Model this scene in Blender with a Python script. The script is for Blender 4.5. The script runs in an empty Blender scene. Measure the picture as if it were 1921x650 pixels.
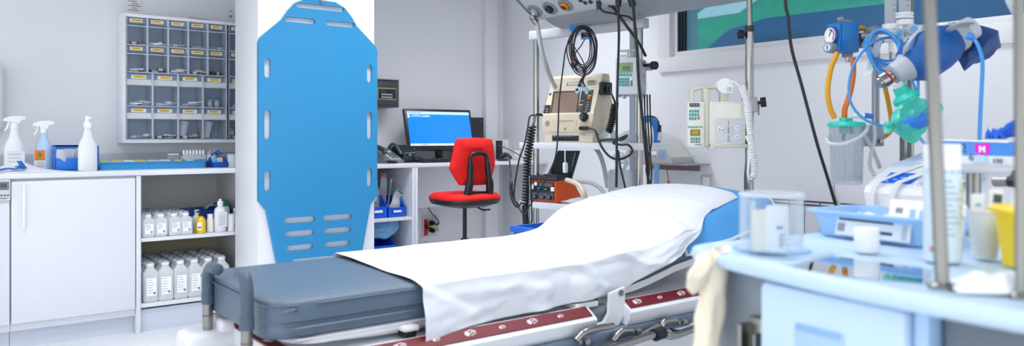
import bpy, bmesh, math, random
from mathutils import Vector as V, Matrix as Mx, noise
random.seed(7)
SC = bpy.context.scene
COL = SC.collection
PI = math.pi
# ---- camera model: image 1921x650, room axes X (along the cabinet wall) and Y (along the window wall)
F, CX, YH, CH = 1447.0, 960.5, 257.0, 1.10
FX, FY = 0.6121, 0.7908


def at(x, y, X=None, Y=None, Z=None, d=None):
    a = (x - CX) / F; b = (YH - y) / F
    dx = FX + a * FY; dy = FY - a * FX
    if X is not None: d = X / dx
    elif Y is not None: d = Y / dy
    elif Z is not None: d = (Z - CH) / b
    return V((dx * d, dy * d, CH + b * d))


# ---- materials
def lin(h):
    h = h.lstrip('#')
    o = []
    for i in (0, 2, 4):
        c = int(h[i:i + 2], 16) / 255
        o.append(c / 12.92 if c <= 0.04045 else ((c + 0.055) / 1.055) ** 2.4)
    return (*o, 1)


_mats = {}


def mat(hexc, rough=0.5, metal=0.0, var=0.04, vscale=14, bump=0.0, bscale=60, emit=0, coat=0, sss=0):
    key = (hexc, rough, metal, var, vscale, bump, bscale, emit, coat)
    if key in _mats: return _mats[key]
    m = bpy.data.materials.new('surface_' + hexc.strip('#')); m.use_nodes = True
    nt = m.node_tree; b = nt.nodes['Principled BSDF']
    c = lin(hexc)
    b.inputs['Roughness'].default_value = rough; b.inputs['Metallic'].default_value = metal
    b.inputs['Coat Weight'].default_value = coat
    tc = nt.nodes.new('ShaderNodeTexCoord')
    n = nt.nodes.new('ShaderNodeTexNoise'); n.inputs['Scale'].default_value = vscale; n.inputs['Detail'].default_value = 3
    nt.links.new(tc.outputs['Object'], n.inputs['Vector'])
    mx = nt.nodes.new('ShaderNodeMix'); mx.data_type = 'RGBA'
    mx.inputs[6].default_value = (*[v * (1 - var) for v in c[:3]], 1)
    mx.inputs[7].default_value = (*[min(1, v * (1 + var)) for v in c[:3]], 1)
    nt.links.new(n.outputs['Fac'], mx.inputs[0]); nt.links.new(mx.outputs[2], b.inputs['Base Color'])
    if emit:
        nt.links.new(mx.outputs[2], b.inputs['Emission Color']); b.inputs['Emission Strength'].default_value = emit
    if bump:
        n2 = nt.nodes.new('ShaderNodeTexNoise'); n2.inputs['Scale'].default_value = bscale; n2.inputs['Detail'].default_value = 4
        nt.links.new(tc.outputs['Object'], n2.inputs['Vector'])
        bp = nt.nodes.new('ShaderNodeBump'); bp.inputs['Strength'].default_value = bump; bp.inputs['Distance'].default_value = 0.004
        nt.links.new(n2.outputs['Fac'], bp.inputs['Height']); nt.links.new(bp.outputs[0], b.inputs['Normal'])
    _mats[key] = m
    return m


def clear(tint, amount=0.85, rough=0.05, body=None, edge=.45):
    """clear plastic or glass: see-through with a gloss, `amount` of it let through"""
    key = ('clear', tint, amount, rough, body, edge)
    if key in _mats: return _mats[key]
    m = bpy.data.materials.new('clear_' + tint.strip('#')); m.use_nodes = True
    nt = m.node_tree; nt.nodes.clear()
    o = nt.nodes.new('ShaderNodeOutputMaterial'); t = nt.nodes.new('ShaderNodeBsdfTransparent')
    p = nt.nodes.new('ShaderNodeBsdfPrincipled'); mx = nt.nodes.new('ShaderNodeMixShader')
    lw = nt.nodes.new('ShaderNodeLayerWeight'); lw.inputs[0].default_value = 0.35
    mr = nt.nodes.new('ShaderNodeMapRange')
    mr.inputs[3].default_value = 1 - amount; mr.inputs[4].default_value = min(1, 1 - amount + edge)
    nt.links.new(lw.outputs['Facing'], mr.inputs[0]); nt.links.new(mr.outputs[0], mx.inputs[0])
    t.inputs[0].default_value = lin(tint)
    p.inputs['Base Color'].default_value = lin(body or tint); p.inputs['Roughness'].default_value = rough
    nt.links.new(t.outputs[0], mx.inputs[1]); nt.links.new(p.outputs[0], mx.inputs[2]); nt.links.new(mx.outputs[0], o.inputs[0])
    _mats[key] = m
    return m


WHITE = mat('#eceef2', .35, var=.015)
LAMI = mat('#dde0e7', .4, var=.012)          # laminate
TOPM = mat('#dfe3ea', .25, var=.02)
PLAS = mat('#f0f1f3', .3, var=.015)
GREYP = mat('#b4b8bf', .4)
DGREY = mat('#3a3f47', .45)
BLACK = mat('#0d1014', .4, var=.1)
RUBB = mat('#15181d', .6, var=.1)
CHROME = mat('#a9a6a2', .18, metal=1, var=.03)
STEEL = mat('#93938f', .3, metal=1, var=.04)
BLUEP = mat('#0f5fd0', .35, var=.05)
PAPER = mat('#f4f5f6', .75, var=.02)
INK = mat('#3c4450', .7)
TEAL = mat('#19c3b4', .4)
YELLOW = mat('#f6cf10', .5)
RED = mat('#c81810', .5)


# ---- mesh builder
def frame(o=(0, 0, 0), x=(1, 0, 0), z=(0, 0, 1)):
    x = V(x).normalized(); z = V(z).normalized(); y = z.cross(x).normalized(); x = y.cross(z)
    return Mx(((x.x, y.x, z.x, o[0]), (x.y, y.y, z.y, o[1]), (x.z, y.z, z.z, o[2]), (0, 0, 0, 1)))


def crv(pts, n=6, closed=False):
    pts = [V(p) for p in pts]; out = []; N = len(pts)
    rng = range(N) if closed else range(N - 1)
    for i in rng:
        if closed: p0, p1, p2, p3 = pts[i - 1], pts[i], pts[(i + 1) % N], pts[(i + 2) % N]
        else:
            p1, p2 = pts[i], pts[i + 1]
            p0 = pts[i - 1] if i else p1 * 2 - p2
            p3 = pts[i + 2] if i + 2 < N else p2 * 2 - p1
        for k in range(n):
            t = k / n
            out.append(0.5 * (2 * p1 + (p2 - p0) * t + (2 * p0 - 5 * p1 + 4 * p2 - p3) * t * t + (3 * p1 - p0 - 3 * p2 + p3) * t ** 3))
    if not closed: out.append(pts[-1])
    return out


def rrect(x0, x1, y0, y1, r, n=4):
    o = []
    for cx, cy, a in ((x1 - r, y1 - r, 0), (x0 + r, y1 - r, 90), (x0 + r, y0 + r, 180), (x1 - r, y0 + r, 270)):
        for k in range(n + 1):
            t = math.radians(a + 90 * k / n); o.append((cx + r * math.cos(t), cy + r * math.sin(t)))
    return o


class B:
    def __init__(s): s.bm = bmesh.new(); s.m = []; s.T = Mx()

    def mi(s, m):
        if m not in s.m: s.m.append(m)
        return s.m.index(m)

    def raw(s, vs, fs, m, T=None):
        T = s.T @ T if T is not None else s.T
        bv = [s.bm.verts.new(T @ V(v)) for v in vs]; i = s.mi(m)
        for f in fs:
            try:
                q = s.bm.faces.new([bv[k] for k in f]); q.material_index = i; q.smooth = True
            except ValueError: pass
        return s

    def merge(s, bm2, m, T=None):
        bm2.verts.index_update()
        vs = [v.co.copy() for v in bm2.verts]; fs = [[v.index for v in f.verts] for f in bm2.faces]
        bm2.free(); return s.raw(vs, fs, m, T)

    def box(s, x0, x1, y0, y1, z0, z1, m, bev=0, seg=2, T=None):
        b = bmesh.new(); bmesh.ops.create_cube(b, size=1)
        for v in b.verts: v.co = V(((x0 + x1) / 2 + v.co.x * (x1 - x0), (y0 + y1) / 2 + v.co.y * (y1 - y0), (z0 + z1) / 2 + v.co.z * (z1 - z0)))
        if bev: bmesh.ops.bevel(b, geom=b.edges[:], offset=min(bev, .49 * min(abs(x1 - x0), abs(y1 - y0), abs(z1 - z0))), segments=seg, profile=.5, affect='EDGES', clamp_overlap=True)
        return s.merge(b, m, T)

    def tube(s, pts, r, m, seg=8, closed=False, T=None):
        pts = [V(p) for p in pts]; N = len(pts)
        rs = r if isinstance(r, (list, tuple)) else [r] * N
        tg = []
        for i in range(N):
            a = pts[i - 1] if (i or closed) else pts[i]
            b = pts[(i + 1) % N] if (i < N - 1 or closed) else pts[i]
            t = (b - a); tg.append(t.normalized() if t.length > 1e-9 else V((0, 0, 1)))
        u = tg[0].orthogonal().normalized(); vs = []
        for i in range(N):
            if i:
                q = tg[i - 1].rotation_difference(tg[i]); u = q @ u
                u = (u - tg[i] * u.dot(tg[i])).normalized()
            w = tg[i].cross(u)
            for k in range(seg):
                a = 2 * PI * k / seg; vs.append(pts[i] + (u * math.cos(a) + w * math.sin(a)) * rs[i])
        fs = []
        for i in range(N if closed else N - 1):
            j = (i + 1) % N
            for k in range(seg):
                l = (k + 1) % seg; fs.append((i * seg + k, i * seg + l, j * seg + l, j * seg + k))
        if not closed: fs += [tuple(range(seg))[::-1], tuple((N - 1) * seg + k for k in range(seg))]
        return s.raw(vs, fs, m, T)

    def cyl(s, p0, p1, r, m, seg=16, r1=None, T=None):
        return s.tube([p0, p1], [r, r if r1 is None else r1], m, seg, T=T)

    def lathe(s, prof, m, seg=20, T=None, sx=1, sy=1, sq=0, cap=True):
        """prof [(r, z)], around local z; sq>0 squares the outline (superellipse)"""
        vs = []; fs = []
        for r, z in prof:
            for k in range(seg):
                a = 2 * PI * k / seg; c, d = math.cos(a), math.sin(a)
                if sq:
                    e = 2 / (2 + sq); c = math.copysign(abs(c) ** e, c); d = math.copysign(abs(d) ** e, d)
                vs.append((r * c * sx, r * d * sy, z))
        for i in range(len(prof) - 1):
            for k in range(seg):
                l = (k + 1) % seg; fs.append((i * seg + k, i * seg + l, (i + 1) * seg + l, (i + 1) * seg + k))
        if cap and prof[0][0] > 1e-6: fs.append(tuple(range(seg))[::-1])
        if cap and prof[-1][0] > 1e-6: fs.append(tuple((len(prof) - 1) * seg + k for k in range(seg)))
        return s.raw(vs, fs, m, T)

    def ball(s, c, r, m, sx=1, sy=1, sz=1, seg=14, T=None):
        n = 8; prof = [(max(1e-7, r * math.sin(PI * i / n)), -r * math.cos(PI * i / n)) for i in range(n + 1)]
        M = Mx.Translation(c) @ Mx.Diagonal((sx, sy, sz, 1))
        return s.lathe(prof, m, seg, M if T is None else T @ M)

    def plate(s, outline, holes, t, m, T=None):
        """flat outline with holes in local xy, thickness t along +z"""
        b = bmesh.new(); loops = [outline] + list(holes); es = []; rings = []
        for lp in loops:
            vs = [b.verts.new((p[0], p[1], 0)) for p in lp]; rings.append(vs)
            es += [b.edges.new((vs[i], vs[(i + 1) % len(vs)])) for i in range(len(vs))]
        if holes: bmesh.ops.triangle_fill(b, edges=es, use_beauty=True)
        else: b.faces.new(rings[0])
        fl = b.faces[:]
        if sum(f.normal.z for f in fl if not f.normal_update()) > 0: bmesh.ops.reverse_faces(b, faces=fl)
        mp = {}
        for r in rings:
            for v in r: mp[v] = b.verts.new((v.co.x, v.co.y, t))
        for f in fl: b.faces.new([mp[v] for v in reversed(f.verts[:])])
        for r in rings:
            for i in range(len(r)):
                p, q = r[i], r[(i + 1) % len(r)]; b.faces.new((p, q, mp[q], mp[p]))
        bmesh.ops.recalc_face_normals(b, faces=b.faces[:])
        return s.merge(b, m, T)

    def grid(s, fn, nu, nv, m, thick=0, T=None, closed_u=False):
        vs = []; fs = []
        for i in range(nu + 1):
            for j in range(nv + 1): vs.append(V(fn(i / nu, j / nv)))
        for i in range(nu):
            for j in range(nv):
                a = i * (nv + 1) + j; fs.append((a, a + nv + 1, a + nv + 2, a + 1))
        if thick:
            b = bmesh.new(); bv = [b.verts.new(v) for v in vs]
            for f in fs: b.faces.new([bv[k] for k in f])
            bmesh.ops.recalc_face_normals(b, faces=b.faces[:])
            bmesh.ops.solidify(b, geom=b.faces[:], thickness=thick)
            return s.merge(b, m, T)
        return s.raw(vs, fs, m, T)

    def text(s, st, size, m, T, align='CENTER', ext=.0004, bold=0):
        cu = bpy.data.curves.new('lettering', 'FONT'); cu.body = st; cu.size = size; cu.align_x = align; cu.align_y = 'CENTER'
        cu.extrude = ext; cu.resolution_u = 2; cu.offset = bold
        ob = bpy.data.objects.new('lettering', cu); COL.objects.link(ob)
        dg = bpy.context.evaluated_depsgraph_get(); dg.update()
        me = bpy.data.meshes.new_from_object(ob.evaluated_get(dg))
        vs = [v.co.copy() for v in me.vertices]; fs = [list(p.vertices) for p in me.polygons]
        bpy.data.objects.remove(ob); bpy.data.curves.remove(cu); bpy.data.meshes.remove(me)
        return s.raw(vs, fs, m, T)

    def done(s, name, parent=None, ang=40, loc=None, rz=0, label=None):
        me = bpy.data.meshes.new(name)
        s.bm.normal_update(); s.bm.to_mesh(me); s.bm.free()
        for m in s.m: me.materials.append(m)
        try: me.set_sharp_from_angle(angle=math.radians(ang))
        except Exception: pass
        o = bpy.data.objects.new(name, me); COL.objects.link(o)
        if parent is not None: o.parent = parent
        if loc is not None: o.location = loc
        if rz: o.rotation_euler = (0, 0, rz)
        if label: o['label'] = label
        return o


def tag(o, label, cat, group=None, kind=None):
    o['label'] = label; o['category'] = cat
    if group: o['group'] = group
    if kind: o['kind'] = kind
    return o


def struct(o):
    o['kind'] = 'structure'; return o


def thing(name, label, cat, loc=(0, 0, 0), rz=0, group=None, rot=None):
    o = bpy.data.objects.new(name, None); COL.objects.link(o); o.empty_display_size = .05
    o.location = loc; o.rotation_euler = rot if rot else (0, 0, rz)
    return tag(o, label, cat, group)


def dup(root, loc, rz=None, label=None, group=None):
    r = root.copy(); COL.objects.link(r); r.location = loc
    if rz is not None: r.rotation_euler = (0, 0, rz)
    if label: r['label'] = label
    if group: r['group'] = group
    for ch in list(root.children):
        c = ch.copy(); COL.objects.link(c); c.parent = r
        for g in list(ch.children):
            d = g.copy(); COL.objects.link(d); d.parent = c
    return r


ORD = ['first', 'second', 'third', 'fourth', 'fifth', 'sixth', 'seventh', 'eighth', 'ninth', 'tenth']
# faces that look towards -Y (out of the cabinet wall) and -X (out of the window wall)
def onY(o): return frame(o, (1, 0, 0), (0, -1, 0))
def onX(o): return frame(o, (0, -1, 0), (-1, 0, 0))


def bolt_pack(n): return [(random.random() - .5, random.random()) for _ in range(n)]
LPOW, WORLD, EXPO, SUN = 8.5, 1.4, 0.40, 4.0
# ================= setting
WX, WY, CEIL = 3.985, 5.28, 2.42
wallm = mat('#eaecf0', .6, var=.01, bump=.05, bscale=180)
b = B(); b.box(-4, WX + .3, WY, WY + .2, 0, CEIL, wallm); struct(b.done('wall_back'))
# window wall with its opening
wy0, wy1 = 0.2, 3.42      # opening along Y
wz0, wz1 = 1.60, 2.24
b = B()
T = frame((WX, 0, 0), (0, 1, 0), (1, 0, 0))     # local x = Y, local y = ... thickness along +X
T = Mx(((0, 0, 1, WX), (1, 0, 0, 0), (0, 1, 0, 0), (0, 0, 0, 1)))
b.plate([(-3, 0), (WY, 0), (WY, CEIL), (-3, CEIL)], [[(wy0, wz0), (wy1, wz0), (wy1, wz1), (wy0, wz1)]], .28, wallm, T)
struct(b.done('wall_right'))
# floor: pale vinyl with grey flecks
fm = bpy.data.materials.new('vinyl_floor'); fm.use_nodes = True
nt = fm.node_tree; pb = nt.nodes['Principled BSDF']; pb.inputs['Roughness'].default_value = .35
tc = nt.nodes.new('ShaderNodeTexCoord'); vo = nt.nodes.new('ShaderNodeTexVoronoi'); vo.inputs['Scale'].default_value = 70
vo.inputs['Randomness'].default_value = 1
cr = nt.nodes.new('ShaderNodeValToRGB'); cr.color_ramp.elements[0].position = .10; cr.color_ramp.elements[0].color = lin('#b9bcc2')
cr.color_ramp.elements[1].position = .2; cr.color_ramp.elements[1].color = lin('#e2e4e8')
nt.links.new(tc.outputs['Object'], vo.inputs['Vector']); nt.links.new(vo.outputs['Distance'], cr.inputs[0]); nt.links.new(cr.outputs[0], pb.inputs['Base Color'])
b = B(); b.box(-4, WX + .3, -3, WY + .2, -.1, 0, fm); struct(b.done('floor'))
b = B(); b.box(-4, WX + .3, -3, WY + .2, CEIL, CEIL + .1, mat('#aeb1b6', .7)); struct(b.done('ceiling'))
# pipe casing in the corner
b = B(); c0 = at(912, 200, Y=WY - .06); c1 = at(935, 200, Y=WY - .06)
b.box(c0.x, c1.x, WY - .06, WY, .0, CEIL, wallm, .004); struct(b.done('trim_1'))
# window
fmw = mat('#e6e6e8', .4, var=.015)
b = B()
def ring(b, y0, y1, z0, z1, w, x0, x1, m):
    b.box(x0, x1, y0, y1, z0, z0 + w, m, .004); b.box(x0, x1, y0, y1, z1 - w, z1, m, .004)
    b.box(x0, x1, y0, y0 + w, z0 + w - .002, z1 - w + .002, m, .004); b.box(x0, x1, y1 - w, y1, z0 + w - .002, z1 - w + .002, m, .004)
win = b
ring(win, wy0 - .07, wy1 + .09, wz0 - .07, wz1 + .07, .10, WX - .025, WX + .05, fmw)
ring(win, wy0 + .02, wy1, wz0 + .02, wz1 - .02, .045, WX + .012, WX + .07, fmw)
w = struct(win.done('window_1'))
b = B(); b.box(WX + .045, WX + .05, wy0 + .06, wy1 - .04, wz0 + .06, wz1 - .06, clear('#a9c6d2', .86, .02, '#8fb0c0')); b.done('pane', w)
b = B()
for k in range(3): b.box(WX + .015 + .0, WX + .04, wy1 - .06 - k * .022, wy1 - .05 - k * .022, wz0 + .065, wz1 - .065, mat('#1c2430', .4))
b.done('blind_guide', w)
# outside: lawn bank, van
gm = mat('#139a6c', .9, var=.6, vscale=5, bump=1, bscale=8)
b = B()
def lawn(u, v):
    x = 4.6 + 12 * u; y = -6 + 26 * v
    z = .9 + max(0, (x - 7.6)) * .55
    return (x, y, z + .12 * noise.noise(V((x * 2, y * 2, 0))) + .05 * noise.noise(V((x * 9, y * 9, 3))))
b.grid(lawn, 60, 100, gm); o = b.done('lawn_bank', ang=180); o['kind'] = 'structure'
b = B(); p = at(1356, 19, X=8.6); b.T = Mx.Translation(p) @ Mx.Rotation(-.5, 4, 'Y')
b.box(-.25, .25, -.42, .42, -.015, .015, mat('#dadbd4', .6), .01)  # added slab imitating a ceiling lamp reflected in the window pane
tag(b.done('reflection_board'), 'pale board outside standing in for the ceiling lamp reflection in the window', 'board')
vanm = mat('#155f9a', .3, var=.08, coat=.5)
van = thing('parked_van', 'long blue van parked outside the window below the grass bank', 'van', (6.0, 0, 0))
y0, y1 = .2, 4.95
b = B()
prof = [(y0, 1.0), (y0, 2.0), (y0 + .15, 2.1), (y1 - .9, 2.16), (y1 - .5, 2.1), (y1 - .1, 1.86), (y1 - .02, 1.75), (y1, 1.0)]
b.plate(prof, [], 1.7, vanm, Mx(((0, 0, 1, 0), (1, 0, 0, 0), (0, 1, 0, 0), (0, 0, 0, 1))))
b.done('body', van, ang=30)
b = B(); b.box(-.012, .002, y0 + .2, y1 - .3, 1.93, 1.945, mat('#123a63', .4), .003); b.done('side_moulding', van)
b = B()
T = Mx(((0, 0, -1, 0.001), (1, 0, 0, 0), (0, 1, 0, 0), (0, 0, 0, 1)))
b.plate([(y1 - 1.3, 2.0), (y1 - .62, 2.0), (y1 - .3, 1.8), (y1 - .42, 1.66), (y1 - 1.3, 1.66)], [], .01, mat('#27587f', .1), T); b.done('side_window', van)
for k, yy in enumerate((y0 + .8, y1 - .8)):
    b = B(); b.cyl((-.02, yy, 1.2), (.2, yy, 1.2), .3, RUBB, 24); b.cyl((-.03, yy, 1.2), (-.01, yy, 1.2), .16, STEEL, 20); b.done('wheel', van)

# ceiling lights
def ceiling_light(x, y, sx, sy, power, lab, spread=130):
    t = thing('ceiling_light', lab, 'ceiling light', (x, y, CEIL), group='recessed ceiling panels')
    b = B(); ring2 = b
    b.box(-sx / 2 - .03, sx / 2 + .03, -sy / 2 - .03, -sy / 2, -.03, 0, WHITE); b.box(-sx / 2 - .03, sx / 2 + .03, sy / 2, sy / 2 + .03, -.03, 0, WHITE)
    b.box(-sx / 2 - .03, -sx / 2, -sy / 2, sy / 2, -.03, 0, WHITE); b.box(sx / 2, sx / 2 + .03, -sy / 2, sy / 2, -.03, 0, WHITE); b.done('light_frame', t)
    b = B(); b.box(-sx / 2, sx / 2, -sy / 2, sy / 2, -.012, -.008, mat('#f4f8ff', .5, emit=2.0)); b.done('diffuser', t)
    L = bpy.data.lights.new('panel_glow', 'AREA'); L.shape = 'RECTANGLE'; L.size = sx; L.size_y = sy; L.energy = power; L.color = (.97, .98, 1); L.spread = math.radians(spread)
    o = bpy.data.objects.new('panel_glow', L); COL.objects.link(o); o.location = (0, 0, -.02); o.parent = t
LIGHTS = [(.2, 3.4), (1.9, 3.5), (1.3, 1.6), (2.9, 1.7), (3.0, 3.9), (-.9, 1.5), (.3, -.3)]
for i, (x, y) in enumerate(LIGHTS):
    ceiling_light(x, y, 1.15, .55, LPOW, 'white recessed ceiling panel above the %s' % ['white counter', 'blue board', 'stretcher foot', 'stretcher head', 'desk', 'open floor', 'instrument trolley'][i], 128)
wd = bpy.data.worlds.new('sky_fill'); SC.world = wd; wd.use_nodes = True
bg = wd.node_tree.nodes['Background']; bg.inputs[0].default_value = (.94, .965, 1, 1); bg.inputs[1].default_value = WORLD  # near-white world, also added as room fill through the open sides

L = bpy.data.lights.new('daylight_sun', 'SUN'); L.energy = SUN; L.angle = .2; L.color = (1, .97, .9)
o = bpy.data.objects.new('daylight_sun', L); COL.objects.link(o); o.rotation_euler = V((.5, .12, -.86)).to_track_quat('-Z', 'Y').to_euler()
# ================= column
b = B(); b.box(1.52, 2.244, 4.289, 4.68, 0, CEIL, wallm, .003); struct(b.done('column_1'))

# ================= transfer board on the column
bm_blue = mat('#2f8abd', .32, var=.03)
tb = thing('spinal_board', 'tall blue plastic patient transfer board with hand slots, propped on the white column', 'transfer board', (0, 4.288, 0))
def bp(x, y): q = at(x, y, Y=4.27); return (q.x, q.z)
pl = [bp(484, 80), bp(485, 72), (bp(488, 66)), bp(522, 34)]
top = [bp(524, 26), bp(534, 8)] 
zt = bp(600, -12)[1]
xc = (bp(484, 100)[0] + bp(707, 100)[0]) / 2; hw = (bp(707, 100)[0] - bp(484, 100)[0]) / 2
def mir(l): return [(2 * xc - x, z) for x, z in reversed(l)]
zs = bp(484, 70)[1]
L0 = [(xc - hw, zs - .03), (xc - hw + .012, zs + .002), (xc - hw + .135, zs + .112), (xc - hw + .17, zs + .165), (xc - hw + .215, zs + .215), (xc - .09, zs + .245)]
zb1 = bp(485, 378)[1]; zb2 = bp(499, 388)[1]
zend = .33
low = [(xc - .285 + .035, zend + .02), (xc - .27 + .04, zend), ]
botL = [(xc - hw, zb1 + .0), (xc - hw + .045, zb1 - .055), (xc - hw + .11, zend + .03), (xc - hw + .14, zend)]
outline = L0 + mir(L0) + list(reversed(mir(botL)[::-1]))
outline = L0 + mir(L0) + mir(botL)[0:0] + [(2 * xc - x, z) for x, z in botL] + list(reversed(botL))
holes = []
def slot(cx, cz, w, h):
    r = min(w, h) / 2 - .0005; holes.append(rrect(cx - w / 2, cx + w / 2, cz - h / 2, cz + h / 2, r, 5))
slot(xc + .0, bp(600, 14)[1], .30, .028)
for s in (-1, 1): slot(xc + s * .125, bp(592, 41)[1], .185, .029)
for zz, hh in ((bp(500, 128)[1], .11), (bp(500, 234)[1], .165), (bp(500, 340)[1], .115)):
    for s in (-1, 1): slot(xc + s * (hw - .052), zz, .036, hh)
for j, yy in enumerate((411, 436, 462)):
    for s in (-1, 1): slot(xc + s * .117 - .01, bp(595, yy)[1], .185 - j * .012, .034)
slot(xc - .01, bp(595, 488)[1], .33, .034)
b = B(); b.plate(outline, holes, .022, bm_blue, Mx(((1, 0, 0, 0), (0, 0, -1, -.002), (0, 1, 0, 0), (0, 0, 0, 1))))
b.done('board_panel', tb, ang=30)
b = B(); b.tube(crv([(xc, .0, zs + .262), (xc, -.035, zs + .255), (xc, -.04, zs + .235), (xc, -.036, zs + .222)], 4), .006, CHROME); b.cyl((xc, .0, zs + .262), (xc, -.008, zs + .262), .014, CHROME)
tag(b.done('wall_hook', loc=(0, 4.29, 0)), 'small chrome hook at the top of the blue board', 'hook')

# ================= left counter run
CY = 4.68            # front plane
TZ = .913
# worktops
b = B(); b.box(-.9, 1.0, CY - .012, WY, TZ - .028, TZ, TOPM, .003)
tag(b.done('counter_worktop'), 'pale grey worktop carrying the spray bottles, over the white cupboard', 'worktop')
b = B(); b.box(1.0, 2.35, CY - .003, WY, TZ - .03, TZ, TOPM, .003)
tag(b.done('counter_worktop'), 'pale worktop carrying the long blue tray, over the open shelves', 'worktop')
b = B(); b.box(-.9, 2.35, WY - .018, WY, TZ, TZ + .085, mat('#c3c8d1', .4), .003); struct(b.done('trim_2'))
# cupboard
kick = mat('#cbd2de', .4, var=.02)
def cupboard(x0, x1, lab, hang):
    t = thing('base_cupboard', lab, 'cupboard', (x0, CY, 0))
    w = x1 - x0
    b = B(); b.box(0, w, .06, .59, 0.0, .10, kick); b.done('plinth', t)
    b = B(); b.box(0, w, .022, .59, .10, TZ - .03, LAMI); b.done('carcass', t)
    b = B(); b.box(.003, w - .003, 0, .02, .14, TZ - .042, LAMI, .002); d = b.done('door', t)
    hx = .055 if hang == 'l' else w - .055
    b = B(); b.box(hx - .006, hx + .006, -.028, -.012, TZ - .28, TZ - .06, PLAS, .004); b.box(hx - .005, hx + .005, -.014, 0, TZ - .27, TZ - .26, PLAS); b.box(hx - .005, hx + .005, -.014, 0, TZ - .08, TZ - .07, PLAS); b.done('door_handle', d)
    return t
xa = at(20, 400, Y=CY).x; xb = at(255, 400, Y=CY).x
cupboard(xa, xb, 'white base cupboard with one plain door and slim white handle', 'l')
cupboard(xa - .6, xa - .002, 'white base cupboard cut by the edge of the photo, behind the small digital thermometer', 'l')
b = B(); b.box(xb + .002, xb + .024, CY - .004, WY - .01, 0, TZ - .03, LAMI, .001)
tag(b.done('end_panel'), 'thin white upright panel closing the cupboard beside the open shelves', 'panel')
# open shelf unit
sx0, sx1 = xb + .026, 1.80
su = thing('shelf_unit', 'open white shelf unit holding rows of clear fluid bottles', 'shelf unit', (0, CY, 0))
in_ = mat('#d8d8d8', .5, var=.02)
inb = mat('#cbc5a6', .6, var=.03)
zl = at(300, 568, Y=CY).z; zm = at(300, 446, Y=CY).z
b = B(); b.box(sx0, sx1, .03, .05, 0, zl - .035, kick); b.done('plinth', su)
b = B(); b.box(sx0, sx1, .57, .585, zl, TZ - .03, in_); b.box(sx0 + .08, sx1, .563, .571, zl, zm - .02, inb); b.done('back_panel', su)
b = B(); b.box(1.585, 1.605, .02, .58, zl, TZ - .03, in_); b.done('divider', su)
b = B(); b.box(sx0, sx1, .01, .58, zl - .022, zl, LAMI, .001); b.done('shelf', su)
b = B(); b.box(sx0, sx1, .01, .58, zm - .02, zm, LAMI, .001); b.done('shelf', su)
b = B(); b.box(sx0, sx0 + .0015, .0, .58, 0, TZ - .03, LAMI); b.done('side_panel', su)

# fluid bottles
def fluid_bottle(big, liquid, name, lab, cat='bottle', group=None):
    t = thing(name, lab, cat, (0, 0, 0), group=group)
    w, h = (.042, .205) if big else (.036, .115)
    b = B(); sh = h * .76
    prof = [(w * .86, 0), (w, .008), (w, sh), (w * .93, sh + .012), (w * .55, h * .91), (w * .46, h * .95), (w * .46, h)]
    b.lathe(prof, clear('#f0f4f7', .42, .15, '#f4f7fa'), 20, sq=2.2, sy=.92); b.done('bottle_body', t)
    b = B(); b.lathe([(w * .9, .006), (w * .92, h * .18 if not big else h * .2)], mat(liquid, .2), 16, sq=2.2, sy=.9); b.done('liquid', t)
    b = B(); b.box(-w * .62, w * .62, -w * .95, -w * .93, h * .18, sh * .88, PAPER)
    for k in range(6 if big else 4):
        z = sh * .82 - k * h * .07; b.box(-w * .5, w * (.1 + .35 * ((k * 7) % 3) / 3), -w * .957, -w * .95, z - .0022, z, mat('#7b8594', .7))
    b.box(w * .25, w * .5, -w * .957, -w * .95, h * .22, h * .22 + w * .28, mat('#5d6672', .7)); b.done('label', t)
    b = B(); b.lathe([(w * .52, h - .004), (w * .55, h + .012), (w * .3, h + .014)], PLAS, 16); b.box(-w * .38, w * .38, -w * .38, w * .38, h + .012, h + .022, mat('#9aa1a9', .5), .003); b.done('cap', t)
    return t
small = fluid_bottle(False, '#e3eaee', 'fluid_bottle', 'x', group='small clear bottles on the middle shelf')
bigb = fluid_bottle(True, '#d3e2df', 'fluid_bottle', 'x', group='large clear bottles on the bottom shelf')
amber = fluid_bottle(True, '#c9a45c', 'fluid_bottle', 'x', group='large clear bottles on the bottom shelf')
def spread(src, pxs, y, z, rows, gap, what, skew=.0):
    first = True
    for i, px in enumerate(pxs):
        x = at(px, 500, Y=CY + y).x
        for r in range(rows):
            lab = ('%s, %s row, %s from the cupboard' % (what, ['front', 'second', 'third', 'fourth', 'fifth', 'sixth'][r], ORD[i]))
            loc = (x + random.uniform(-.003, .003), CY + y + r * gap, z + .0012)
            s = src
            if src is bigb and i == 5: s = amber
            if s not in used: s.location = loc; s['label'] = lab; used.append(s)
            else: dup(s, loc, random.uniform(-.12, .12), lab)
used = []
spread(small, [277.5, 301.5, 326, 347.5], .055, zm, 5, .078, 'small clear bottle on middle shelf')
spread(bigb, [281, 309, 337, 364, 391, 416], .06, zl, 5, .094, 'large clear bottle on bottom shelf')
tag(dup(bigb, (1.66, CY + .06, zl), 0, 'large clear fluid bottle half hidden at the far end of the bottom shelf'), 'large clear fluid bottle half hidden at the far end of the bottom shelf', 'bottle', 'large clear bottles on the bottom shelf')
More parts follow.
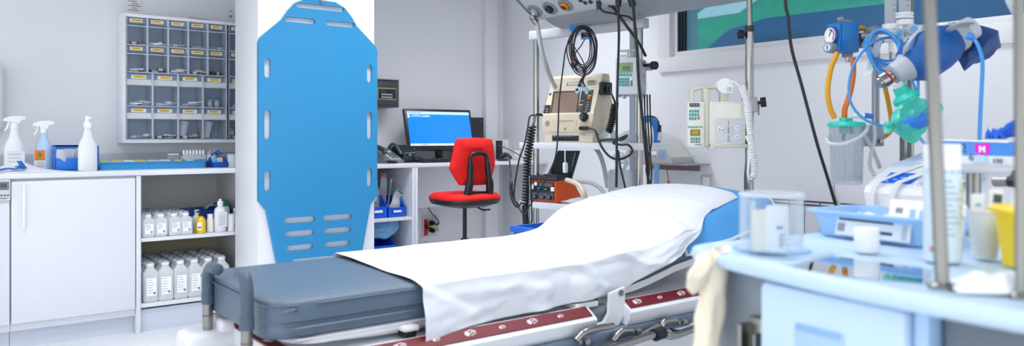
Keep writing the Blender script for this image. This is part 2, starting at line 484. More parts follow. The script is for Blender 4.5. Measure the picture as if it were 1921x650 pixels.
# ================= wall cabinet of tip-out drawers
YF = 5.118
cx0 = .9896
def cp(x, y): q = at(x, y, Y=YF); return q.x, q.z
zT = cp(229.6, 23.3)[1]; zB = cp(229.6, 269)[1]
x_end = cx0 + 1.30
cab = thing('drawer_cabinet', 'white wall cabinet of clear tip-out drawers with yellow labels', 'cabinet', (0, YF, 0))
b = B(); fr = .02
b.box(cx0, cx0 + fr, 0, WY - YF, zB, zT, WHITE, .002); b.box(x_end - fr, x_end, 0, WY - YF, zB, zT, WHITE, .002)
b.box(cx0 + fr - .001, x_end - fr + .001, 0, WY - YF, zB, zB + fr, WHITE, .002); b.box(cx0 + fr - .001, x_end - fr + .001, 0, WY - YF, zT - fr, zT, WHITE, .002)
b.done('cabinet_frame', cab)
b = B(); b.box(cx0 + fr, x_end - fr, .145, WY - YF, zB + fr, zT - fr, mat('#ccd5e2', .5)); b.done('back_panel', cab)
rows = [(zT - fr - .002, cp(236, 83)[1]), (cp(236, 84)[1], cp(236, 134.5)[1]), (cp(236, 136)[1], cp(236, 198.5)[1]), (cp(236, 200)[1], zB + fr + .002)]
ncol = [5, 5, 4, 4]
tint = clear('#f4f7fa', .97, .06, '#dfe6f0', .12); tint2 = clear('#dbe4f0', .66, .1, '#c3d0e2', .2)
rail = mat('#c4ceda', .35)
mx0 = cx0 + fr + .002; mw = .598
BIN = {}
for mod in range(2):
    for r, (z1, z0) in enumerate(rows):
        n = ncol[r]; w = mw / n
        for c in range(n):
            a = mx0 + mod * (mw + .012) + c * w
            if a > 1.80: continue
            h = z1 - z0; x1 = a + w - .004
            b = B()
            # tinted shell: floor, sides, back
            b.box(a, a + .0025, .004, .13, z0, z1, tint2); b.box(x1 - .0025, x1, .004, .13, z0, z1, tint2)
            b.box(a, x1, .004, .13, z0, z0 + .003, rail)
            # front: lower window, lip, upper band
            zl_ = z0 + h * (.69 if r < 2 else .64)
            zu_ = z0 + h * (.78 if r < 2 else .82)
            b.box(a + .003, x1 - .003, 0, .003, z0 + .004, zl_, tint)
            b.raw([(a + .003, .0, zl_), (x1 - .003, .0, zl_), (x1 - .003, .022, zu_), (a + .003, .022, zu_)], [(0, 1, 2, 3)], clear('#eef3f8', .15, .08, '#fbfcfe') if r > 1 else tint)  # lower rows: lip coloured near white to paint in its bright reflection
            b.box(a + .003, x1 - .003, -.003, .004, zl_ - .003, zl_ + .003, rail, .001)
            b.box(a + .003, x1 - .003, .02, .023, zu_, z1 - .002, tint2)
            d = b.done('drawer', cab)
            b = B(); b.box(a, a + .003, -.002, .13, z0, z1, rail); b.box(x1 - .003, x1 + .004, -.002, .13, z0, z1, rail); b.box(a, x1, -.002, .02, z0 - .003, z0 + .002, rail); b.done('drawer_rail', d)
            cxm = (a + x1) / 2; lw = .036 if r < 2 else .042; zc = z1 - .017 if r < 2 else z1 - .022
            b = B(); b.box(cxm - lw, cxm + lw, .016, .019, zc - .011, zc + .010, PAPER)
            off = random.uniform(-.004, .004); yw = lw * random.uniform(.68, .85)
            b.box(cxm - yw + off, cxm + yw + off, .0145, .0165, zc - .006, zc + .007, mat('#f2c419', .6))
            for k in range(5): b.box(cxm - yw * .7 + off + k * yw * .27, cxm - yw * .7 + off + k * yw * .27 + yw * .2, .0138, .015, zc - .001, zc + .002, mat('#9a7616', .7))
            b.done('drawer_label', d)
            BIN[(mod, r, c)] = (a, x1, z0 + .0045, h)
BR = mat('#7a3f22', .3); CLG = clear('#e6eef4', .5, .1, '#eef2f6'); MILK = mat('#e8ebef', .4)
def ampoule(col, name='glass_ampoule', cap=None):
    b = B(); b.lathe([(.0001, 0), (.0055, .001), (.0055, .03), (.0025, .036), (.0032, .042), (.0008, .055)], col, 8)
    b.lathe([(.0058, .008), (.0058, .024)], PAPER, 8)
    if cap: b.lathe([(.006, .03), (.006, .038)], cap, 8)
    return b.done(name)
PRO = {'br': ampoule(BR), 'cl': ampoule(CLG), 'wh': ampoule(MILK), 'rd': ampoule(mat('#b04038', .4)), 'bk': ampoule(mat('#23252c', .4))}
seen_pro = set()
RN = ['top', 'second', 'third', 'bottom']
KN = {'br': 'brown glass ampoule', 'cl': 'clear glass ampoule', 'wh': 'white labelled ampoule', 'rd': 'red capped ampoule', 'bk': 'dark glass ampoule'}
def scatter(mod, r, c, kinds):
    a, x1, z0, h = BIN[(mod, r, c)]
    n = len(kinds)
    for i, k in enumerate(kinds):
        lab = '%s lying in the %s drawer of the %s row' % (KN[k], ORD[c] if mod == 0 else 'partly hidden last', RN[r])
        o = PRO[k]
        if k in seen_pro: o = o.copy(); COL.objects.link(o)
        seen_pro.add(k)
        x = a + .014 + (x1 - a - .06) * (i + .5) / n + random.uniform(-.004, .004)
        lay = i % 3; o.scale = (1.55,) * 3
        o.rotation_euler = (0, PI / 2 + random.uniform(-.12, .06), random.uniform(-.7, .7))
        o.location = (x, YF + .03 + .018 * lay, z0 + .0096 + (.011 if i % 4 == 3 else 0))
        tag(o, lab, 'ampoule', 'loose ampoules in the %s row drawers' % RN[r])
for args in [(0, 0, 0, ('rd', 'wh')), (0, 0, 1, ('wh', 'rd', 'wh', 'rd', 'wh')), (0, 0, 3, ('wh', 'wh')), (0, 0, 2, ('cl', 'cl', 'cl')), (0, 0, 4, ('cl', 'cl')),
             (0, 1, 0, ('wh', 'rd', 'wh')), (0, 1, 1, ('bk', 'br', 'bk', 'br', 'wh')), (0, 1, 2, ('wh', 'cl', 'wh', 'cl', 'wh', 'cl')), (0, 1, 3, ('br', 'wh', 'br', 'wh', 'br', 'bk')),
             (0, 2, 0, ('wh', 'br', 'wh', 'wh', 'rd', 'wh')), (0, 2, 1, ('wh', 'cl', 'wh', 'cl', 'wh')), (0, 2, 2, ('wh', 'cl', 'wh', 'wh', 'cl', 'wh')),
             (0, 3, 0, ('cl', 'wh', 'cl', 'cl')), (0, 3, 1, ('bk', 'wh', 'br', 'wh', 'wh', 'br')), (0, 3, 2, ('br', 'br', 'br', 'wh')), (1, 2, 0, ('wh', 'wh')), (1, 3, 0, ('wh', 'br'))]:
    scatter(*args)
# vials, cups, dark tubes
def vial(loc, cap, lab, name='medicine_vial', s=1.0, cat='vial', group=None, body=None):
    t = thing(name, lab, cat, loc, group=group)
    b = B(); b.lathe([(.011 * s, 0), (.0125 * s, .002), (.0125 * s, .034 * s), (.007 * s, .041 * s), (.007 * s, .045 * s)], body or CLG, 14); b.lathe([(.0128 * s, .008 * s), (.0128 * s, .028 * s)], PAPER, 14)
    for k in range(3): b.box(-.006 * s, .005 * s, -.0133 * s, -.0129 * s, (.012 + k * .005) * s, (.0135 + k * .005) * s, mat('#a06a4a', .7))
    b.done('vial_body', t)
    b = B(); b.lathe([(.0085 * s, .044 * s), (.0088 * s, .053 * s), (.004 * s, .054 * s)], cap, 14); b.done('vial_cap', t)
    return t
a, x1, z0, h = BIN[(0, 2, 3)]
vial((a + .055, YF + .05, z0 + .001), mat('#2f78b0', .4), 'blue capped vial in the fourth drawer, the one nearer the third drawer', s=1.15, group='upright vials')
vial((a + .1, YF + .05, z0 + .001), mat('#2f78b0', .4), 'blue capped vial in the fourth drawer, the one beside the divider', s=1.15, group='upright vials')
a, x1, z0, h = BIN[(0, 1, 4)]
for i, (dx, col, lab) in enumerate(((.02, '#20222a', 'dark stoppered tube lying in the fifth drawer, second row, first of two'), (.055, '#20222a', 'dark stoppered tube with white band lying in the fifth drawer, second row'))):
    o = thing('stoppered_tube', lab, 'tube', (a + dx, YF + .04, z0 + .0135), rot=(0, PI / 2, .2 * i))
    b = B(); b.lathe([(.0105, 0), (.0125, .002), (.0125, .03), (.009, .034), (.009, .042)], mat(col, .3), 12); b.done('tube_body', o)
    if i: b = B(); b.lathe([(.0128, .008), (.0128, .024)], PAPER, 12); b.done('tube_label', o); b = B(); b.lathe([(.0095, .04), (.0095, .048)], mat('#c4472c', .5), 12); b.done('tube_cap', o)
for c, lab in ((2, 'white plastic cup tilted inside the third drawer of the bottom row'), (3, 'white plastic cup tilted inside the fourth drawer of the bottom row')):
    a, x1, z0, h = BIN[(0, 3, c)]
    b = B(); b.lathe([(.022, 0), (.033, .105), (.035, .106), (.035, .109), (.031, .107), (.0205, .003), (.0001, .003)], mat('#eef0f4', .35), 18)
    o = b.done('plastic_cup'); o.location = (a + .036, YF + .066, z0 + .004); o.rotation_euler = (0, .12, 0); tag(o, lab, 'cup', 'white cups in the tip-out drawers')
a, x1, z0, h = BIN[(0, 3, 2)]
b = B(); b.lathe([(.006, 0), (.006, .04), (.0025, .047), (.0025, .07)], BR, 10); tag(b.done('glass_ampoule', loc=(a + .128, YF + .03, z0 + .001)), 'tall brown ampoule standing in the third drawer of the bottom row', 'ampoule')
a, x1, z0, h = BIN[(0, 3, 3)]
for i in range(4):
    b = B(); b.lathe([(.0065, 0), (.0065, .03), (.002, .036), (.002, .055)], clear('#c8d8ea', .55, .1, '#cfdcec'), 10); b.lathe([(.0022, .03), (.0022, .034)], mat('#d8b060', .4), 8)
    tag(b.done('glass_ampoule', loc=(a + .075 + i * .02, YF + .04 + .01 * (i % 2), z0 + .001)), 'clear ampoule standing in the fourth drawer, bottom row, %s from the cup' % ORD[i], 'ampoule', 'clear ampoules standing in the bottom row')
a, x1, z0, h = BIN[(1, 3, 0)]
vial((a + .03, YF + .035, z0 + .022), mat('#e8d9a0', .5), 'white tub with cream lid in the partly hidden drawer, bottom row', name='small_tub', s=.8)
# things on and above the cabinet
b = B()
p = at(373, 36, Y=YF + .06); p.z = zT
b.grid(lambda u, v: (p.x - .075 + .15 * u, p.y - .04 + .08 * v, zT + .003 + .004 * math.sin(u * 3) + .022 * max(0, 1 - abs(u - .25) * 4) * v), 14, 5, clear('#d4d8dd', .6, .2, '#c5cad0'), .001)
tag(b.done('plastic_wrapper'), 'crumpled clear plastic wrapper lying on top of the drawer cabinet', 'wrapper')
b = B(); q = at(433, 24, Y=WY - .002)
b.T = onY(q); 
for dx, dz, w_, h_ in ((0, .012, .011, .006), (.002, -.004, .012, .008), (-.003, -.024, .01, .016)): b.box(dx - w_, dx + w_, dz - h_ / 2, dz + h_ / 2, 0, .001, mat('#19b6c6', .5) if dz != -.004 else PAPER)
tag(b.done('wall_sticker'), 'small turquoise sticker on the wall beside the column', 'sticker')
b = B(); q = at(250, 12, Y=WY - .002); b.T = onY(q); b.box(-.05, .05, -.045, .045, 0, .001, mat('#e9e9ea', .7))
for k in range(5): b.box(-.03 + .02 * (k % 2), .02 + .012 * (k % 3), .03 - k * .014, .034 - k * .014, .001, .0015, INK)
tag(b.done('wall_note'), 'small printed paper note taped to the wall above the drawer cabinet', 'note')
# soap dispenser at the picture edge
q = at(0, 185, Y=WY)
t = thing('soap_dispenser', 'white rounded dispenser on the wall above the spray bottles', 'dispenser', (q.x - .05, WY, 1.1))
b = B(); b.box(-.06, .062, -.11, 0, .03, .40, mat('#dfe2e8', .3), .03, 4); b.done('dispenser_body', t)
b = B(); b.box(-.03, .03, -.13, -.06, -.0, .04, PLAS, .01); b.done('push_bar', t)

# ================= on the worktop
def spray(loc, rz, lab, body, trig, label=None, s=1, head=True):
    t = thing('spray_bottle', lab, 'spray bottle', loc, rz)
    w = .05 * s
    b = B(); b.lathe([(w * .86, 0), (w, .006), (w, .125 * s), (w * .9, .15 * s), (w * .55, .185 * s), (w * .42, .21 * s), (w * .36, .235 * s), (w * .36, .245 * s)], body, 22, sx=1, sy=.62); b.done('bottle_body', t)
    if label: label(t, w, s)
    b = B(); zc = .245 * s
    b.lathe([(w * .42, zc - .008), (w * .42, zc + .018), (w * .3, zc + .024)], trig, 16); b.done('collar', t)
    if head:
        b = B(); b.plate([(-.052, .02), (-.05, .034), (-.02, .047), (.03, .05), (.05, .044), (.052, .03), (.03, .026), (.016, 0), (-.012, 0), (-.016, .018)], [], .022, trig, Mx.Translation((0, .011, zc + .012)) @ Mx(((1, 0, 0, 0), (0, 0, -1, 0), (0, 1, 0, 0), (0, 0, 0, 1)))); b.done('spray_head', t, ang=50)
        b = B(); b.plate([(-.03, .02), (-.022, .022), (-.028, -.01), (-.042, -.035), (-.048, -.033), (-.037, -.01)], [], .012, trig, Mx.Translation((0, .006, zc + .014)) @ Mx(((1, 0, 0, 0), (0, 0, -1, 0), (0, 1, 0, 0), (0, 0, 0, 1)))); b.done('trigger', t)
    return t
q = at(27, 302, Y=4.98)
def lab1(t, w, s):
    b = B(); b.box(-w * .85, w * .85, -w * .625, -w * .60, .02, .11, mat('#e3e6ea', .6))
    for k in range(4): b.box(-w * .7, w * (.2 + .1 * k), -w * .633, -w * .62, .03 + k * .02, .034 + k * .02, mat('#c3bfae', .7))
    b.done('label', t)
spray((q.x, 4.98, TZ), .15, 'white spray bottle with trigger head nearest the wall dispenser', mat('#eef0f3', .3), PLAS, lab1, .98)
q = at(82, 302, Y=5.0)
def lab2(t, w, s):
    b = B(); b.box(-w * 1.0, w * .25, -w * .628, -w * .50, .01, .125 * s, mat('#e9ecf0', .6)); b.box(-w * .95, w * .2, -w * .636, -w * .60, .066, .128 * s, mat('#f07a1c', .5)); b.box(-w * .95, w * .2, -w * .638, -w * .60, .056, .066, mat('#c98a3a', .6))
    for k in range(3): b.box(-w * .7, w * .1, -w * .636, -w * .62, .02 + k * .012, .024 + k * .012, mat('#9aa2ad', .7))
    b.ball((-w * .4, -w * .63, .088), .011, mat('#7a8a3a', .6), sy=.2, sz=1.3); b.done('label', t)
spray((q.x, 5.0, TZ), -.2, 'pale blue spray bottle with orange label and white trigger head', mat('#b9d8f4', .3), PLAS, lab2, .88)
q = at(164.5, 321, Y=4.745)
t = spray((q.x, 4.745, TZ), .3, 'tall white frosted spray bottle in front of the blue box', clear('#f4f5f6', .12, .25, '#f0f2f4'), PLAS, None, 1.0, False)
b = B(); b.lathe([(.017, .252), (.0165, .258), (.014, .275), (.013, .295), (.010, .30), (.0001, .301)], PLAS, 14); b.box(-.008, .008, -.03, -.01, .282, .292, PLAS, .003); b.done('nozzle_cap', t)
# blue open box with clear packs
q0 = at(104, 316, Y=4.86); q1 = at(186, 316, Y=4.86)
bx = thing('storage_box', 'bright blue open box behind the tall frosted spray bottle', 'box', (q0.x, 4.86, TZ))
W_ = q1.x - q0.x; b = B(); hh = .135
blm = mat('#1276e0', .35)
for args in ((0, W_, .10, .104, 0, hh + .005), (0, .004, 0, .10, 0, hh), (W_ - .004, W_, 0, .10, 0, hh), (0, W_, 0, .1, 0, .004), (0, W_, 0, .004, 0, .07)): b.box(*args, blm, .001)
b.box(-.004, W_ + .004, .1, .11, hh - .005, hh + .006, blm, .002); b.done('box_shell', bx)
for i in range(5):
    b = B(); b.grid(lambda u, v: ((u - .5) * .055, .006 * math.sin(5 * u + 3 * v + i), v * .085), 8, 8, clear('#eef2f6', .35, .15, '#eef2f6'), .003)
    o = b.done('clear_packet'); o.location = (q0.x + .03 + i * .022, 4.868 + .016 * i, TZ + .035); o.rotation_euler = (.15, .25 * math.sin(i * 2.1), .2)
    tag(o, 'clear wrapped packet standing in the bright blue open box', 'packet', 'clear packets in the blue box')
# white sheet of paper / cloth
b = B()
e0 = at(-10, 318, Z=TZ); 
def cl(u, v):
    x = .05 + .62 * u; y = 4.70 + .27 * v; 
    z = TZ + .002 + .050 * math.exp(-((u - .72) / .16) ** 2) * v + .006 * math.exp(-((u - .3) / .3) ** 2) * v
    return (x - .07 * v * u, y, z + .002 * noise.noise(V((u * 8, v * 5, 0))))
b.grid(cl, 30, 14, mat('#f5f6f8', .8), .0015); tag(b.done('folded_cloth', ang=80), 'white cloth spread on the worktop in front of the spray bottles', 'cloth')
# blue tourniquet strap
b = B(); stm = mat('#1e6fc8', .6)
P = [at(-12, 322, Y=4.72), at(15, 317, Y=4.76), at(30, 318, Y=4.74), at(40, 312, Y=4.74), at(36, 303, Y=4.80), at(44, 314, Y=4.74), at(47, 317, Y=4.73), at(30, 313, Y=4.78)]
pp = crv(P, 5)
for i in range(len(pp) - 1):
    d = (pp[i + 1] - pp[i]).normalized(); n = V((0, -.35, 1)).normalized(); s_ = d.cross(n).normalized() * .011
    b.raw([pp[i] - s_, pp[i + 1] - s_, pp[i + 1] + s_, pp[i] + s_, pp[i] - s_ + n * .002, pp[i + 1] - s_ + n * .002, pp[i + 1] + s_ + n * .002, pp[i] + s_ + n * .002], [(3, 2, 1, 0), (4, 5, 6, 7), (0, 1, 5, 4), (2, 3, 7, 6)], stm)
b.box(-.012, .012, -.008, .008, 0, .008, PLAS, .002, T=Mx.Translation(at(28, 311, Y=4.77)))
tag(b.done('tourniquet_strap'), 'blue tourniquet strap curled on the white cloth', 'strap')
# long blue tray
tA = at(186, 314, Y=4.80); tB = at(391, 314, Y=4.80)
def tray(name, lab, loc, w, d, h, m, rz=0, fl=.012, t_=.004):
    t = thing(name, lab, 'tray', loc, rz)
    b = B(); o1 = rrect(-w / 2 + fl, w / 2 - fl, -d / 2 + fl, d / 2 - fl, .02, 4); o2 = rrect(-w / 2, w / 2, -d / 2, d / 2, .026, 4); o3 = rrect(-w / 2 - .01, w / 2 + .01, -d / 2 - .01, d / 2 + .01, .03, 4)
    i2 = rrect(-w / 2 + t_, w / 2 - t_, -d / 2 + t_, d / 2 - t_, .022, 4); i1 = rrect(-w / 2 + fl + t_, w / 2 - fl - t_, -d / 2 + fl + t_, d / 2 - fl - t_, .017, 4)
    rings = [(o1, 0), (o2, h - .004), (o3, h - .004), (o3, h), (i2, h), (i1, t_)]
    n = len(o1); vs = []; fs = []
    for r_, z in rings: vs += [(x, y, z) for x, y in r_]
    for k in range(len(rings) - 1):
        for i in range(n):
            j = (i + 1) % n; fs.append((k * n + i, k * n + j, (k + 1) * n + j, (k + 1) * n + i))
    fs.append(tuple(range(n))[::-1]); fs.append(tuple(range((len(rings) - 1) * n, len(rings) * n)))
    b.raw(vs, fs, m); b.done('tray_shell', t)
    return t
tw = tB.x - tA.x
tc_ = V(((tA.x + tB.x) / 2, 4.95, TZ))
tray('instrument_tray', 'long blue tray of small yellow and white packets on the worktop', tc_, tw, .27, .045, mat('#3f9fdc', .35))
pk = [('#f3cf2a', 'yellow'), ('#eef0f2', 'white'), ('#c9d3dd', 'grey')]
for i in range(16):
    col, cn = pk[(0, 0, 1, 0, 2, 1, 0, 2)[i % 8]]
    b = B(); b.box(-.022, .022, -.012, .012, 0, .012, mat(col, .5), .003)
    o = b.done('small_packet'); o.location = (tc_.x - tw / 2 + .05 + (tw - .1) * (i % 8) / 7.5, tc_.y + (-.055 if i < 8 else .03), TZ + .006); o.rotation_euler = (.3, 0, random.uniform(-.6, .6))
    o.location.z += .03
    tag(o, 'small %s packet lying in the %s half of the long blue tray' % (cn, 'front' if i < 8 else 'rear'), 'packet', 'small packets in the long blue tray')
b = B(); b.box(-tw / 2 + .03, tw / 2 - .03, -.095, .095, .0055, .034, mat('#cfd9e4', .6), .004)
o = b.done('tray_liner'); o.location = tc_; tag(o, 'pale pad of folded gauze filling the long blue tray', 'gauze pad')
# tube rack
q = at(363, 296, Y=4.93)
rk = thing('vial_rack', 'white rack of clear vials at the end of the long blue tray', 'rack', (q.x, 4.93, TZ + .044))
b = B(); b.box(-.07, .07, -.02, .02, 0, .004, PLAS); b.box(-.07, .07, -.02, -.016, 0, .034, CLG); b.box(-.07, .07, -.02, .02, .030, .034, PLAS); b.box(-.07, -.066, -.02, .02, 0, .034, PLAS); b.box(.066, .07, -.02, .02, 0, .034, PLAS); b.done('rack_frame', rk)
for i in range(7):
    b = B(); b.lathe([(.0075, 0), (.0078, .046), (.006, .05), (.006, .058)], mat('#dfe8f0', .3), 10)
    o = b.done('sample_vial'); o.location = (q.x - .057 + i * .019, 4.93, TZ + .0485); tag(o, 'clear vial in the white rack, %s along' % ORD[i], 'vial', 'vials in the white rack')
for i in range(4):
    b = B(); b.lathe([(.008, 0), (.008, .03), (.002, .04 + .008 * (i % 2)), (.002, .055 + .01 * (i % 2))], mat('#eef3f8', .3), 10)
    o = b.done('dropper_vial'); o.location = (q.x + .085 + i * .014, 4.925 + .012 * (i % 2), TZ + .04); tag(o, 'white pointed dropper vial beside the vial rack', 'vial', 'pointed vials beside the rack')
b = B(); b.box(-.03, .03, -.012, .012, 0, .035, clear('#b9c4d2', .5, .1)); b.box(-.03, .03, -.013, .013, .035, .04, PLAS)
tag(b.done('vial_stand', loc=(q.x - .115, 4.94, TZ + .044)), 'small clear stand behind the vial rack', 'stand')
# blue bin with black clip, white jar
q = at(413, 308, Y=4.84)
bb = thing('parts_bin', 'small dark blue open bin of sachets near the column on the worktop', 'bin', (q.x, 4.84, TZ))
b = B()
def binshell(b, w, d, h, m, fh):
    b.plate([(0, 0), (d, 0), (d, h), (d * .35, h), (.0, fh)], [], .003, m, Mx(((0, 0, 1, -w / 2), (1, 0, 0, 0), (0, 1, 0, 0), (0, 0, 0, 1))))
    b.plate([(0, 0), (d, 0), (d, h), (d * .35, h), (.0, fh)], [], .003, m, Mx(((0, 0, 1, w / 2 - .003), (1, 0, 0, 0), (0, 1, 0, 0), (0, 0, 0, 1))))
    b.box(-w / 2, w / 2, d - .003, d, 0, h, m); b.box(-w / 2, w / 2, 0, d, 0, .003, m); b.box(-w / 2, w / 2, 0, .003, 0, fh, m); b.box(-w / 2 - .002, w / 2 + .002, -.004, .004, fh - .006, fh + .002, m, .002)
binshell(b, .095, .13, .06, mat('#1158c8', .35), .03); b.done('bin_shell', bb)
for i, (dx, col, nm) in enumerate(((-.02, '#55c0e0', 'pale turquoise sachet'), (.012, '#e9edf2', 'white sachet'), (.03, '#e8743c', 'orange sachet'))):
    b = B(); b.box(-.018, .018, -.003, .003, 0, .035, mat(col, .4), .003); o = b.done('sachet'); o.location = (q.x + dx, 4.865 + .02 * i, TZ + .025); o.rotation_euler = (-.35, .3 * (i - 1), 0)
    tag(o, nm + ' in the small dark blue bin on the worktop', 'sachet', 'sachets in the small blue bin')
b = B(); b.T = Mx.Translation((q.x, 4.93, TZ + .068)); b.grid(lambda u, v: ((u - .5) * .05 - .005, (v - .5) * .03, .022 * math.sin(PI * u) + .004), 10, 4, mat('#0f4fb4', .4), .006); b.tube(crv([(.0, 0, .03), (.02, 0, .03), (.034, 0, .01)], 4), .004, mat('#1763c8', .4))
tag(b.done('blue_clamp'), 'dark blue curved plastic clamp on top of the small bin', 'clamp')
q = at(437, 308, Y=4.85)
jr = thing('white_jar', 'white jar with turquoise rim beside the column on the worktop', 'jar', (q.x, 4.85, TZ)); b = B(); b.lathe([(.03, 0), (.032, .003), (.034, .07)], mat('#e3eaf0', .3), 18); b.done('jar_body', jr); b = B(); b.lathe([(.036, .07), (.036, .08), (.0001, .081)], mat('#a9dbe0', .3), 18); b.done('jar_lid', jr)
# digital thermometer stuck to the cupboard
q = at(8, 357, Y=CY - .014)
t = thing('digital_thermometer', 'small grey digital thermometer on the cupboard at the photo edge', 'thermometer', (q.x, CY - .0005, q.z))
b = B(); b.box(-.04, .027, -.014, 0, -.055, .055, mat('#c9ccd0', .4), .006); b.done('thermometer_case', t)
b = B(); b.box(-.034, .02, -.0155, -.013, .0, .042, mat('#6f7a78', .2), .001); b.done('display', t)
b = B(); [b.box(-.03 + k * .014, -.022 + k * .014, -.017, -.013, -.03, -.024, INK, .001) for k in range(4)]; [b.box(-.024 + k * .012, -.016 + k * .012, -.0162, -.0154, .012, .034, INK) for k in range(3)]; b.box(-.026, .012, -.0146, -.0138, -.043, -.040, INK); b.done('button', t)

# ================= other things on the middle shelf
def simple(name, lab, cat, loc, prof, m, cap=None, capm=None, rz=0, seg=18, sq=0, extra=None):
    t = thing(name, lab, cat, loc, rz); b = B(); b.lathe(prof, m, seg, sq=sq); b.done('container', t)
    if cap: b = B(); b.lathe(cap, capm, seg); b.done('cap', t)
    if extra: extra(t)
    return t
SH = zm + .001
q = at(361, 430, Y=CY + .3)
cr_ = thing('blue_crate', 'dark blue crate behind the yellow bottle on the middle shelf', 'crate', (q.x + .09, CY + .36, SH))
b = B(); m_ = mat('#0d4aa8', .4)
for a_ in ((-.13, .13, .1, .105, 0, .12), (-.13, .13, -.1, -.095, 0, .115), (-.13, -.125, -.1, .1, 0, .115), (.125, .13, -.1, .1, 0, .115), (-.13, .13, -.1, .1, 0, .004)): b.box(*a_, m_, .002)
b.box(-.135, .135, -.106, -.094, .108, .116, m_, .002); b.box(-.137, -.125, -.1, .1, .108, .116, m_, .002); b.done('crate_shell', cr_)
for i in range(7):
    b = B(); col = ['#d8452c', '#18a06a', '#e46a3c', '#2d3138', '#cf3a2a', '#20a884', '#8a5a3a'][i]
    b.lathe([(.008, 0), (.008, .045), (.01, .046), (.01, .06), (.0001, .061)], mat(col, .4), 10); o = b.done('capped_tube'); o.location = (q.x - .02 + i * .032, CY + .31 + .02 * (i % 3), SH + .07); o.rotation_euler = (.3, 1.1 - .1 * i, 0)
    tag(o, '%s capped tube lying in the dark blue shelf crate' % ['red', 'green', 'orange', 'black', 'dark red', 'teal', 'brown'][i], 'tube', 'capped tubes in the shelf crate')
b = B(); b.grid(lambda u, v: ((u - .5) * .16, (v - .5) * .1, .05 * math.sin(PI * u) * (1 - v * .5) + .012 * noise.noise(V((u * 6, v * 6, 1)))), 14, 8, clear('#c9d2da', .55, .1, '#d5dde4'), .0015)
tag(b.done('plastic_pouch', loc=(q.x + .15, CY + .3, SH + .122)), 'crumpled clear pouch on the dark blue shelf crate', 'pouch')
yb = at(376.5, 434, Y=CY + .06)
t = simple('soap_bottle', 'yellow antiseptic bottle with black pump on the middle shelf', 'bottle', (yb.x, CY + .06, SH), [(.026, 0), (.028, .003), (.028, .075), (.018, .092), (.012, .098), (.012, .102)], mat('#f2c70c', .35))
b = B(); b.lathe([(.013, .1), (.013, .112), (.005, .113), (.005, .125)], BLACK, 12); b.box(-.024, .008, -.006, .006, .122, .131, BLACK, .003); b.done('pump', t)
b = B(); b.box(-.026, -.002, -.0285, -.0245, .02, .066, PAPER); b.box(-.023, -.006, -.0292, -.028, .03, .04, mat('#8a7a40', .6)); b.done('label', t)
yb = at(371, 428, Y=CY + .16)
simple('pill_bottle', 'white bottle standing just behind the yellow antiseptic bottle', 'bottle', (yb.x - .006, CY + .16, SH), [(.024, 0), (.025, .002), (.025, .085), (.012, .1), (.012, .11)], PLAS, [(.014, .108), (.014, .13), (.0001, .131)], mat('#d8dade', .4))
yb = at(394, 434, Y=CY + .075)
simple('white_bottle', 'small white bottle between the yellow and the large white bottle', 'bottle', (yb.x, CY + .075, SH), [(.018, 0), (.02, .002), (.02, .075), (.015, .086), (.015, .09)], mat('#e9e7e4', .4), [(.016, .088), (.016, .108), (.0001, .109)], PLAS)
yb = at(413, 433, Y=CY + .07)
def lb3(t):
    b = B(); b.box(-.022, .03, -.036, -.0335, .03, .12, mat('#dfe3e8', .6)); [b.box(-.016, .02, -.0367, -.0355, .045 + k * .012, .048 + k * .012, mat('#9aa3ae', .7)) for k in range(5)]; b.done('label', t)
simple('white_bottle', 'tall white lotion bottle with flip cap on the middle shelf', 'bottle', (yb.x, CY + .07, SH), [(.033, 0), (.0355, .003), (.0355, .12), (.03, .14), (.014, .152), (.014, .158)], PLAS, [(.017, .156), (.017, .182), (.009, .184), (.007, .196), (.0001, .197)], mat('#f1f2f4', .35), extra=lb3)
yb = at(421, 422, Y=CY + .2)
simple('green_cap_bottle', 'white bottle with dark green cap behind the tall lotion bottle', 'bottle', (yb.x, CY + .2, SH), [(.03, 0), (.032, .003), (.032, .12), (.026, .135), (.026, .14)], mat('#d9e6df', .4), [(.024, .138), (.024, .178), (.0001, .18)], mat('#0f7a58', .4))
yb = at(434, 432, Y=CY + .06)
t = simple('plastic_cup', 'white cup holding a swab at the end of the middle shelf', 'cup', (yb.x, CY + .06, SH), [(.022, 0), (.03, .1), (.0315, .102), (.029, .1), (.021, .003), (.0001, .003)], PLAS)
b = B(); b.cyl((.0, 0, .01), (.006, -.004, .125), .003, PLAS, 8); b.ball((.006, -.004, .127), .006, PLAS, sz=1.6)
tag(b.done('cotton_swab', loc=(yb.x + .01, CY + .06, SH)), 'white swab standing in the cup on the middle shelf', 'swab')
# ================= desk run
def onb(px, Y): q = at(px, 300, Y=Y); return q.x
XD = 2.784
b = B(); b.box(2.352, WX - .002, CY, WY, TZ - .028, TZ, TOPM, .003)
tag(b.done('desk_worktop'), 'pale desk top carrying the monitor and telephone', 'desk top')
ds = thing('shelf_unit', 'open white shelf unit under the desk holding blue bins', 'shelf unit', (0, CY, 0))
b = B(); b.box(XD - .04, XD - .022, .0, .58, 0, TZ - .03, LAMI, .001); b.box(XD - .02, XD, -.006, .59, 0, TZ - .03, LAMI, .001); b.done('side_panel', ds)
b = B(); b.box(2.30, XD - .04, .57, .585, 0, TZ - .03, in_); b.done('back_panel', ds)
zs2 = at(740, 410, Y=CY).z; zs3 = .27
for z in (zs2, zs3):
    b = B(); b.box(2.26, XD - .04, .005, .57, z - .02, z, LAMI, .001); b.done('shelf', ds)
b = B()
for k in range(8): b.cyl((XD - .0402, .1, .35 + k * .065), (XD - .041, .1, .35 + k * .065), .003, mat('#8c9098', .5), 8); b.cyl((XD - .0402, .48, .35 + k * .065), (XD - .041, .48, .35 + k * .065), .003, mat('#8c9098', .5), 8)
b.done('shelf_pin_hole', ds)
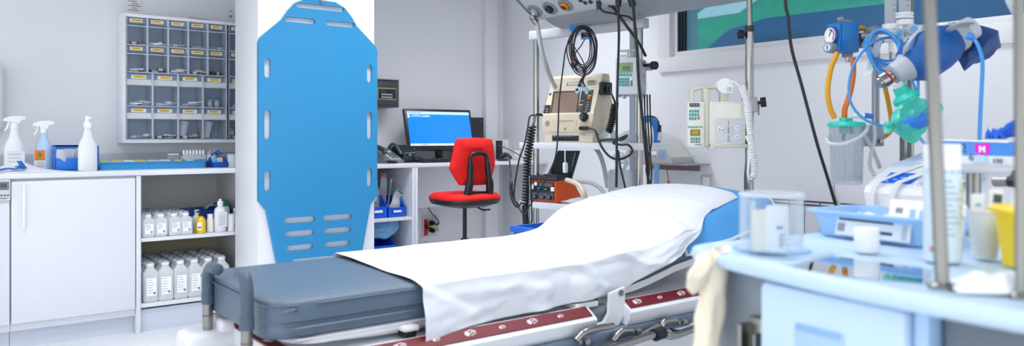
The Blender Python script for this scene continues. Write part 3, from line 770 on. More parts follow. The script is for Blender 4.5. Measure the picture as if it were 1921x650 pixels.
b = B(); b.box(XD + .001, onb(935.7, 5.0), 4.995, 5.015, .565, TZ - .03, LAMI, .002)
tag(b.done('modesty_panel'), 'white panel hung under the desk behind the red chair', 'panel')
BINM = mat('#0c5fe0', .35)
def parts_bin(loc, w, d, h, fh, lab, rz=0):
    t = thing('parts_bin', lab, 'bin', loc, rz, 'blue bins under the desk')
    b = B(); binshell(b, w, d, h, BINM, fh); b.box(-w * .3, w * .3, -.006, .0, fh * .45, fh * .75, mat('#0a4fc0', .4), .001); b.done('bin_shell', t)
    b = B(); b.box(-w * .22, w * .22, -.0075, -.005, fh * .5, fh * .72, PAPER); b.done('label_card', t)
    return t
yb_ = CY + .06
xA = onb(712, yb_); xB = onb(744.5, yb_)
parts_bin((xA - .01, yb_, zs2 + .001), .14, .24, .15, .075, 'blue open bin on the upper desk shelf beside the column')
parts_bin((xB + .002, yb_, zs2 + .001), .14, .24, .135, .065, 'blue open bin on the upper desk shelf beside the white roll')
xC = onb(722, yb_)
parts_bin((xC, yb_, zs3 + .001), .17, .26, .12, .075, 'blue open bin on the lower desk shelf under the clear bag')
def pouch(loc, w, h, rot, m, lab, nm='clear_pouch', band=None, group=None):
    t = B(); ph = random.random() * 6
    t.grid(lambda u, v: ((u - .5) * w * (1 - .25 * v * v), .012 * math.sin(3 * u + ph) * (1 - v) + .008 * math.sin(7 * v + ph), v * h), 10, 10, m, .004)
    if band: t.box(-w * .36, w * .36, -.012, .014, h * .9, h * .97, band, .003)
    o = t.done(nm); o.location = loc; o.rotation_euler = rot; return tag(o, lab, 'pouch', group)
CLP = clear('#dfe7ec', .45, .12, '#e6ecf0'); GRB = mat('#2aa58a', .5)
pouch((xB - .005, yb_ + .05, zs2 + .05), .08, .15, (-.1, .55, .2), CLP, 'clear pouch with green band leaning out of the blue desk bin', band=GRB)
pouch((xA - .02, yb_ + .06, zs2 + .06), .07, .13, (.1, -.2, .1), CLP, 'clear pouch with green end standing in the bin beside the column', band=GRB)
pouch((xA + .03, yb_ + .11, zs2 + .06), .06, .2, (-.1, .1, .4), CLP, 'clear pouch with blue cap behind the first blue bin', band=mat('#3e8fd0', .5))
pouch((xB - .04, yb_ + .15, zs2 + .08), .05, .22, (-.1, .12, -.2), CLP, 'tall clear pouch standing at the back of the upper desk shelf', band=mat('#d8662c', .5))
for i, (dx, ang, col, nm) in enumerate(((.0, .12, '#1f9c80', 'green'), (.022, .2, '#e8edf0', 'white'), (-.025, -.15, '#d86030', 'orange'))):
    b = B(); b.lathe([(.006, 0), (.006, .2), (.0075, .201), (.0075, .225), (.0001, .226)], CLP, 8); b.lathe([(.0078, .2), (.0078, .226)], mat(col, .4), 8)
    o = b.done('capped_tube'); o.location = (xB - .02 + dx, yb_ + .14, zs2 + .035); o.rotation_euler = (-.1, ang, 0); tag(o, 'long tube with %s cap standing in the second blue desk bin' % nm, 'tube')
q = onb(768, yb_ + .16)
b = B(); b.T = Mx.Translation((q + .012, yb_ + .16, zs2 + .058)) @ Mx.Rotation(PI / 2, 4, 'Y'); b.lathe([(.018, -.03), (.05, -.03), (.056, -.02), (.056, .012), (.05, .02), (.018, .02)], mat('#e3e6ea', .6), 22)
tag(b.done('gauze_roll'), 'white roll standing beside the blue bins on the upper desk shelf', 'roll')
b = B()
def bag(u, v):
    a = 2 * PI * u; r = .5 + .5 * math.sin(PI * min(1, v * 1.15) ** .8); ww = .125 * math.sin(PI * (.06 + .9 * v)) ** .6
    k = 1 + .22 * noise.noise(V((math.cos(a) * 2.2, math.sin(a) * 2.2, v * 5)))
    return (-.11 + .26 * v, ww * math.cos(a) * k, .075 * math.sin(a) * k * math.sin(PI * (.06 + .9 * v)) ** .5 + .03 * v)
b.grid(bag, 26, 16, clear('#8cc6f4', .4, .08, '#8ccaf6'))
o = b.done('plastic_bag'); o.location = (xC, yb_ + .1, zs3 + .175); tag(o, 'crumpled clear bag of blue tubing on the lower blue desk bin', 'bag')
b = B()
for k in range(3): b.tube(crv([(-.06 + .03 * math.cos(t * .9 + k) * 2, .05 * math.sin(t * .9), .02 * math.sin(t * 1.7 + k) + .01) for t in range(8)], 5), .006, mat('#2478d8', .35), 6)
o = b.done('blue_tubing'); o.location = (xC + .02, yb_ + .1, zs3 + .18); tag(o, 'blue tubing coiled inside the clear bag under the desk', 'tubing')
# wall sockets
q = at(807, 425, Y=WY); 
so = thing('socket_plate', 'white wall socket plate with black plugs behind the desk', 'socket plate', (q.x, WY, q.z))
b = B(); b.box(-.075, .075, -.012, 0, -.085, .085, mat('#dde0e4', .4), .004)
for sx_ in (-1, 1):
    for sz_ in (-1, 1): b.box(sx_ * .035 - .03, sx_ * .035 + .03, -.0135, -.01, sz_ * .04 - .034, sz_ * .04 + .034, mat('#cdd1d6', .4), .002)
b.done('plate', so)
b = B(); b.box(-.066, -.03, -.015, -.012, -.07, .06, mat('#c2131a', .4), .003); b.done('red_socket', so, label='dark red socket insert')
for i, (dx, dz) in enumerate(((.0, .03), (.0, -.03), (-.035, .0))):
    b = B(); b.cyl((dx, -.012, dz), (dx, -.05, dz), .019, BLACK, 16); b.cyl((dx, -.05, dz), (dx, -.065, dz), .011, BLACK, 12); b.done('plug', so)
b = B(); b.tube(crv([(-.06, -.06, .01), (-.02, -.075, 0), (.03, -.07, -.03), (.06, -.03, -.03)], 6), .004, mat('#e8b81c', .5)); b.cyl((.045, -.04, -.03), (.062, -.014, -.03), .007, mat('#e8b81c', .5))
tag(b.done('network_cable', loc=(q.x, WY, q.z)), 'short yellow cable plugged into the wall socket plate', 'cable')
b = B(); b.tube(crv([(-.06, -.05, .2), (-.04, -.06, .13), (.015, -.07, .07), (.045, -.06, .03), (.05, -.02, .01)], 6), .004, BLACK); b.cyl((.05, -.04, .02), (.05, -.014, .01), .008, mat('#27406b', .5))
tag(b.done('power_cable', loc=(q.x, WY, q.z)), 'black cable hanging from the desk to the wall socket plate', 'cable')
b = B(); b.tube([(-.06, -.03, -.12), (-.03, -.02, -.12), (-.03, -.004, -.12)], .003, mat('#9aa0a6', .5)); tag(b.done('wire_loop', loc=(q.x - .005, WY, q.z)), 'small grey wire end below the socket plate', 'wire')

# safe on the wall
SY = 5.08
x0, x1 = at(690, 170, Y=SY).x, at(749.5, 170, Y=SY).x; z0, z1 = at(749, 202, Y=SY).z, at(749, 151, Y=SY).z
sf = thing('wall_safe', 'dark grey steel safe with keypad on the wall behind the blue board', 'safe', ((x0 + x1) / 2, SY, z0))
w = x1 - x0; h = z1 - z0; sm = mat('#474b52', .45)
b = B(); b.box(-w / 2, w / 2, .008, WY - SY, 0, h, sm, .004); b.done('safe_body', sf)
b = B(); b.box(-w / 2 + .012, w / 2 - .012, 0, .012, .014, h - .014, mat('#3c4047', .45), .003); b.done('safe_door', sf)
kx0, kx1 = at(708, 170, Y=SY).x - (x0 + x1) / 2, at(743, 170, Y=SY).x - (x0 + x1) / 2
b = B(); b.box(kx0, kx1, -.006, .001, h * .27, h * .70, mat('#aeb87a', .4), .003); b.box(kx0 + .004, kx1 - .004, -.008, -.005, h * .30, h * .67, mat('#14181c', .3), .003)
b.box(kx0 + .02, kx0 + .07, -.009, -.007, h * .52, h * .62, mat('#39434a', .2))
for i in range(6):
    for j in range(2): b.cyl((kx0 + .035 + i * .0155, -.008, h * (.36 + .1 * j)), (kx0 + .035 + i * .0155, -.011, h * (.36 + .1 * j)), .0055, mat('#d8dcdf', .4), 10)
b.done('keypad', sf)
b = B(); b.box(x0 - .02, x1 + .004, SY - .01, WY, z1 + .001, z1 + .009, mat('#b8bbc0', .5), .001); tag(b.done('wall_shelf'), 'thin grey shelf board lying over the dark wall safe', 'shelf')

# telephone
DZ = TZ + .0008
px = onb(727, 4.86)
ph = thing('desk_telephone', 'grey and black desk telephone with keypad beside the blue board', 'telephone', (px, 4.88, DZ), .25)
b = B(); T = Mx.Rotation(-.0, 4, 'X')
b.plate([(0, 0), (.19, 0), (.19, .095), (.17, .105), (0, .02)], [], .17, mat('#6d7580', .4), Mx(((0, 0, 1, -.085), (1, 0, 0, -.09), (0, 1, 0, 0), (0, 0, 0, 1)))); b.done('phone_base', ph, ang=25)
fT = frame((0.02, -.005, .0635), (1, 0, 0), (0, -.46, .888))
b = B(); b.box(-.045, .05, -.08, .085, -.002, .004, mat('#c3c9cf', .35), .002, T=fT)
b.box(-.038, .043, .045, .08, .003, .006, mat('#4a5560', .2), T=fT)
for i in range(4):
    for j in range(3): b.box(-.03 + j * .026, -.012 + j * .026, -.07 + i * .022, -.056 + i * .022, .003, .008, mat('#262b33', .4), .002, T=fT)
b.done('keypad', ph)
b = B(); b.tube(crv([(-.075, -.07, .07), (-.075, -.05, .095), (-.075, .03, .12), (-.075, .08, .14), (-.075, .095, .125)], 5), [.02] * 3 + [.017] * 14 + [.02] * 4, mat('#333940', .35), 12); b.done('handset', ph)
b = B()
b.tube([(-.075 + .008 * math.cos(t * 1.3), -.095 - .0045 * t * .5, .012 + .008 * math.sin(t * 1.3)) for t in range(40)], .0035, BLACK, 6); b.done('coiled_cord', ph)
px = onb(757, 4.92)
pr = thing('label_printer', 'black rounded label printer between telephone and monitor', 'printer', (px, 4.95, DZ), .2)
b = B(); b.plate([(-.09, 0), (.07, 0), (.07, .05), (.05, .1), (.01, .128), (-.03, .125), (-.06, .1), (-.085, .065)], [], .12, mat('#1d2127', .3), Mx(((0, 0, 1, -.06), (1, 0, 0, 0), (0, 1, 0, 0), (0, 0, 0, 1)))); b.done('printer_case', pr, ang=35)
b = B(); b.box(-.052, .052, -.094, -.07, .062, .074, STEEL, .002); b.box(-.01, .012, -.096, -.08, .05, .06, mat('#5cb4ea', .3), .002); b.done('front_band', pr)
b = B(); b.tube(crv([(-.062, -.07, .06), (-.066, -.02, .12), (-.066, .03, .132), (-.066, .075, .09)], 5), .012, mat('#4d545c', .35), 8); b.done('side_rim', pr)

# monitor
mxl, mxr = onb(771, 5.0), onb(888, 5.0)
mw_ = mxr - mxl + .03; mh = .325
mo = thing('computer_monitor', 'black computer monitor showing a blue desktop on the desk', 'monitor', ((mxl + mxr) / 2 , 5.0, DZ), -.03)
T = Mx.Translation((0, .0, .085)) @ Mx.Rotation(-.24, 4, 'X')
b = B(); b.box(-mw_ / 2, mw_ / 2, 0, .03, 0, mh, mat('#1c2026', .35), .006, T=T); b.box(-mw_ * .3, mw_ * .3, .028, .06, .05, mh - .06, mat('#1c2026', .4), .012, T=T); b.done('monitor_case', mo)
b = B(); bz = .021; x0, x1 = -mw_ / 2 + bz, mw_ / 2 - bz; z0, z1 = .035, mh - .022
b.box(x0, x1, -.0015, .001, z0, z1, mat('#0a70c8', .25, emit=.75, var=.06, vscale=3), T=T)
b.box(x0, x1, -.0022, -.0012, z1 - .022, z1, mat('#a9d0ee', .3, emit=.7), T=T)
b.box(x0, x1, -.0022, -.0012, z0, z0 + .016, mat('#bcd8ee', .3, emit=.7), T=T)
for k in range(8): b.box(x0 + .01 + k * .014, x0 + .018 + k * .014, -.003, -.002, z1 - .013, z1 - .005, mat(['#30343c', '#b8862c', '#28557c', '#7c3030'][k % 4], .5), T=T)
b.box(x0 + .03, x0 + .2, -.003, -.002, z1 - .045, z1 - .028, mat('#5f9fd6', .4, emit=.5), T=T); b.box(x0 + .045, x0 + .11, -.0036, -.0026, z1 - .036, z1 - .03, PAPER, T=T); b.box(x0 + .13, x0 + .185, -.0036, -.0026, z1 - .042, z1 - .033, PAPER, T=T)
b.box(x0 + .002, x0 + .02, -.003, -.002, z1 - .05, z1 - .026, mat('#d8e4ee', .4, emit=.5), T=T)
for k, c_ in enumerate(('#e0a030', '#3070c0', '#d03030', '#d8a060')): b.box(x0 + .095 + k * .015, x0 + .104 + k * .015, -.003, -.002, z0 + .004, z0 + .012, mat(c_, .5), T=T)
b.box(-mw_ / 2 + .02, -mw_ / 2 + .06, -.001, .0, .008, .012, mat('#8e949b', .4), T=T)
b.done('screen', mo)
b = B(); b.plate(rrect(-.12, .12, -.07, .07, .05, 5), [], .014, mat('#0e1115', .3), Mx.Translation((.0, .03, 0))); b.box(-.03, .03, .05, .075, .01, .2, mat('#0e1115', .35), .006); b.cyl((0, .03, .014), (0, .03, .022), .075, mat('#0e1115', .3), 24); b.done('monitor_stand', mo)
kb = thing('keyboard', 'black keyboard lying in front of the monitor', 'keyboard', (onb(828, 4.82), 4.80, DZ), -.02)
b = B(); b.box(-.2, .2, -.065, .065, 0, .018, mat('#16191e', .45), .005); b.done('keyboard_case', kb)
b = B()
for i in range(5):
    for j in range(17): b.box(-.19 + j * .0222, -.172 + j * .0222, -.055 + i * .022, -.038 + i * .022, .017, .026, mat('#2b3038', .5), .002, 1)
b.done('keys', kb)
b = B(); y_ = 4.74
b.tube(crv([(onb(766, 4.9), 4.9, DZ + .03), (onb(778, 4.85), 4.86, DZ + .045), (onb(796, 4.85), 4.85, DZ + .02), (onb(810, 4.8), 4.88, DZ + .01)], 6), .005, BLACK); b.tube(crv([(onb(768, 4.9), 4.85, DZ + .03), (onb(786, 4.8), 4.80, DZ + .012), (onb(808, 4.72), 4.72, DZ + .006), (onb(835, 4.72), 4.715, DZ + .006)], 6), .0055, BLACK)
b.tube(crv([(onb(762, 4.9), 4.92, DZ + .05), (onb(768, 4.95), 5.0, DZ + .075), (onb(775, 5), 5.1, DZ + .1)], 6), .004, BLACK)
tag(b.done('desk_cables'), 'loose black cables lying between the printer and the keyboard', 'cables')
# computer
x0, x1 = onb(868, 5.1), onb(909, 5.08)
pc = thing('desktop_computer', 'black upright desktop computer behind the monitor', 'computer', ((x0 + x1) / 2, 5.09, DZ))
hz = at(905, 221, Y=5.08).z - TZ
b = B(); b.box(-(x1 - x0) / 2, (x1 - x0) / 2, 0, .17, 0, hz, mat('#23262b', .45), .004); b.done('computer_case', pc)
b = B(); b.box((x1 - x0) / 2 - .035, (x1 - x0) / 2 - .018, -.002, .001, hz - .035, hz - .022, mat('#4b5058', .3), .001); b.box(-.04, .01, -.002, .001, .04, .2, mat('#1a1d21', .5), .001); b.done('front_panel', pc)
# papers and small dark screen at the desk end
q = onb(934, 5.12)
b = B(); b.box(-.028, .028, 0, .02, 0, .155, mat('#1b2129', .3), .003); b.box(.028, .034, -.001, .022, 0, .158, PAPER, .001)
tag(b.done('small_display', loc=(q + .005, 5.1, DZ)), 'small dark upright display behind the red chair on the desk', 'display')
q = onb(948, 5.15)
for i, (dx, w_, h_, tl) in enumerate(((-.11, .11, .15, .1), (.02, .13, .165, -.06), (.08, .1, .12, .12))):
    b = B(); b.box(-w_ / 2, w_ / 2, 0, .004, 0, h_, PAPER, .001)
    for k in range(5): b.box(-w_ * .35, w_ * (.1 + .06 * (k % 3)), -.0006, 0, h_ * (.85 - k * .08), h_ * (.87 - k * .08), mat('#aeb5bf', .7))
    o = b.done('paper_sheet'); o.location = (q + dx, 5.17 + .02 * i, DZ); o.rotation_euler = (-.12, 0, tl); tag(o, 'white printed sheet propped against the wall, %s from the computer' % ORD[i], 'paper', 'papers at the desk end')
b = B(); b.box(-.05, .05, -.04, .04, 0, .075, mat('#eceef0', .6), .003); tag(b.done('tissue_box', loc=(onb(960, 5.0) + .05, 5.0, DZ)), 'small white box at the far end of the desk', 'box')
b = B(); b.box(-.09, .05, -.05, .05, 0, .03, mat('#e9ebee', .6), .004); tag(b.done('paper_stack', loc=(onb(968, 4.95) + .05, 4.9, DZ)), 'low stack of white paper at the far end of the desk', 'paper stack')
sc = thing('barcode_scanner', 'black handheld scanner resting at the far end of the desk', 'scanner', (onb(945, 4.74), 4.74, DZ), -.3)
b = B(); b.tube(crv([(-.035, 0, .02), (-.02, 0, .035), (.01, 0, .045), (.035, -.005, .04), (.05, -.03, .022)], 4), [.016, .018, .02, .021, .022, .022, .021, .021, .02, .02, .019, .018, .016, .014, .013, .012, .011], BLACK, 12); b.box(-.045, .03, -.02, .02, 0, .02, mat('#2a2e34', .4), .006); b.done('scanner_body', sc)

# ================= red chair
ch = thing('office_chair', 'red upholstered swivel chair with black bracket at the desk', 'chair', (2.892, 4.25, 0), 0)
REDF = mat('#e20d08', .75, var=.03, bump=.25, bscale=300)
SZ = .725
b = B()
def seat(u, v):
    a = 2 * PI * u; rr = (abs(math.cos(a)) ** 3.2 + abs(math.sin(a)) ** 3.2) ** (-1 / 3.2)
    r = [0, .55, .9, 1.0, 1.0, .96][int(v * 5 + .5)]; z = [.012, .010, .002, -.018, -.034, -.04][int(v * 5 + .5)]
    return (.215 * rr * math.cos(a) * r, .205 * rr * math.sin(a) * r, SZ + z + .01 * math.cos(a) * 0)
b.grid(seat, 40, 5, REDF); b.done('seat', ch, ang=60)
b = B()
b.lathe([(.20, -.028), (.208, -.04), (.195, -.065), (.13, -.085), (.07, -.095), (.0001, -.096)], BLACK, 28, Mx.Translation((0, 0, SZ)), sx=1.06, sq=1.0); b.done('seat_shell', ch)
b = B()
YBK = -.12
def back(u, v, off):
    # hexagonal upholstered pad
    pass
out = [(-.165, .955 - SZ), (-.14, 1.072 - SZ), (-.115, 1.088 - SZ), (.0, 1.094 - SZ), (.10, 1.088 - SZ), (.145, 1.07 - SZ), (.168, .95 - SZ), (.165, .90 - SZ), (.125, .80 - SZ), (.105, .785 - SZ), (-.09, .785 - SZ), (-.12, .80 - SZ), (-.175, .885 - SZ), (-.178, .91 - SZ)]
oc = crv([(x, z, 0) for x, z in out], 3, True)
pts = [(p.x, p.y) for p in oc]
cxm, czm = 0, .21
vs = []; fs = []; n = len(pts)
lay = [(.0, .8, .045), (0, .93, .04), (0, 1, .022), (0, 1, .0), (0, .95, -.012), (0, .6, -.016)]
for _, s_, y_ in lay: vs += [(cxm + (x - cxm) * s_, YBK + y_ - .04 * ((z - czm) * 2.2) ** 2 + .05 * (x * 2) ** 2 * 2, SZ + czm + (z - czm) * s_) for x, z in pts]
for k in range(len(lay) - 1):
    for i in range(n): j = (i + 1) % n; fs.append((k * n + i, k * n + j, (k + 1) * n + j, (k + 1) * n + i))
fs.append(tuple(range(n))[::-1]); fs.append(tuple(range((len(lay) - 1) * n, len(lay) * n)))
b.raw(vs, fs, REDF); b.bm.normal_update(); bmesh.ops.recalc_face_normals(b.bm, faces=b.bm.faces[:]); b.done('backrest', ch, ang=60)
b = B()
yk = YBK - .045
cl_ = crv([(x * 1.22, y, z) for x, y, z in [(-.105, yk + .09, SZ - .055), (-.075, yk + .02, SZ - .02), (-.066, yk - .005, SZ + .06), (-.056, yk + .0, SZ + .15), (-.05, yk + .01, SZ + .235), (-.035, yk + .012, SZ + .262), (.0, yk + .012, SZ + .268), (.04, yk + .012, SZ + .262), (.056, yk + .01, SZ + .235), (.06, yk + .0, SZ + .15), (.068, yk - .005, SZ + .06), (.078, yk + .02, SZ - .02), (.11, yk + .09, SZ - .055)]], 4)
rr_ = [.026 if p.z < SZ + .1 else (.02 if p.z < SZ + .2 else .0135) for p in cl_]
b.tube(cl_, rr_, BLACK, 10); b.box(-.075, .075, yk - .0, yk + .02, SZ - .03, SZ + .02, BLACK, .012); b.box(-.06, .06, yk, .05, SZ - .075, SZ - .05, BLACK, .01); b.done('back_bracket', ch)
b = B(); b.cyl((0, 0, SZ - .08), (0, 0, SZ - .3), .014, BLACK, 16); b.cyl((0, 0, SZ - .30), (0, 0, .09), .026, BLACK, 16); b.done('gas_column', ch)
b = B(); b.tube(crv([(.05, -.02, SZ - .08), (.08, -.05, SZ - .1), (.1, -.07, SZ - .112), (.15, -.08, SZ - .112)], 4), .006, BLACK); b.done('height_lever', ch)
for k in range(5):
    a = k * 2 * PI / 5 + .3; c_, s_ = math.cos(a), math.sin(a)
    b = B(); b.tube([(0, 0, .1), (.15 * c_, .15 * s_, .085), (.28 * c_, .28 * s_, .065)], [.024, .02, .014], BLACK, 10); l_ = b.done('leg', ch)
    b = B(); b.cyl((.28 * c_ - .012 * s_, .28 * s_ + .012 * c_, .027), (.28 * c_ + .012 * s_, .28 * s_ - .012 * c_, .027), .026, BLACK, 16); b.cyl((.28 * c_, .28 * s_, .05), (.28 * c_, .28 * s_, .07), .008, BLACK, 8); b.done('caster', l_)
# ================= helper: where a picture ray meets a plane z=0 of a frame
def hitF(px, py, M):
    o = V((0, 0, CH)); r = at(px, py, d=1.0) - o
    Mi = M.inverted(); lo = Mi @ o; ld = Mi.to_3x3() @ r
    t = -lo.z / ld.z; p = lo + ld * t
    return p.x, p.y
def TM(loc, rz): return Mx.Translation(loc) @ Mx.Rotation(rz, 4, 'Z')
def pts_d(lst): return [at(x, y, d=d) for x, y, d in lst]
def cable(name, lab, lst, r, m, n=6, seg=7, cat='cable', group=None, ends=None):
    b = B(); p = crv(pts_d(lst), n); b.tube(p, r, m, seg)
    if ends:
        for e in ends:
            i = 0 if e == 0 else -1; q = p[i]; d = (p[i] - p[1 if e == 0 else -2]).normalized(); b.cyl(q - d * .045, q, r * 2.2, m, 10, r * 1.3 if e else r * 2.6)
    return tag(b.done(name, ang=70), lab, cat, group)
def helix(path, R, r, m, turns, b, seg=6, per=9):
    pp = [V(p) for p in path]; L = [0]
    for i in range(1, len(pp)): L.append(L[-1] + (pp[i] - pp[i - 1]).length)
    out = []; N = turns * per; j = 0
    for k in range(N + 1):
        s = L[-1] * k / N
        while j < len(L) - 2 and L[j + 1] < s: j += 1
        t = (s - L[j]) / max(1e-9, L[j + 1] - L[j]); c = pp[j].lerp(pp[j + 1], min(1, t)); d = (pp[j + 1] - pp[j]).normalized()
        u = d.cross(V((.3, .9, .1))).normalized(); w = d.cross(u); a = 2 * PI * k / per
        out.append(c + (u * math.cos(a) + w * math.sin(a)) * R)
    b.tube(out, r, m, seg)

# ================= overhead supply unit
PG = mat('#b9bcc1', .4, var=.02)
pu = thing('ceiling_supply_unit', 'long grey overhead supply unit with gas outlets above the equipment rack', 'supply unit', (2.85, 0, 0))
b = B(); yE = 3.44; yN = 1.0
prof = [(-.33, 2.08), (-.30, 2.01), (-.02, 1.79), (0, 1.782), (.0, 1.79), (.35, 1.80), (.37, 2.08)]
T = Mx(((1, 0, 0, 0), (0, 0, -1, yE), (0, 1, 0, 0), (0, 0, 0, 1)))
b.plate([(-.33, 2.08), (-.305, 2.0), (-.03, 1.79), (-.005, 1.78), (.33, 1.80), (.36, 2.08)], [], yE - yN, PG, T); b.done('unit_body', pu, ang=30)
b = B(); b.tube(crv([(-.325, yE + .0, 2.09), (-.31, yE + .002, 2.0), (-.03, yE + .002, 1.79), (.0, yE, 1.78)], 6), .006, mat('#70757c', .5), 8); b.done('end_trim', pu)
b = B()
def fair(u, v):
    a = PI * u; return (.01 + .33 * u, yE - .05 - (yE - yN - .05) * v, 1.782 - .05 * math.sin(a) ** .8)
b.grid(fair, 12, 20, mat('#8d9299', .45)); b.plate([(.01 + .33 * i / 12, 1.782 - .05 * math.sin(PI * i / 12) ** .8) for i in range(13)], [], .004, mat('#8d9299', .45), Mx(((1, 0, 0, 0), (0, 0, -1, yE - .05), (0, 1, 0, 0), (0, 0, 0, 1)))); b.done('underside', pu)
b = B(); q = at(1092, 34, X=3.0); b.lathe([(.055, -.05), (.05, -.03), (.045, .02)], mat('#8b9097', .45), 24, Mx.Translation((q.x - 2.85, q.y, 1.785 - .005)) @ Mx.Diagonal((1, 1, 1, 1))); b.cyl((q.x - 2.85, q.y, 1.74), (q.x - 2.85, q.y, 1.755), .065, mat('#9a9fa6', .4), 24); b.done('pivot', pu)
FT = Mx.Translation((2.85 - .03, 0, 1.79)) @ frame((0, 0, 0), (0, -1, 0), V((-.21, 0, -.275)))
nrm = (FT.to_3x3() @ V((0, 0, 1)))
def outlet(px, py, col, col2, nm, deep):
    x, y = hitF(px, py, FT); M_ = Mx.Translation((-2.85, 0, 0)) @ FT @ Mx.Translation((x, y, 0))
    b = B(); b.lathe([(.047, 0), (.047, .006), (.036, .008), (.032, .003), (.0001, .003)], mat('#7f858d', .4), 26, M_); o = b.done('outlet_rosette', pu)
    b = B(); b.lathe([(.022, .002), (.024, .02), (.019, .024), (.018, .012), (.0001, .012)], mat(col, .4), 18, M_); b.lathe([(.012, .01), (.012, .026), (.004, .028), (.0001, .028)], mat(col2, .3), 12, M_); b.done(nm, o)
    return x, y
outlet(1004, 20, '#9fa5ac', '#c9cdd2', 'oxygen_socket', 0); outlet(1032, 15, '#23282f', '#3a4048', 'vacuum_socket', 0); outlet(1061, 9, '#d98a14', '#5a3a10', 'air_socket', 0)
for i, (px, py) in enumerate(((1089, 0.5), (1098, 5), (1108, 3.5))):
    x, y = hitF(px, py, FT); M_ = Mx.Translation((-2.85, 0, 0)) @ FT @ Mx.Translation((x, y, 0)); b = B(); b.lathe([(.013, 0), (.013, .004), (.009, .006), (.0001, .004)], mat('#23272d', .4), 14, M_); b.done('earth_socket', pu)
b = B(); b.box(-.05, .2, 2.2, 2.45, 2.07, CEIL, PG, .01); b.done('drop_column', pu)
b = B(); q = at(1180, 20, d=4.05)
hk = [at(1176, 18, d=4.05), at(1179, 23, d=4.05), at(1184, 18, d=4.0), at(1192, 16, d=4.0), at(1197, 25, d=4.0), at(1201, 26, d=4.0), at(1203, 20, d=4.0)]
b.tube(crv(hk, 6), .0035, mat('#6d747d', .3, metal=1)); b.cyl(at(1192, 16, d=4.0), at(1192, 4, d=4.0), .0035, STEEL, 8)
tag(b.done('wire_hook'), 'small curved wire hook under the overhead supply unit', 'hook')

# ================= equipment rack
RL = V((2.994, 3.627, 0)); RRz = math.atan2(-.731, .126)
RM = TM(RL, RRz)
def R(px, py, y=0.0): x, z = hitF(px, py, RM @ frame((0, y, 0), (1, 0, 0), (0, -1, 0))); return x, z
rk = thing('equipment_rack', 'chrome and white equipment rack carrying the beige defibrillator', 'rack', RL, RRz)
RWm = mat('#dcdee3', .35, var=.015)
for x in (0, .742):
    b = B(); b.cyl((x, 0, .06), (x, 0, 1.70), .018, CHROME, 20); b.cyl((x, 0, .06), (x, 0, .09), .026, STEEL, 20); b.done('post', rk)
b = B(); b.box(-.035, .785, -.03, .03, 1.69, 1.745, mat('#c4c6ca', .4, var=.02), .006); b.done('crossbeam', rk)
b = B(); b.box(.655, .685, .03, .05, .8, 1.69, mat('#aeb5c0', .35), .003); b.done('mounting_rail', rk)
xl, _ = R(976, 272, -.05); xr, _ = R(1218, 272, -.0)
def shelf(z, x0, x1, nm):
    b = B(); b.box(x0, x1, -.055, .24, z - .006, z, RWm, .002); b.box(x0, x1, -.06, -.052, z - .034, z + .004, RWm, .002); b.box(x0, x1, .232, .24, z - .034, z + .004, RWm, .002); b.box(x0, x0 + .006, -.055, .235, z - .034, z + .003, RWm, .002); b.box(x1 - .006, x1, -.055, .235, z - .034, z + .003, RWm, .002)
    s_ = b.done('shelf', rk); return s_
ZM, ZLo = 1.062, .705
shelf(ZM, xl, .80, 'm'); shelf(ZLo, xl + .0, .80, 'l')
b = B()
for x in (0, .742):
    b.box(x - .02, x + .02, -.3, .3, .05, .085, PG, .01)
b.box(0, .742, -.02, .02, .055, .08, PG); base = b.done('base_frame', rk)
for x in (0, .742):
    for y in (-.28, .28):
        b = B(); b.cyl((x - .012, y, .027), (x + .012, y, .027), .026, RUBB, 16); b.box(x - .016, x + .016, y - .012, y + .012, .03, .056, GREYP); b.done('caster', base)

# ================= defibrillator
BEI = mat('#d9ccb4', .45, var=.02); BEI2 = mat('#c3b29a', .5); BED = mat('#16202c', .4)
x0, _ = R(1017, 262, -.035); x1, _ = R(1113, 262, -.035)
W = x1 - x0
df = thing('defibrillator', 'beige defibrillator monitor with brown screen and carrying handle on the rack shelf', 'defibrillator', RM @ V((x0, -.035, ZM + .005)), RRz)
DM = TM(RM @ V((x0, -.035, ZM + .005)), RRz)
b = B(); b.box(.02, W - .005, .0, .17, 0, .045, BEI, .004); b.done('base_module', df)
bF = frame((0, 0, 0), (1, 0, 0), (0, -1, 0)); 
def DR(px, py, M): return hitF(px, py, DM @ M)
xa_, za_ = DR(1036, 258, bF); xb_, zb_ = DR(1086, 269, bF)
b = B(); b.box(xa_, xb_, -.002, .002, .008, .04, BED, .001); 
for k in range(2): b.box(xa_ + (xb_ - xa_) * (.33 + .33 * k), xa_ + (xb_ - xa_) * (.6 + .33 * k), -.004, -.001, .014, .026, mat('#0b1016', .3), .002)
for k in range(6): b.box(xa_ + .012 + k * .026, xa_ + .03 + k * .026, -.003, -.001, .032, .035, mat('#7d8791', .5))
b.done('printer_panel', df, label='black slotted panel')
# main body as a side profile (y, z)
z0 = .048
prof = [(.0, z0), (-.006, z0 + .02), (.0, z0 + .118), (.012, z0 + .128), (.075, z0 + .29), (.082, z0 + .335), (.10, z0 + .352), (.155, z0 + .352), (.165, z0 + .33), (.15, z0 + .30), (.16, z0 + .26), (.2, z0 + .16), (.2, z0 + .03), (.18, z0)]
b = B()
hz0, hz1 = z0 + .305, z0 + .328
T = Mx(((0, 0, 1, 0), (1, 0, 0, 0), (0, 1, 0, 0), (0, 0, 0, 1)))
b.plate(prof, [], W, BEI, T)
bmesh.ops.bevel(b.bm, geom=[e for e in b.bm.edges if abs(e.verts[0].co.x - e.verts[1].co.x) < 1e-6 and (len(e.link_faces) == 2)], offset=.008, segments=2, profile=.5, affect='EDGES', clamp_overlap=True)
b.done('defibrillator_body', df, ang=32)
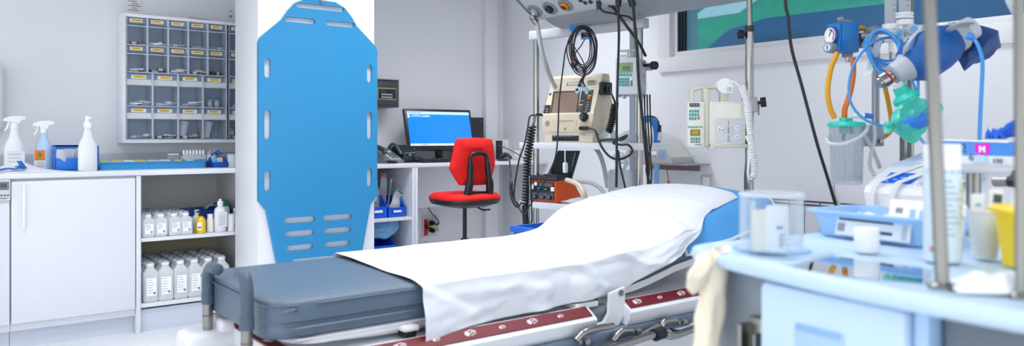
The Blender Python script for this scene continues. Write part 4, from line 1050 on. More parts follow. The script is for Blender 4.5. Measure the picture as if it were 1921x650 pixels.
# slanted face
sv = V((0, .063, .162)).normalized(); sn = V((0, -sv.z, sv.y)); SF = frame((0, .012, z0 + .128), (1, 0, 0), sn)
def quad(b, pxs, M, t, m, base=0):
    P = [DR(x, y, M) for x, y in pxs]; b.plate(P, [], t, m, M @ Mx.Translation((0, 0, base)))
b = B(); quad(b, [(1041, 175), (1086, 173), (1080.5, 214), (1035, 215)], SF, .002, mat('#8c7466', .22, var=.03)); 
quad(b, [(1038, 172), (1089, 170), (1083, 217), (1031.5, 218)], SF, .0012, mat('#3a3430', .4)); b.done('screen', df, label='brown display screen')
b = B(); quad(b, [(1092, 170), (1113.5, 169), (1105.5, 216.5), (1083, 217.5)], SF, .003, BED); 
def btn(b, px, py, w, h, col):
    x, y = DR(px, py, SF); b.box(x - w / 2, x + w / 2, y - h / 2, y + h / 2, .002, .006, mat(col, .4), .0015, 1, T=SF)
btn(b, 1108, 171.5, .026, .008, '#18a070'); btn(b, 1106.5, 180.5, .026, .009, '#e8b414'); btn(b, 1105.5, 185, .026, .012, '#e04418'); btn(b, 1091, 197.5, .026, .009, '#e8b414')
for k, (px, py) in enumerate(((1103, 176), (1104, 193), (1103, 197.5), (1102, 201.5), (1101, 206), (1091, 190), (1095, 190), (1090, 202), (1089.5, 205.5), (1088, 211), (1100, 210))): btn(b, px, py, .018, .004, '#aab4be')
b.done('key_panel', df, label='dark key panel with coloured buttons')
b = B(); quad(b, [(1021, 198), (1033.5, 197.5), (1031, 217), (1019.5, 217.5)], SF, .003, BED)
for py in (205, 209.5, 213.5): btn(b, 1026.5, py, .02, .005, '#b8c2ca')
quad(b, [(1031, 175), (1034.5, 174.8), (1034, 179), (1030.2, 179.2)], SF, .002, mat('#20488c', .4)); b.done('side_key_panel', df)
x, y = DR(1097, 220, SF); b = B(); b.lathe([(.029, .0), (.029, .004), (.026, .006), (.0245, .02), (.02, .024), (.013, .02), (.0001, .02)], BLACK, 28, SF @ Mx.Translation((x, y, 0))); b.lathe([(.01, .019), (.006, .026), (.0001, .027)], mat('#454b55', .3), 12, SF @ Mx.Translation((x, y, 0))); b.done('selector_knob', df)
# handle slot and print on the top face
TF = frame((0, .079, z0 + .305), (1, 0, 0), V((0, -1, .12)))
b = B(); P = [DR(1063, 158.5, TF), DR(1095, 157.5, TF)]; b.box(P[0][0], P[1][0], P[0][1] - .012, P[0][1] + .011, -.004, .0035, mat('#8d8478', .6), .009, 3, T=TF); b.box(P[0][0] + .014, P[1][0] - .014, P[0][1] - .006, P[0][1] + .006, .003, .0042, mat('#c9cdd3', .7), .005, 3, T=TF); b.done('carrying_handle', df)
b = B(); P = [DR(1103, 151, TF), DR(1124, 160, TF)]
for k in range(7): b.box(P[0][0], P[0][0] + (P[1][0] - P[0][0]) * (.6 + .4 * ((k * 5) % 3) / 3), P[1][1] + k * .0048, P[1][1] + .0022 + k * .0048, .0, .0045, mat('#85807a', .7), T=TF)
b.done('printed_notice', df)
b = B(); LF = frame((0, -.004, z0 + .06), (1, 0, 0), V((0, -1, .03)))
quad(b, [(1036.5, 227), (1082, 226.5), (1080, 247), (1035.5, 247.5)], LF, .0025, mat('#d2c4ab', .5)); quad(b, [(1049, 226.8), (1076, 226.4), (1076, 227.8), (1049, 228.2)], LF, .0035, mat('#8e8373', .6)); quad(b, [(1057, 240), (1064, 240), (1060.5, 246)], LF, .0035, mat('#a08a68', .6)); b.done('paper_door', df)
b = B(); x, y = DR(1027, 232, LF)
for k in range(5):
    for j in range(5):
        if (k - 2) ** 2 + (j - 2) ** 2 < 6: b.cyl(LF @ V((x + (k - 2) * .007, y + (j - 2) * .007, 0)), LF @ V((x + (k - 2) * .007, y + (j - 2) * .007, .003)), .0022, mat('#9d9282', .6), 8)
b.done('speaker_holes', df)
b = B(); quad(b, [(1088, 230), (1112, 229), (1110, 250), (1086, 251)], LF, .005, BEI2); x, y = DR(1098, 241, LF); b.box(x - .028, x + .034, y - .011, y + .011, .004, .03, BLACK, .008, T=LF); b.done('lead_socket', df)
lead0 = DM @ LF @ V((x + .034, y, .02))
# hard paddle and its cord on the right end
b = B(); b.box(W + .0, W + .028, .05, .15, z0 + .225, z0 + .30, BLACK, .008); b.box(W + .02, W + .045, .08, .12, z0 + .235, z0 + .275, BLACK, .008); b.done('paddle', df)
b = B(); b.box(-.012, .001, .05, .13, z0 + .03, z0 + .22, mat('#2a2e34', .5), .004); b.done('side_holder', df)
b = B(); st = DM @ V((W + .04, .1, z0 + .26))
dD = 4.25
pth = crv([st] + pts_d([(1150, 183, dD), (1154, 195, dD), (1152, 205, dD), (1150, 220, dD), (1147, 232, dD), (1142, 248, dD)]), 5)
b.tube(pth[:11], .006, BLACK, 8); helix(pth[10:], .017, .0055, BLACK, 13, b); tag(b.done('coiled_paddle_cord', ang=80), 'short black coiled cord hanging beside the beige defibrillator', 'cord')
b = B(); p = crv([lead0] + pts_d([(1116, 245, 4.15), (1121, 258, 4.12), (1130, 278, 4.1), (1145, 295, 4.08), (1163, 299, 4.08), (1180, 292, 4.1), (1186, 282, 4.1), (1178, 272, 4.12), (1165, 272, 4.14), (1150, 268, 4.15), (1168, 258, 4.15), (1176, 255, 4.12), (1168, 262, 4.1), (1150, 262, 4.12), (1130, 263, 4.15), (1123, 266, 4.15)]), 5); b.tube(p, .0065, mat('#252c36', .5), 8)
tag(b.done('therapy_cable', ang=80), 'thick dark cable looping from the defibrillator socket over the shelf edge', 'cable')
# plastic bags on the shelf
for i, (px, w_, h_, lab) in enumerate(((1136, .16, .085, 'clear bag with blue pieces beside the defibrillator on the rack shelf'), (1178, .13, .07, 'clear bag with orange piece on the rack shelf by the chrome post'))):
    x, _ = R(px, 265, .06); b = B()
    def lump(u, v, w_=w_, h_=h_, i=i):
        a = 2 * PI * u; k = 1 + .35 * noise.noise(V((math.cos(a) * 2, math.sin(a) * 2, v * 3 + i * 9)))
        return (w_ / 2 * math.cos(a) * k * math.sin(PI * (.25 + .75 * v)) ** .7, .05 * math.sin(a) * k * math.sin(PI * (.25 + .75 * v)) ** .7, h_ * v)
    b.grid(lump, 22, 9, clear('#dfe5ea', .5, .08, '#e8eef2')); o = b.done('plastic_bag', ang=25); o.location = RM @ V((x, .07, ZM + .005)); o.rotation_euler = (0, 0, RRz); tag(o, lab, 'bag')
    b = B(); b.box(-.025, .025, -.012, .012, 0, .022, mat(['#2f86d8', '#d8643a'][i], .4), .005); o2 = b.done('connector'); o2.location = RM @ V((x + .01, .065, ZM + .012)); o2.rotation_euler = (0, .2, RRz); tag(o2, ['blue plastic connector inside the clear bag beside the defibrillator', 'orange plastic connector inside the clear bag by the chrome post'][i], 'connector')

# ================= orange ventilator
ORG = mat('#f0580c', .4)
x0, _ = R(991, 369, -.04); x1, _ = R(1043, 369, -.04); W = x1 - x0
VM = TM(RM @ V((x0, -.04, ZLo + .005)), RRz)
vn = thing('transport_ventilator', 'orange transport ventilator with black dial panel on the lower rack shelf', 'ventilator', VM.translation, RRz)
b = B(); Hh = .135
b.plate([(0, 0), (.0, Hh * .92), (.02, Hh), (.15, Hh * .98), (.24, .03), (.24, 0)], [], W, ORG, Mx(((0, 0, 1, 0), (1, 0, 0, 0), (0, 1, 0, 0), (0, 0, 0, 1)))); b.done('ventilator_case', vn, ang=25)
b = B(); b.box(.006, W - .012, -.006, .002, .012, Hh * .9, mat('#22262c', .45), .002); b.box(.006, W - .012, -.0075, -.005, .012, Hh * .42, mat('#4c5158', .5), .001); b.box(W * .42, W * .9, -.009, -.006, Hh * .70, Hh * .84, mat('#565b60', .5), .001); b.done('dial_panel', vn)
b = B(); b.box(-.004, W + .008, -.005, .13, Hh * .97, Hh + .022, mat('#2c3138', .5), .006); b.box(W * .55, W + .01, -.004, .13, Hh + .02, Hh + .032, mat('#23272d', .5), .005); b.done('top_cover', vn)
VF = frame((0, -.0075, 0), (1, 0, 0), (0, -1, 0))
b = B(); b.lathe([(.021, 0), (.022, .006), (.019, .008), (.0001, .006)], mat('#8a9097', .4), 22, VF @ Mx.Translation((W * .17, Hh * .66, 0))); b.lathe([(.016, .0062), (.016, .0066), (.0001, .0067)], mat('#e6e8ea', .4), 22, VF @ Mx.Translation((W * .17, Hh * .66, .0015))); b.box(-.001, .001, 0, .013, .0066, .0085, BLACK, T=VF @ Mx.Translation((W * .17, Hh * .66, .0015)) @ Mx.Rotation(.6, 4, 'Z')); b.done('pressure_gauge', vn)
for fx, fz, r, col in ((.5, .6, .014, '#2aa6b0'), (.75, .58, .015, '#d86a1c'), (.12, .24, .012, '#2aa6b0'), (.34, .22, .012, '#3b4048'), (.62, .22, .013, '#b8bcc2'), (.85, .22, .011, '#3b4048')):
    b = B(); M_ = VF @ Mx.Translation((W * fx, Hh * fz, 0)); b.lathe([(r * 1.15, 0), (r * 1.15, .002), (.0001, .002)], mat(col, .4), 18, M_); b.lathe([(r, .002), (r * .85, .016), (.0001, .017)], mat('#15181d', .35), 16, M_); b.box(-.0012, .0012, 0, r * .8, .016, .0185, PAPER, T=M_ @ Mx.Rotation(r * 90, 4, 'Z')); b.done('dial', vn)
b = B(); b.box(W * .86, W * .97, -.012, -.006, Hh * .5, Hh * .68, PAPER, .001); b.done('value_card', vn); b = B(); b.box(W * .27, W * .36, -.012, -.006, Hh * .72, Hh * .86, PAPER, .001); b.done('value_card', vn)
# black tilted panel behind it
b = B(); M_ = RM @ frame((0, .10, 0), (1, 0, 0), (0, -1, 0)); P = [hitF(x, y, M_) for x, y in ((1050, 283), (1089, 283), (1073, 337), (1034, 330))]
b.plate(P, [], .018, mat('#11161e', .3), frame((0, .10, 0), (1, 0, 0), (0, -1, 0)))
P2 = [hitF(x, y, M_) for x, y in ((1082, 286), (1086, 286), (1078, 316), (1074, 316))]; b.plate(P2, [], .003, mat('#333b46', .4), frame((0, .081, 0), (1, 0, 0), (0, -1, 0)))
for k in range(6): 
    xx, zz = hitF(1083.5 - k * 1.1, 289 + k * 4.2, M_); b.box(xx - .004, xx + .004, .076, .079, zz - .003, zz + .003, mat('#9aa3ad', .5))
tag(b.done('black_panel', loc=RL, rz=RRz), 'black flat panel leaning between the two rack shelves behind the orange ventilator', 'panel')
b = B(); p = pts_d([(1060, 281, 4.42), (1060, 295, 4.4), (1060, 305, 4.4)]); b.tube(p, .0035, PLAS, 6); M_ = Mx.Translation(at(1060.5, 315, d=4.4)); b.box(-.014, .014, -.01, .01, -.03, .03, PLAS, .006, T=M_)
tag(b.done('hanging_sensor'), 'small white sensor hanging on a wire in front of the black panel', 'sensor')
cable('breathing_hose', 'beige hose running from the orange ventilator towards the sheet', [(1063, 338, 4.36), (1075, 342, 4.3), (1088, 350, 4.25), (1095, 362, 4.2), (1098, 372, 4.2)], .014, mat('#cfc4ad', .5), cat='hose')
cable('grey_hose', 'grey hose curving over the lower rack shelf behind the ventilator', [(1080, 341, 4.4), (1105, 343, 4.35), (1125, 353, 4.3), (1135, 366, 4.25)], .011, mat('#a9aaa8', .5), cat='hose')
b = B(); x, _ = R(1092, 366, .02)
b.grid(lambda u, v: ((u - .5) * .2, (v - .5) * .1, .008 + .025 * math.sin(PI * u) * math.sin(PI * v) + .006 * noise.noise(V((u * 7, v * 5, 2)))), 14, 8, mat('#d8dde2', .35), .004)
o = b.done('foil_pouch'); o.location = RM @ V((x, .0, ZLo + .006)); o.rotation_euler = (0, 0, RRz); tag(o, 'pale silver pouch lying on the lower rack shelf beside the ventilator', 'pouch')

# ================= leads coiled on the beam
b = B(); kx, kz = R(1082, 54, -.06)
M_ = RM @ frame((kx, -.03, kz), (1, 0, 0), (0, -1, 0)); b.cyl(M_ @ V((0, 0, 0)), M_ @ V((0, 0, .05)), .009, BLACK, 12); b.lathe([(.027, .05), (.0275, .06), (.025, .064), (.0001, .064)], mat('#1484c4', .4), 26, M_); 
tag(b.done('lead_hanger'), 'round blue knob on the rack beam holding the coiled leads', 'knob')
LEADM = mat('#1b2129', .5)
leads = thing('ecg_lead_set', 'coil of thin black monitoring leads hung on the blue knob', 'leads', (0, 0, 0))
for k in range(7):
    b = B(); rx = 15 + 2.2 * k; ry = 34 + 2.2 * k; cx_ = 1093 + .6 * (k % 3) ; cy_ = 88 + 1.2 * k; dd = 4.2 + .012 * (k % 4)
    pts = [(cx_ + rx * math.sin(t) * (1 + .06 * math.sin(3 * t + k)), cy_ - ry * math.cos(t), dd) for t in [2 * PI * j / 16 for j in range(16)]]
    b.tube(crv(pts_d(pts), 3, True), .0034, LEADM, 6, closed=True); b.done('lead_loop', leads, ang=80)
for k in range(4):
    b = B(); b.tube(crv(pts_d([(1100 - 3 * k, 125, 4.19), (1098 - k, 140, 4.18), (1094 - 2 * k, 152, 4.2), (1098 - 4.5 * k, 163, 4.22)]), 5), .0032, LEADM, 6); b.done('lead_tail', leads, ang=80)
b = B(); b.tube(crv(pts_d([(1098, 72, 4.2), (1090, 86, 4.19), (1078, 104, 4.18), (1085, 118, 4.18), (1094, 130, 4.18)]), 5), .003, LEADM, 6); b.tube(crv(pts_d([(1073, 82, 4.19), (1082, 95, 4.18), (1092, 112, 4.18), (1098, 126, 4.18)]), 5), .003, LEADM, 6); b.done('lead_loop', leads, ang=80)
b = B(); M_ = Mx.Translation(at(1099, 71, d=4.2)) @ Mx.Rotation(RRz, 4, 'Z'); b.box(-.026, .026, -.012, .012, -.0, .03, BLACK, .006, T=M_); b.box(-.026, .026, -.013, .013, -.008, .002, mat('#1484c4', .4), .003, T=M_); b.done('lead_clip', leads)
b = B(); M_ = Mx.Translation(at(1077, 119, d=4.17)) @ Mx.Rotation(RRz, 4, 'Z') @ Mx.Rotation(.7, 4, 'Y'); b.box(-.014, .018, -.01, .01, -.022, .022, BLACK, .005, T=M_); b.box(-.01, .012, -.0115, -.009, .005, .013, mat('#9a4a40', .5), T=M_); b.done('lead_junction', leads)
for i, (px, py) in enumerate(((1084, 169), (1097, 166), (1090, 161), (1101, 171))):
    b = B(); M_ = Mx.Translation(at(px, py, d=4.22)) @ frame((0, 0, 0), (0, -1, 0), (-1, .1 * i, .2)); b.lathe([(.019, 0), (.019, .002), (.0001, .003)], clear('#bfe3f6', .35, .15, '#c9e8f8'), 18, M_); b.lathe([(.008, .002), (.007, .012), (.0001, .013)], mat(['#1b2129', '#dfe3e8'][i % 2], .4), 12, M_)
    o = b.done('electrode', leads)
cable('monitor_cable', 'long thin black cable hanging across the front of the defibrillator', [(1074, 70, 4.2), (1062, 90, 4.15), (1056, 130, 4.1), (1049, 190, 4.05), (1047, 240, 4.05), (1043, 290, 4.05), (1030, 325, 4.05), (1012, 358, 4.08), (995, 385, 4.1), (984, 402, 4.15), (976, 395, 4.3), (970, 380, 4.4)], .0042, LEADM, 8)
# hose from the supply unit
cable('oxygen_hose', 'pale grey oxygen hose plugged into the overhead supply unit', [(1004, 20, 4.43), (1000, 32, 4.4), (1007, 45, 4.4), (1011, 65, 4.4), (1016, 95, 4.4), (1025, 125, 4.45), (1034, 148, 4.6), (1060, 200, 4.72), (1100, 260, 4.72), (1122, 285, 4.62), (1132, 310, 4.55), (1140, 352, 4.5)], .0135, mat('#b3b5b6', .5), 8, 10, 'hose')
b = B(); p0 = at(1000, 33, d=4.4); p1 = at(1004, 21, d=4.41); b.cyl(p0, p1, .018, STEEL, 14); b.ball(p0, .021, STEEL); b.cyl(at(1001, 37, d=4.4), at(1007, 44, d=4.4), .017, STEEL, 14); tag(b.done('hose_connector'), 'silver connector of the pale oxygen hose at the supply unit', 'connector')
# black cables hanging from the unit
cbl = 'black cables from the overhead unit'
cable('power_cable', 'short black cable sagging under the overhead unit to the pump', [(1123, 2, 4.0), (1124, 12, 4.0), (1133, 22, 4.0), (1150, 25, 4.0), (1162, 29, 4.0), (1178, 31, 4.0), (1189, 39, 4.0)], .0055, BLACK, ends=[0])
cable('power_cable', 'thick black cable running diagonally from the overhead unit to the syringe pump', [(1138, 0, 4.0), (1146, 8, 4.0), (1160, 28, 4.0), (1180, 55, 4.0), (1200, 83, 4.0), (1211, 105, 4.05)], .0075, BLACK, ends=[0])
cable('power_cable', 'black cable hanging straight down past the pump keypad', [(1160, -4, 3.9), (1160, 30, 3.9), (1161, 70, 3.9), (1159, 140, 3.9), (1157, 220, 3.9), (1157, 300, 3.9), (1156, 352, 3.9)], .0065, BLACK, ends=[0])
cable('power_cable', 'black cable hanging down past the side of the syringe pump', [(1183, -4, 3.85), (1188, 15, 3.85), (1191, 50, 3.85), (1195, 90, 3.85), (1198, 150, 3.85), (1205, 220, 3.88), (1211, 280, 3.9), (1215, 325, 3.95), (1217, 356, 3.95)], .0075, BLACK, ends=[0])
for i in range(3):
    cable('hanging_lead', 'thin black lead hanging under the syringe pump, %s from the pump side' % ORD[i], [(1209 + 5 * i, 178, 4.05), (1210 + 5 * i, 220, 4.0), (1214 + 4 * i, 270, 4.0), (1218 + 4 * i - (14 if i == 2 else 0), 320, 4.0), (1212 + 8 * i, 358, 4.0)], .0042, BLACK)
cable('hanging_lead', 'black lead hanging below the rack shelf near the chrome post', [(1160, 283, 4.1), (1163, 310, 4.08), (1170, 340, 4.05), (1174, 358, 4.05)], .0055, BLACK)
# coiled cords at the rack's far end
b = B(); p = crv(pts_d([(999, 237, 4.3), (994, 270, 4.3), (990, 300, 4.3), (988, 340, 4.3), (986, 385, 4.3)]), 6); b.tube(crv(pts_d([(1016, 215, 4.45), (1005, 216, 4.4), (1002, 230, 4.32), (999, 238, 4.3)]), 5), .006, BLACK); helix(p, .019, .0052, BLACK, 26, b)
p2 = crv(pts_d([(986, 385, 4.3), (987, 405, 4.3), (988, 424, 4.3)]), 6); helix(p2, .017, .0058, BLACK, 13, b); tag(b.done('coiled_lead', ang=80), 'long black coiled lead hanging at the far end of the rack', 'cord')
b = B(); p = crv(pts_d([(1018, 217, 4.44), (1005, 216, 4.4), (994, 219, 4.4), (990, 240, 4.38), (984, 270, 4.36), (974, 300, 4.36), (966, 345, 4.36), (965, 375, 4.36), (975, 388, 4.36)]), 6); b.tube(p, .0048, BLACK, 7); tag(b.done('sensor_cable', ang=80), 'thin black cable curving from the defibrillator past the coiled lead', 'cable')
b = B(); p = crv(pts_d([(953, 291, 5.1), (957, 310, 4.9), (959, 343, 4.8), (959, 355, 4.78), (962, 375, 4.75), (972, 389, 4.7), (978, 380, 4.6)]), 6); b.tube(p, [.005 if not 11 < i < 30 else .011 for i in range(len(p))], BLACK, 8); tag(b.done('scanner_cable', ang=80), 'black cable with thick sleeve hanging from the desk end scanner', 'cable')
cable('thin_cable', 'thin black cable running from the desk display to the coiled lead', [(938, 274, 5.3), (955, 281, 5.0), (972, 290, 4.7), (985, 300, 4.4), (992, 312, 4.32)], .0032, BLACK)
cable('grey_wire', 'thin grey wire hanging beside the coiled lead', [(993, 330, 4.25), (994, 370, 4.25), (992, 400, 4.25), (994, 425, 4.25), (990, 445, 4.25)], .003, mat('#8b9098', .5))
cable('looped_wire', 'black wire hanging from the lower rack shelf behind the coiled lead', [(996, 335, 4.32), (997, 380, 4.32), (998, 412, 4.32), (994, 425, 4.32), (989, 436, 4.3)], .004, BLACK)
# blue crate on the floor behind the bed
def XY(px, py, d): return at(px, py, d=d)
c0 = at(988, 440, d=4.0); c1 = at(1075, 410, d=3.75)
bc = thing('blue_crate', 'blue plastic crate behind the bed under the orange ventilator', 'crate', (2.27, 2.76, 0), .06)
b = B(); m_ = mat('#1062cc', .4); cw, cd, chh = .36, .15, .675
for a_ in ((0, cw, 0, .006, 0, chh), (0, cw, cd - .006, cd, 0, chh), (0, .006, 0, cd, 0, chh), (cw - .006, cw, 0, cd, 0, chh), (0, cw, 0, cd, 0, .006)): b.box(*a_, m_, .002)
b.box(-.012, cw + .012, -.014, .004, chh - .03, chh, m_, .004); b.box(-.012, cw + .012, cd - .004, cd + .014, chh - .03, chh, m_, .004); b.box(-.014, .004, 0, cd, chh - .03, chh, m_, .004); b.box(cw - .004, cw + .014, 0, cd, chh - .03, chh, m_, .004); b.done('crate_shell', bc)

# ================= syringe pump on the rack post
PM_ = TM(at(1154, 178, d=4.02), RRz + .28)
PUW = mat('#cfd2d6', .4, var=.02); PUG = mat('#b2b5ba', .45)
sp = thing('syringe_pump', 'grey syringe pump with green display clamped to the rack post', 'pump', PM_.translation, RRz + .28)
def PF(px, py, M=None): return hitF(px, py, PM_ @ frame((0, 0, 0), (1, 0, 0), (0, -1, 0)))
w, _ = PF(1195.5, 178); hgt = PF(1155, 109)[1]; 
b = B(); b.box(0, w, 0, .05, 0, hgt, PUW, .006); b.box(.004, w + .004, .05, .15, -.004, hgt - .004, PUG, .006); b.done('pump_case', sp)
b = B(); b.box(.004, .016, .02, .04, hgt - .003, hgt + .042, PUG, .004); b.box(w - .016, w - .004, .02, .04, hgt - .003, hgt + .042, PUG, .004); b.box(.004, w - .004, .02, .04, hgt + .032, hgt + .044, PUG, .004); b.done('carry_handle', sp)
b = B(); b.box(.014, w * .55, .0, .03, hgt - .002, hgt + .03, PAPER, .002); b.text('TITANE', .013, INK, frame((w * .34, -.0005, hgt + .008), (1, 0, 0), (0, -1, 0))); b.done('name_card', sp)
b = B(); a0 = PF(1162, 137); a1 = PF(1187, 117); b.box(a0[0], a1[0], -.002, .001, a0[1], a1[1], mat('#6f8a58', .25, emit=.25, var=.02), .001); b.box(a0[0] + .02, a1[0] - .004, -.0026, -.0016, a0[1] + .01, a0[1] + .014, mat('#40607a', .4)); [b.box(a0[0] + .018 + k * .011, a0[0] + .025 + k * .011, -.0027, -.0017, a0[1] + .018, a0[1] + .032, mat('#3a5a66', .5)) for k in range(4)]; b.done('display', sp, label='green display')
b = B(); TK = mat('#1f9f9c', .4)
for k in range(4): p = PF(1164.5 + k * 6.2, 140.5); b.box(p[0] - .0065, p[0] + .0065, -.004, .0, p[1] - .006, p[1] + .006, TK, .002)
for j in range(3):
    for k in range(4): p = PF(1163.5 + k * 4.9, 149 + j * 5.4); b.box(p[0] - .0055, p[0] + .0055, -.004, .0, p[1] - .006, p[1] + .006, TK, .002)
p = PF(1184.7, 154); b.box(p[0] - .006, p[0] + .006, -.004, 0, p[1] - .006, p[1] + .006, TK, .002); p = PF(1184.7, 159.5); b.box(p[0] - .006, p[0] + .006, -.004, 0, p[1] - .006, p[1] + .006, mat('#cc3a2c', .4), .002); p = PF(1184.7, 148.5); b.box(p[0] - .006, p[0] + .006, -.004, 0, p[1] - .006, p[1] + .006, PAPER, .002)
b.done('keypad', sp)
b = B(); b.box(.03, .045, .02, .05, -.02, .0, PUG, .004); b.box(.004, .02, .01, .04, -.012, .0, PUG, .003); b.box(w - .02, w + .004, .1, .14, -.016, 0, PUG, .003); b.done('foot', sp)
b = B(); SFc = frame((w + .0045, .1, hgt / 2), (0, 1, 0), (1, 0, 0)); b.box(-.042, .042, -hgt * .36, hgt * .28, 0, .0012, mat('#c3c6ca', .5), T=SFc); b.box(-.025, -.015, -.005, .012, .001, .002, mat('#c04040', .5), T=SFc); b.box(-.002, .004, -.04, .02, .001, .002, mat('#8b9098', .5), T=SFc)
for yy in (-.03, .005): b.lathe([(.01, .001), (.01, .002), (.0001, .002)], mat('#aab4c0', .5), 14, SFc @ Mx.Translation((.025, yy, 0)))
for k in range(3): b.box(-.03, .02 - k * .01, hgt * .32 + k * .008, hgt * .32 + k * .008 + .003, .0, .002, mat('#8b9098', .6), T=SFc)
b.done('instruction_plate', sp)
b = B(); q = PM_.inverted() @ at(1207, 123, d=4.06); k_ = PM_.inverted() @ at(1226, 123, d=4.0); b.cyl(q, k_, .008, BLACK, 12); d_ = (k_ - q).normalized(); b.cyl(k_ - d_ * .008, k_ + d_ * .016, .022, RUBB, 12); b.box(w * .6, w + .03, .13, .19, hgt * .7, hgt * .9, PUG, .006); b.done('clamp', sp)

# ================= shelf on the window wall with nebuliser
q = at(1245, 306, X=WX - .12)
b = B(); b.box(-.26, 0, -.28, .26, -.008, 0, mat('#9da3ab', .35, metal=.6), .002); b.box(-.02, 0, -.2, .2, -.05, -.006, STEEL)
tag(b.done('wall_shelf', loc=(WX - .001, q.y, q.z)), 'thin steel wall shelf behind the rack carrying the grey nebuliser', 'shelf')
nb = thing('nebuliser', 'grey nebuliser with blue breathing tube on the steel wall shelf', 'nebuliser', (WX - .13, q.y + .04, q.z + .001), 0)
b = B(); b.plate([(-.2, 0), (.2, 0), (.2, .05), (.12, .19), (.02, .19), (-.08, .15), (-.17, .06), (-.2, .04)][::1], [], .2, mat('#c3c2be', .45), Mx(((0, 0, 1, -.1), (1, 0, 0, 0), (0, 1, 0, 0), (0, 0, 0, 1)))); b.done('nebuliser_case', nb, ang=30)
b = B(); b.box(-.105, -.095, -.15, -.04, .05, .075, PAPER, .003); b.done('control_panel', nb)
nb2 = nb
b = B(); lw = mat('#2a86e2', .4)
p = crv(pts_d([(1206, 228, 4.75), (1212, 224, 4.75), (1222, 225, 4.75), (1230, 236, 4.75), (1233, 256, 4.78), (1232, 268, 4.8)]), 6); b.tube(p, .022, lw, 12); b.cyl(at(1222, 226, d=4.75), at(1228, 222, d=4.75), .014, mat('#e8a21c', .4), 10); 
tag(b.done('breathing_tube', ang=80), 'thick blue corrugated tube arching above the grey nebuliser', 'tube')
cable('thin_cable', 'thin black lead arching over the blue breathing tube', [(1206, 222, 4.7), (1216, 218, 4.7), (1228, 220, 4.7), (1235, 228, 4.72), (1237, 240, 4.74)], .004, BLACK)
b = B(); b.cyl(at(1237, 235, d=4.74), at(1237, 247, d=4.74), .012, BLACK, 10); b.cyl(at(1237, 247, d=4.76), at(1237, 262, d=4.78), .02, PLAS, 14); tag(b.done('probe_holder'), 'white holder with black probe beside the blue breathing tube', 'holder')
b = B(); M_ = Mx.Translation(at(1242, 286, d=4.72)); b.lathe([(.03, -.045), (.034, -.03), (.034, .02), (.02, .045), (.012, .05)], clear('#d3e6f6', .5, .08, '#dbe9f5'), 18, M_); b.lathe([(.02, -.04), (.02, .0), (.0001, .002)], mat('#2a86e2', .4), 14, M_); b.tube(crv([(.03, 0, .04), (.06, .0, .06), (.03, .02, .085), (.0, 0, .06)], 5), .004, PLAS, 6, T=M_)
tag(b.done('nebuliser_cup'), 'clear cup with blue insert on the grey nebuliser', 'cup')
cable('thin_cable', 'thin grey wire with orange tip hanging from the steel wall shelf', [(1249, 307, 4.9), (1251, 320, 4.9), (1254, 340, 4.9)], .003, mat('#70757c', .5)); 
b = B(); b.cyl(at(1254, 340, d=4.9), at(1255, 348, d=4.9), .011, mat('#d8701c', .4), 10); tag(b.done('cable_tip'), 'orange tip of the grey wire below the steel wall shelf', 'plug')
b = B(); p = crv(pts_d([(1232, 309, 4.85), (1231, 330, 4.85), (1232, 362, 4.85)]), 5); b.tube(p, .018, clear('#7fb6ea', .3, .2, '#8fc0ee'), 10); tag(b.done('blue_hose', ang=80), 'pale blue hose hanging below the steel wall shelf', 'hose')
# clear tubing set under the middle shelf by the post
b = B(); M_ = RM @ Mx.Translation((.60, .05, .0))
b.box(-.06, .08, 0, .02, .955, .985, PLAS, .004, T=M_); b.box(-.05, .07, 0, .02, .90, .915, PLAS, .004, T=M_); b.box(-.06, -.035, 0, .02, .9, .985, PLAS, .004, T=M_); b.box(.05, .08, 0, .02, .9, .985, PLAS, .004, T=M_)
tag(b.done('rail_clamp'), 'white rail clamp on the rack below the shelf', 'clamp')
b = B()
for k in range(3): b.tube(crv(pts_d([(1150, 292 + 3 * k, 4.25), (1168 - 3 * k, 288 + 4 * k, 4.22), (1172 + 3 * k, 306, 4.22), (1164, 322 + 4 * k, 4.22), (1150 + 5 * k, 335, 4.25), (1160 + 8 * k, 350, 4.25)]), 5), .0045, clear('#d6dbe0', .3, .15, '#dfe4e8'), 6)
tag(b.done('clear_tubing', ang=80), 'clear tubing looped under the rack shelf', 'tubing')
b = B(); M_ = Mx.Translation(at(1166, 340, d=4.2)); b.grid(lambda u, v: ((u - .5) * .2, .03 * math.sin(5 * u), -.06 + .12 * v + .02 * noise.noise(V((u * 6, v * 6, 4)))), 16, 8, clear('#dfe4e8', .45, .1, '#e6ebef'), .003, T=M_); tag(b.done('plastic_bag', ang=30), 'crumpled clear bag hanging below the rack behind the sheet', 'bag')

# wall switch plate
q = at(1327, 342, X=WX)
sw = thing('wall_switch', 'white switch plate on the window wall above the bed head', 'switch', q)
b = B(); b.box(-.012, 0, -.045, .045, -.055, .045, mat('#c5c8ce', .4), .004); b.done('switch_plate', sw)
b = B(); b.box(-.018, -.01, -.026, .026, -.04, .032, PLAS, .003, T=Mx.Rotation(.08, 4, 'X')); b.done('rocker', sw)

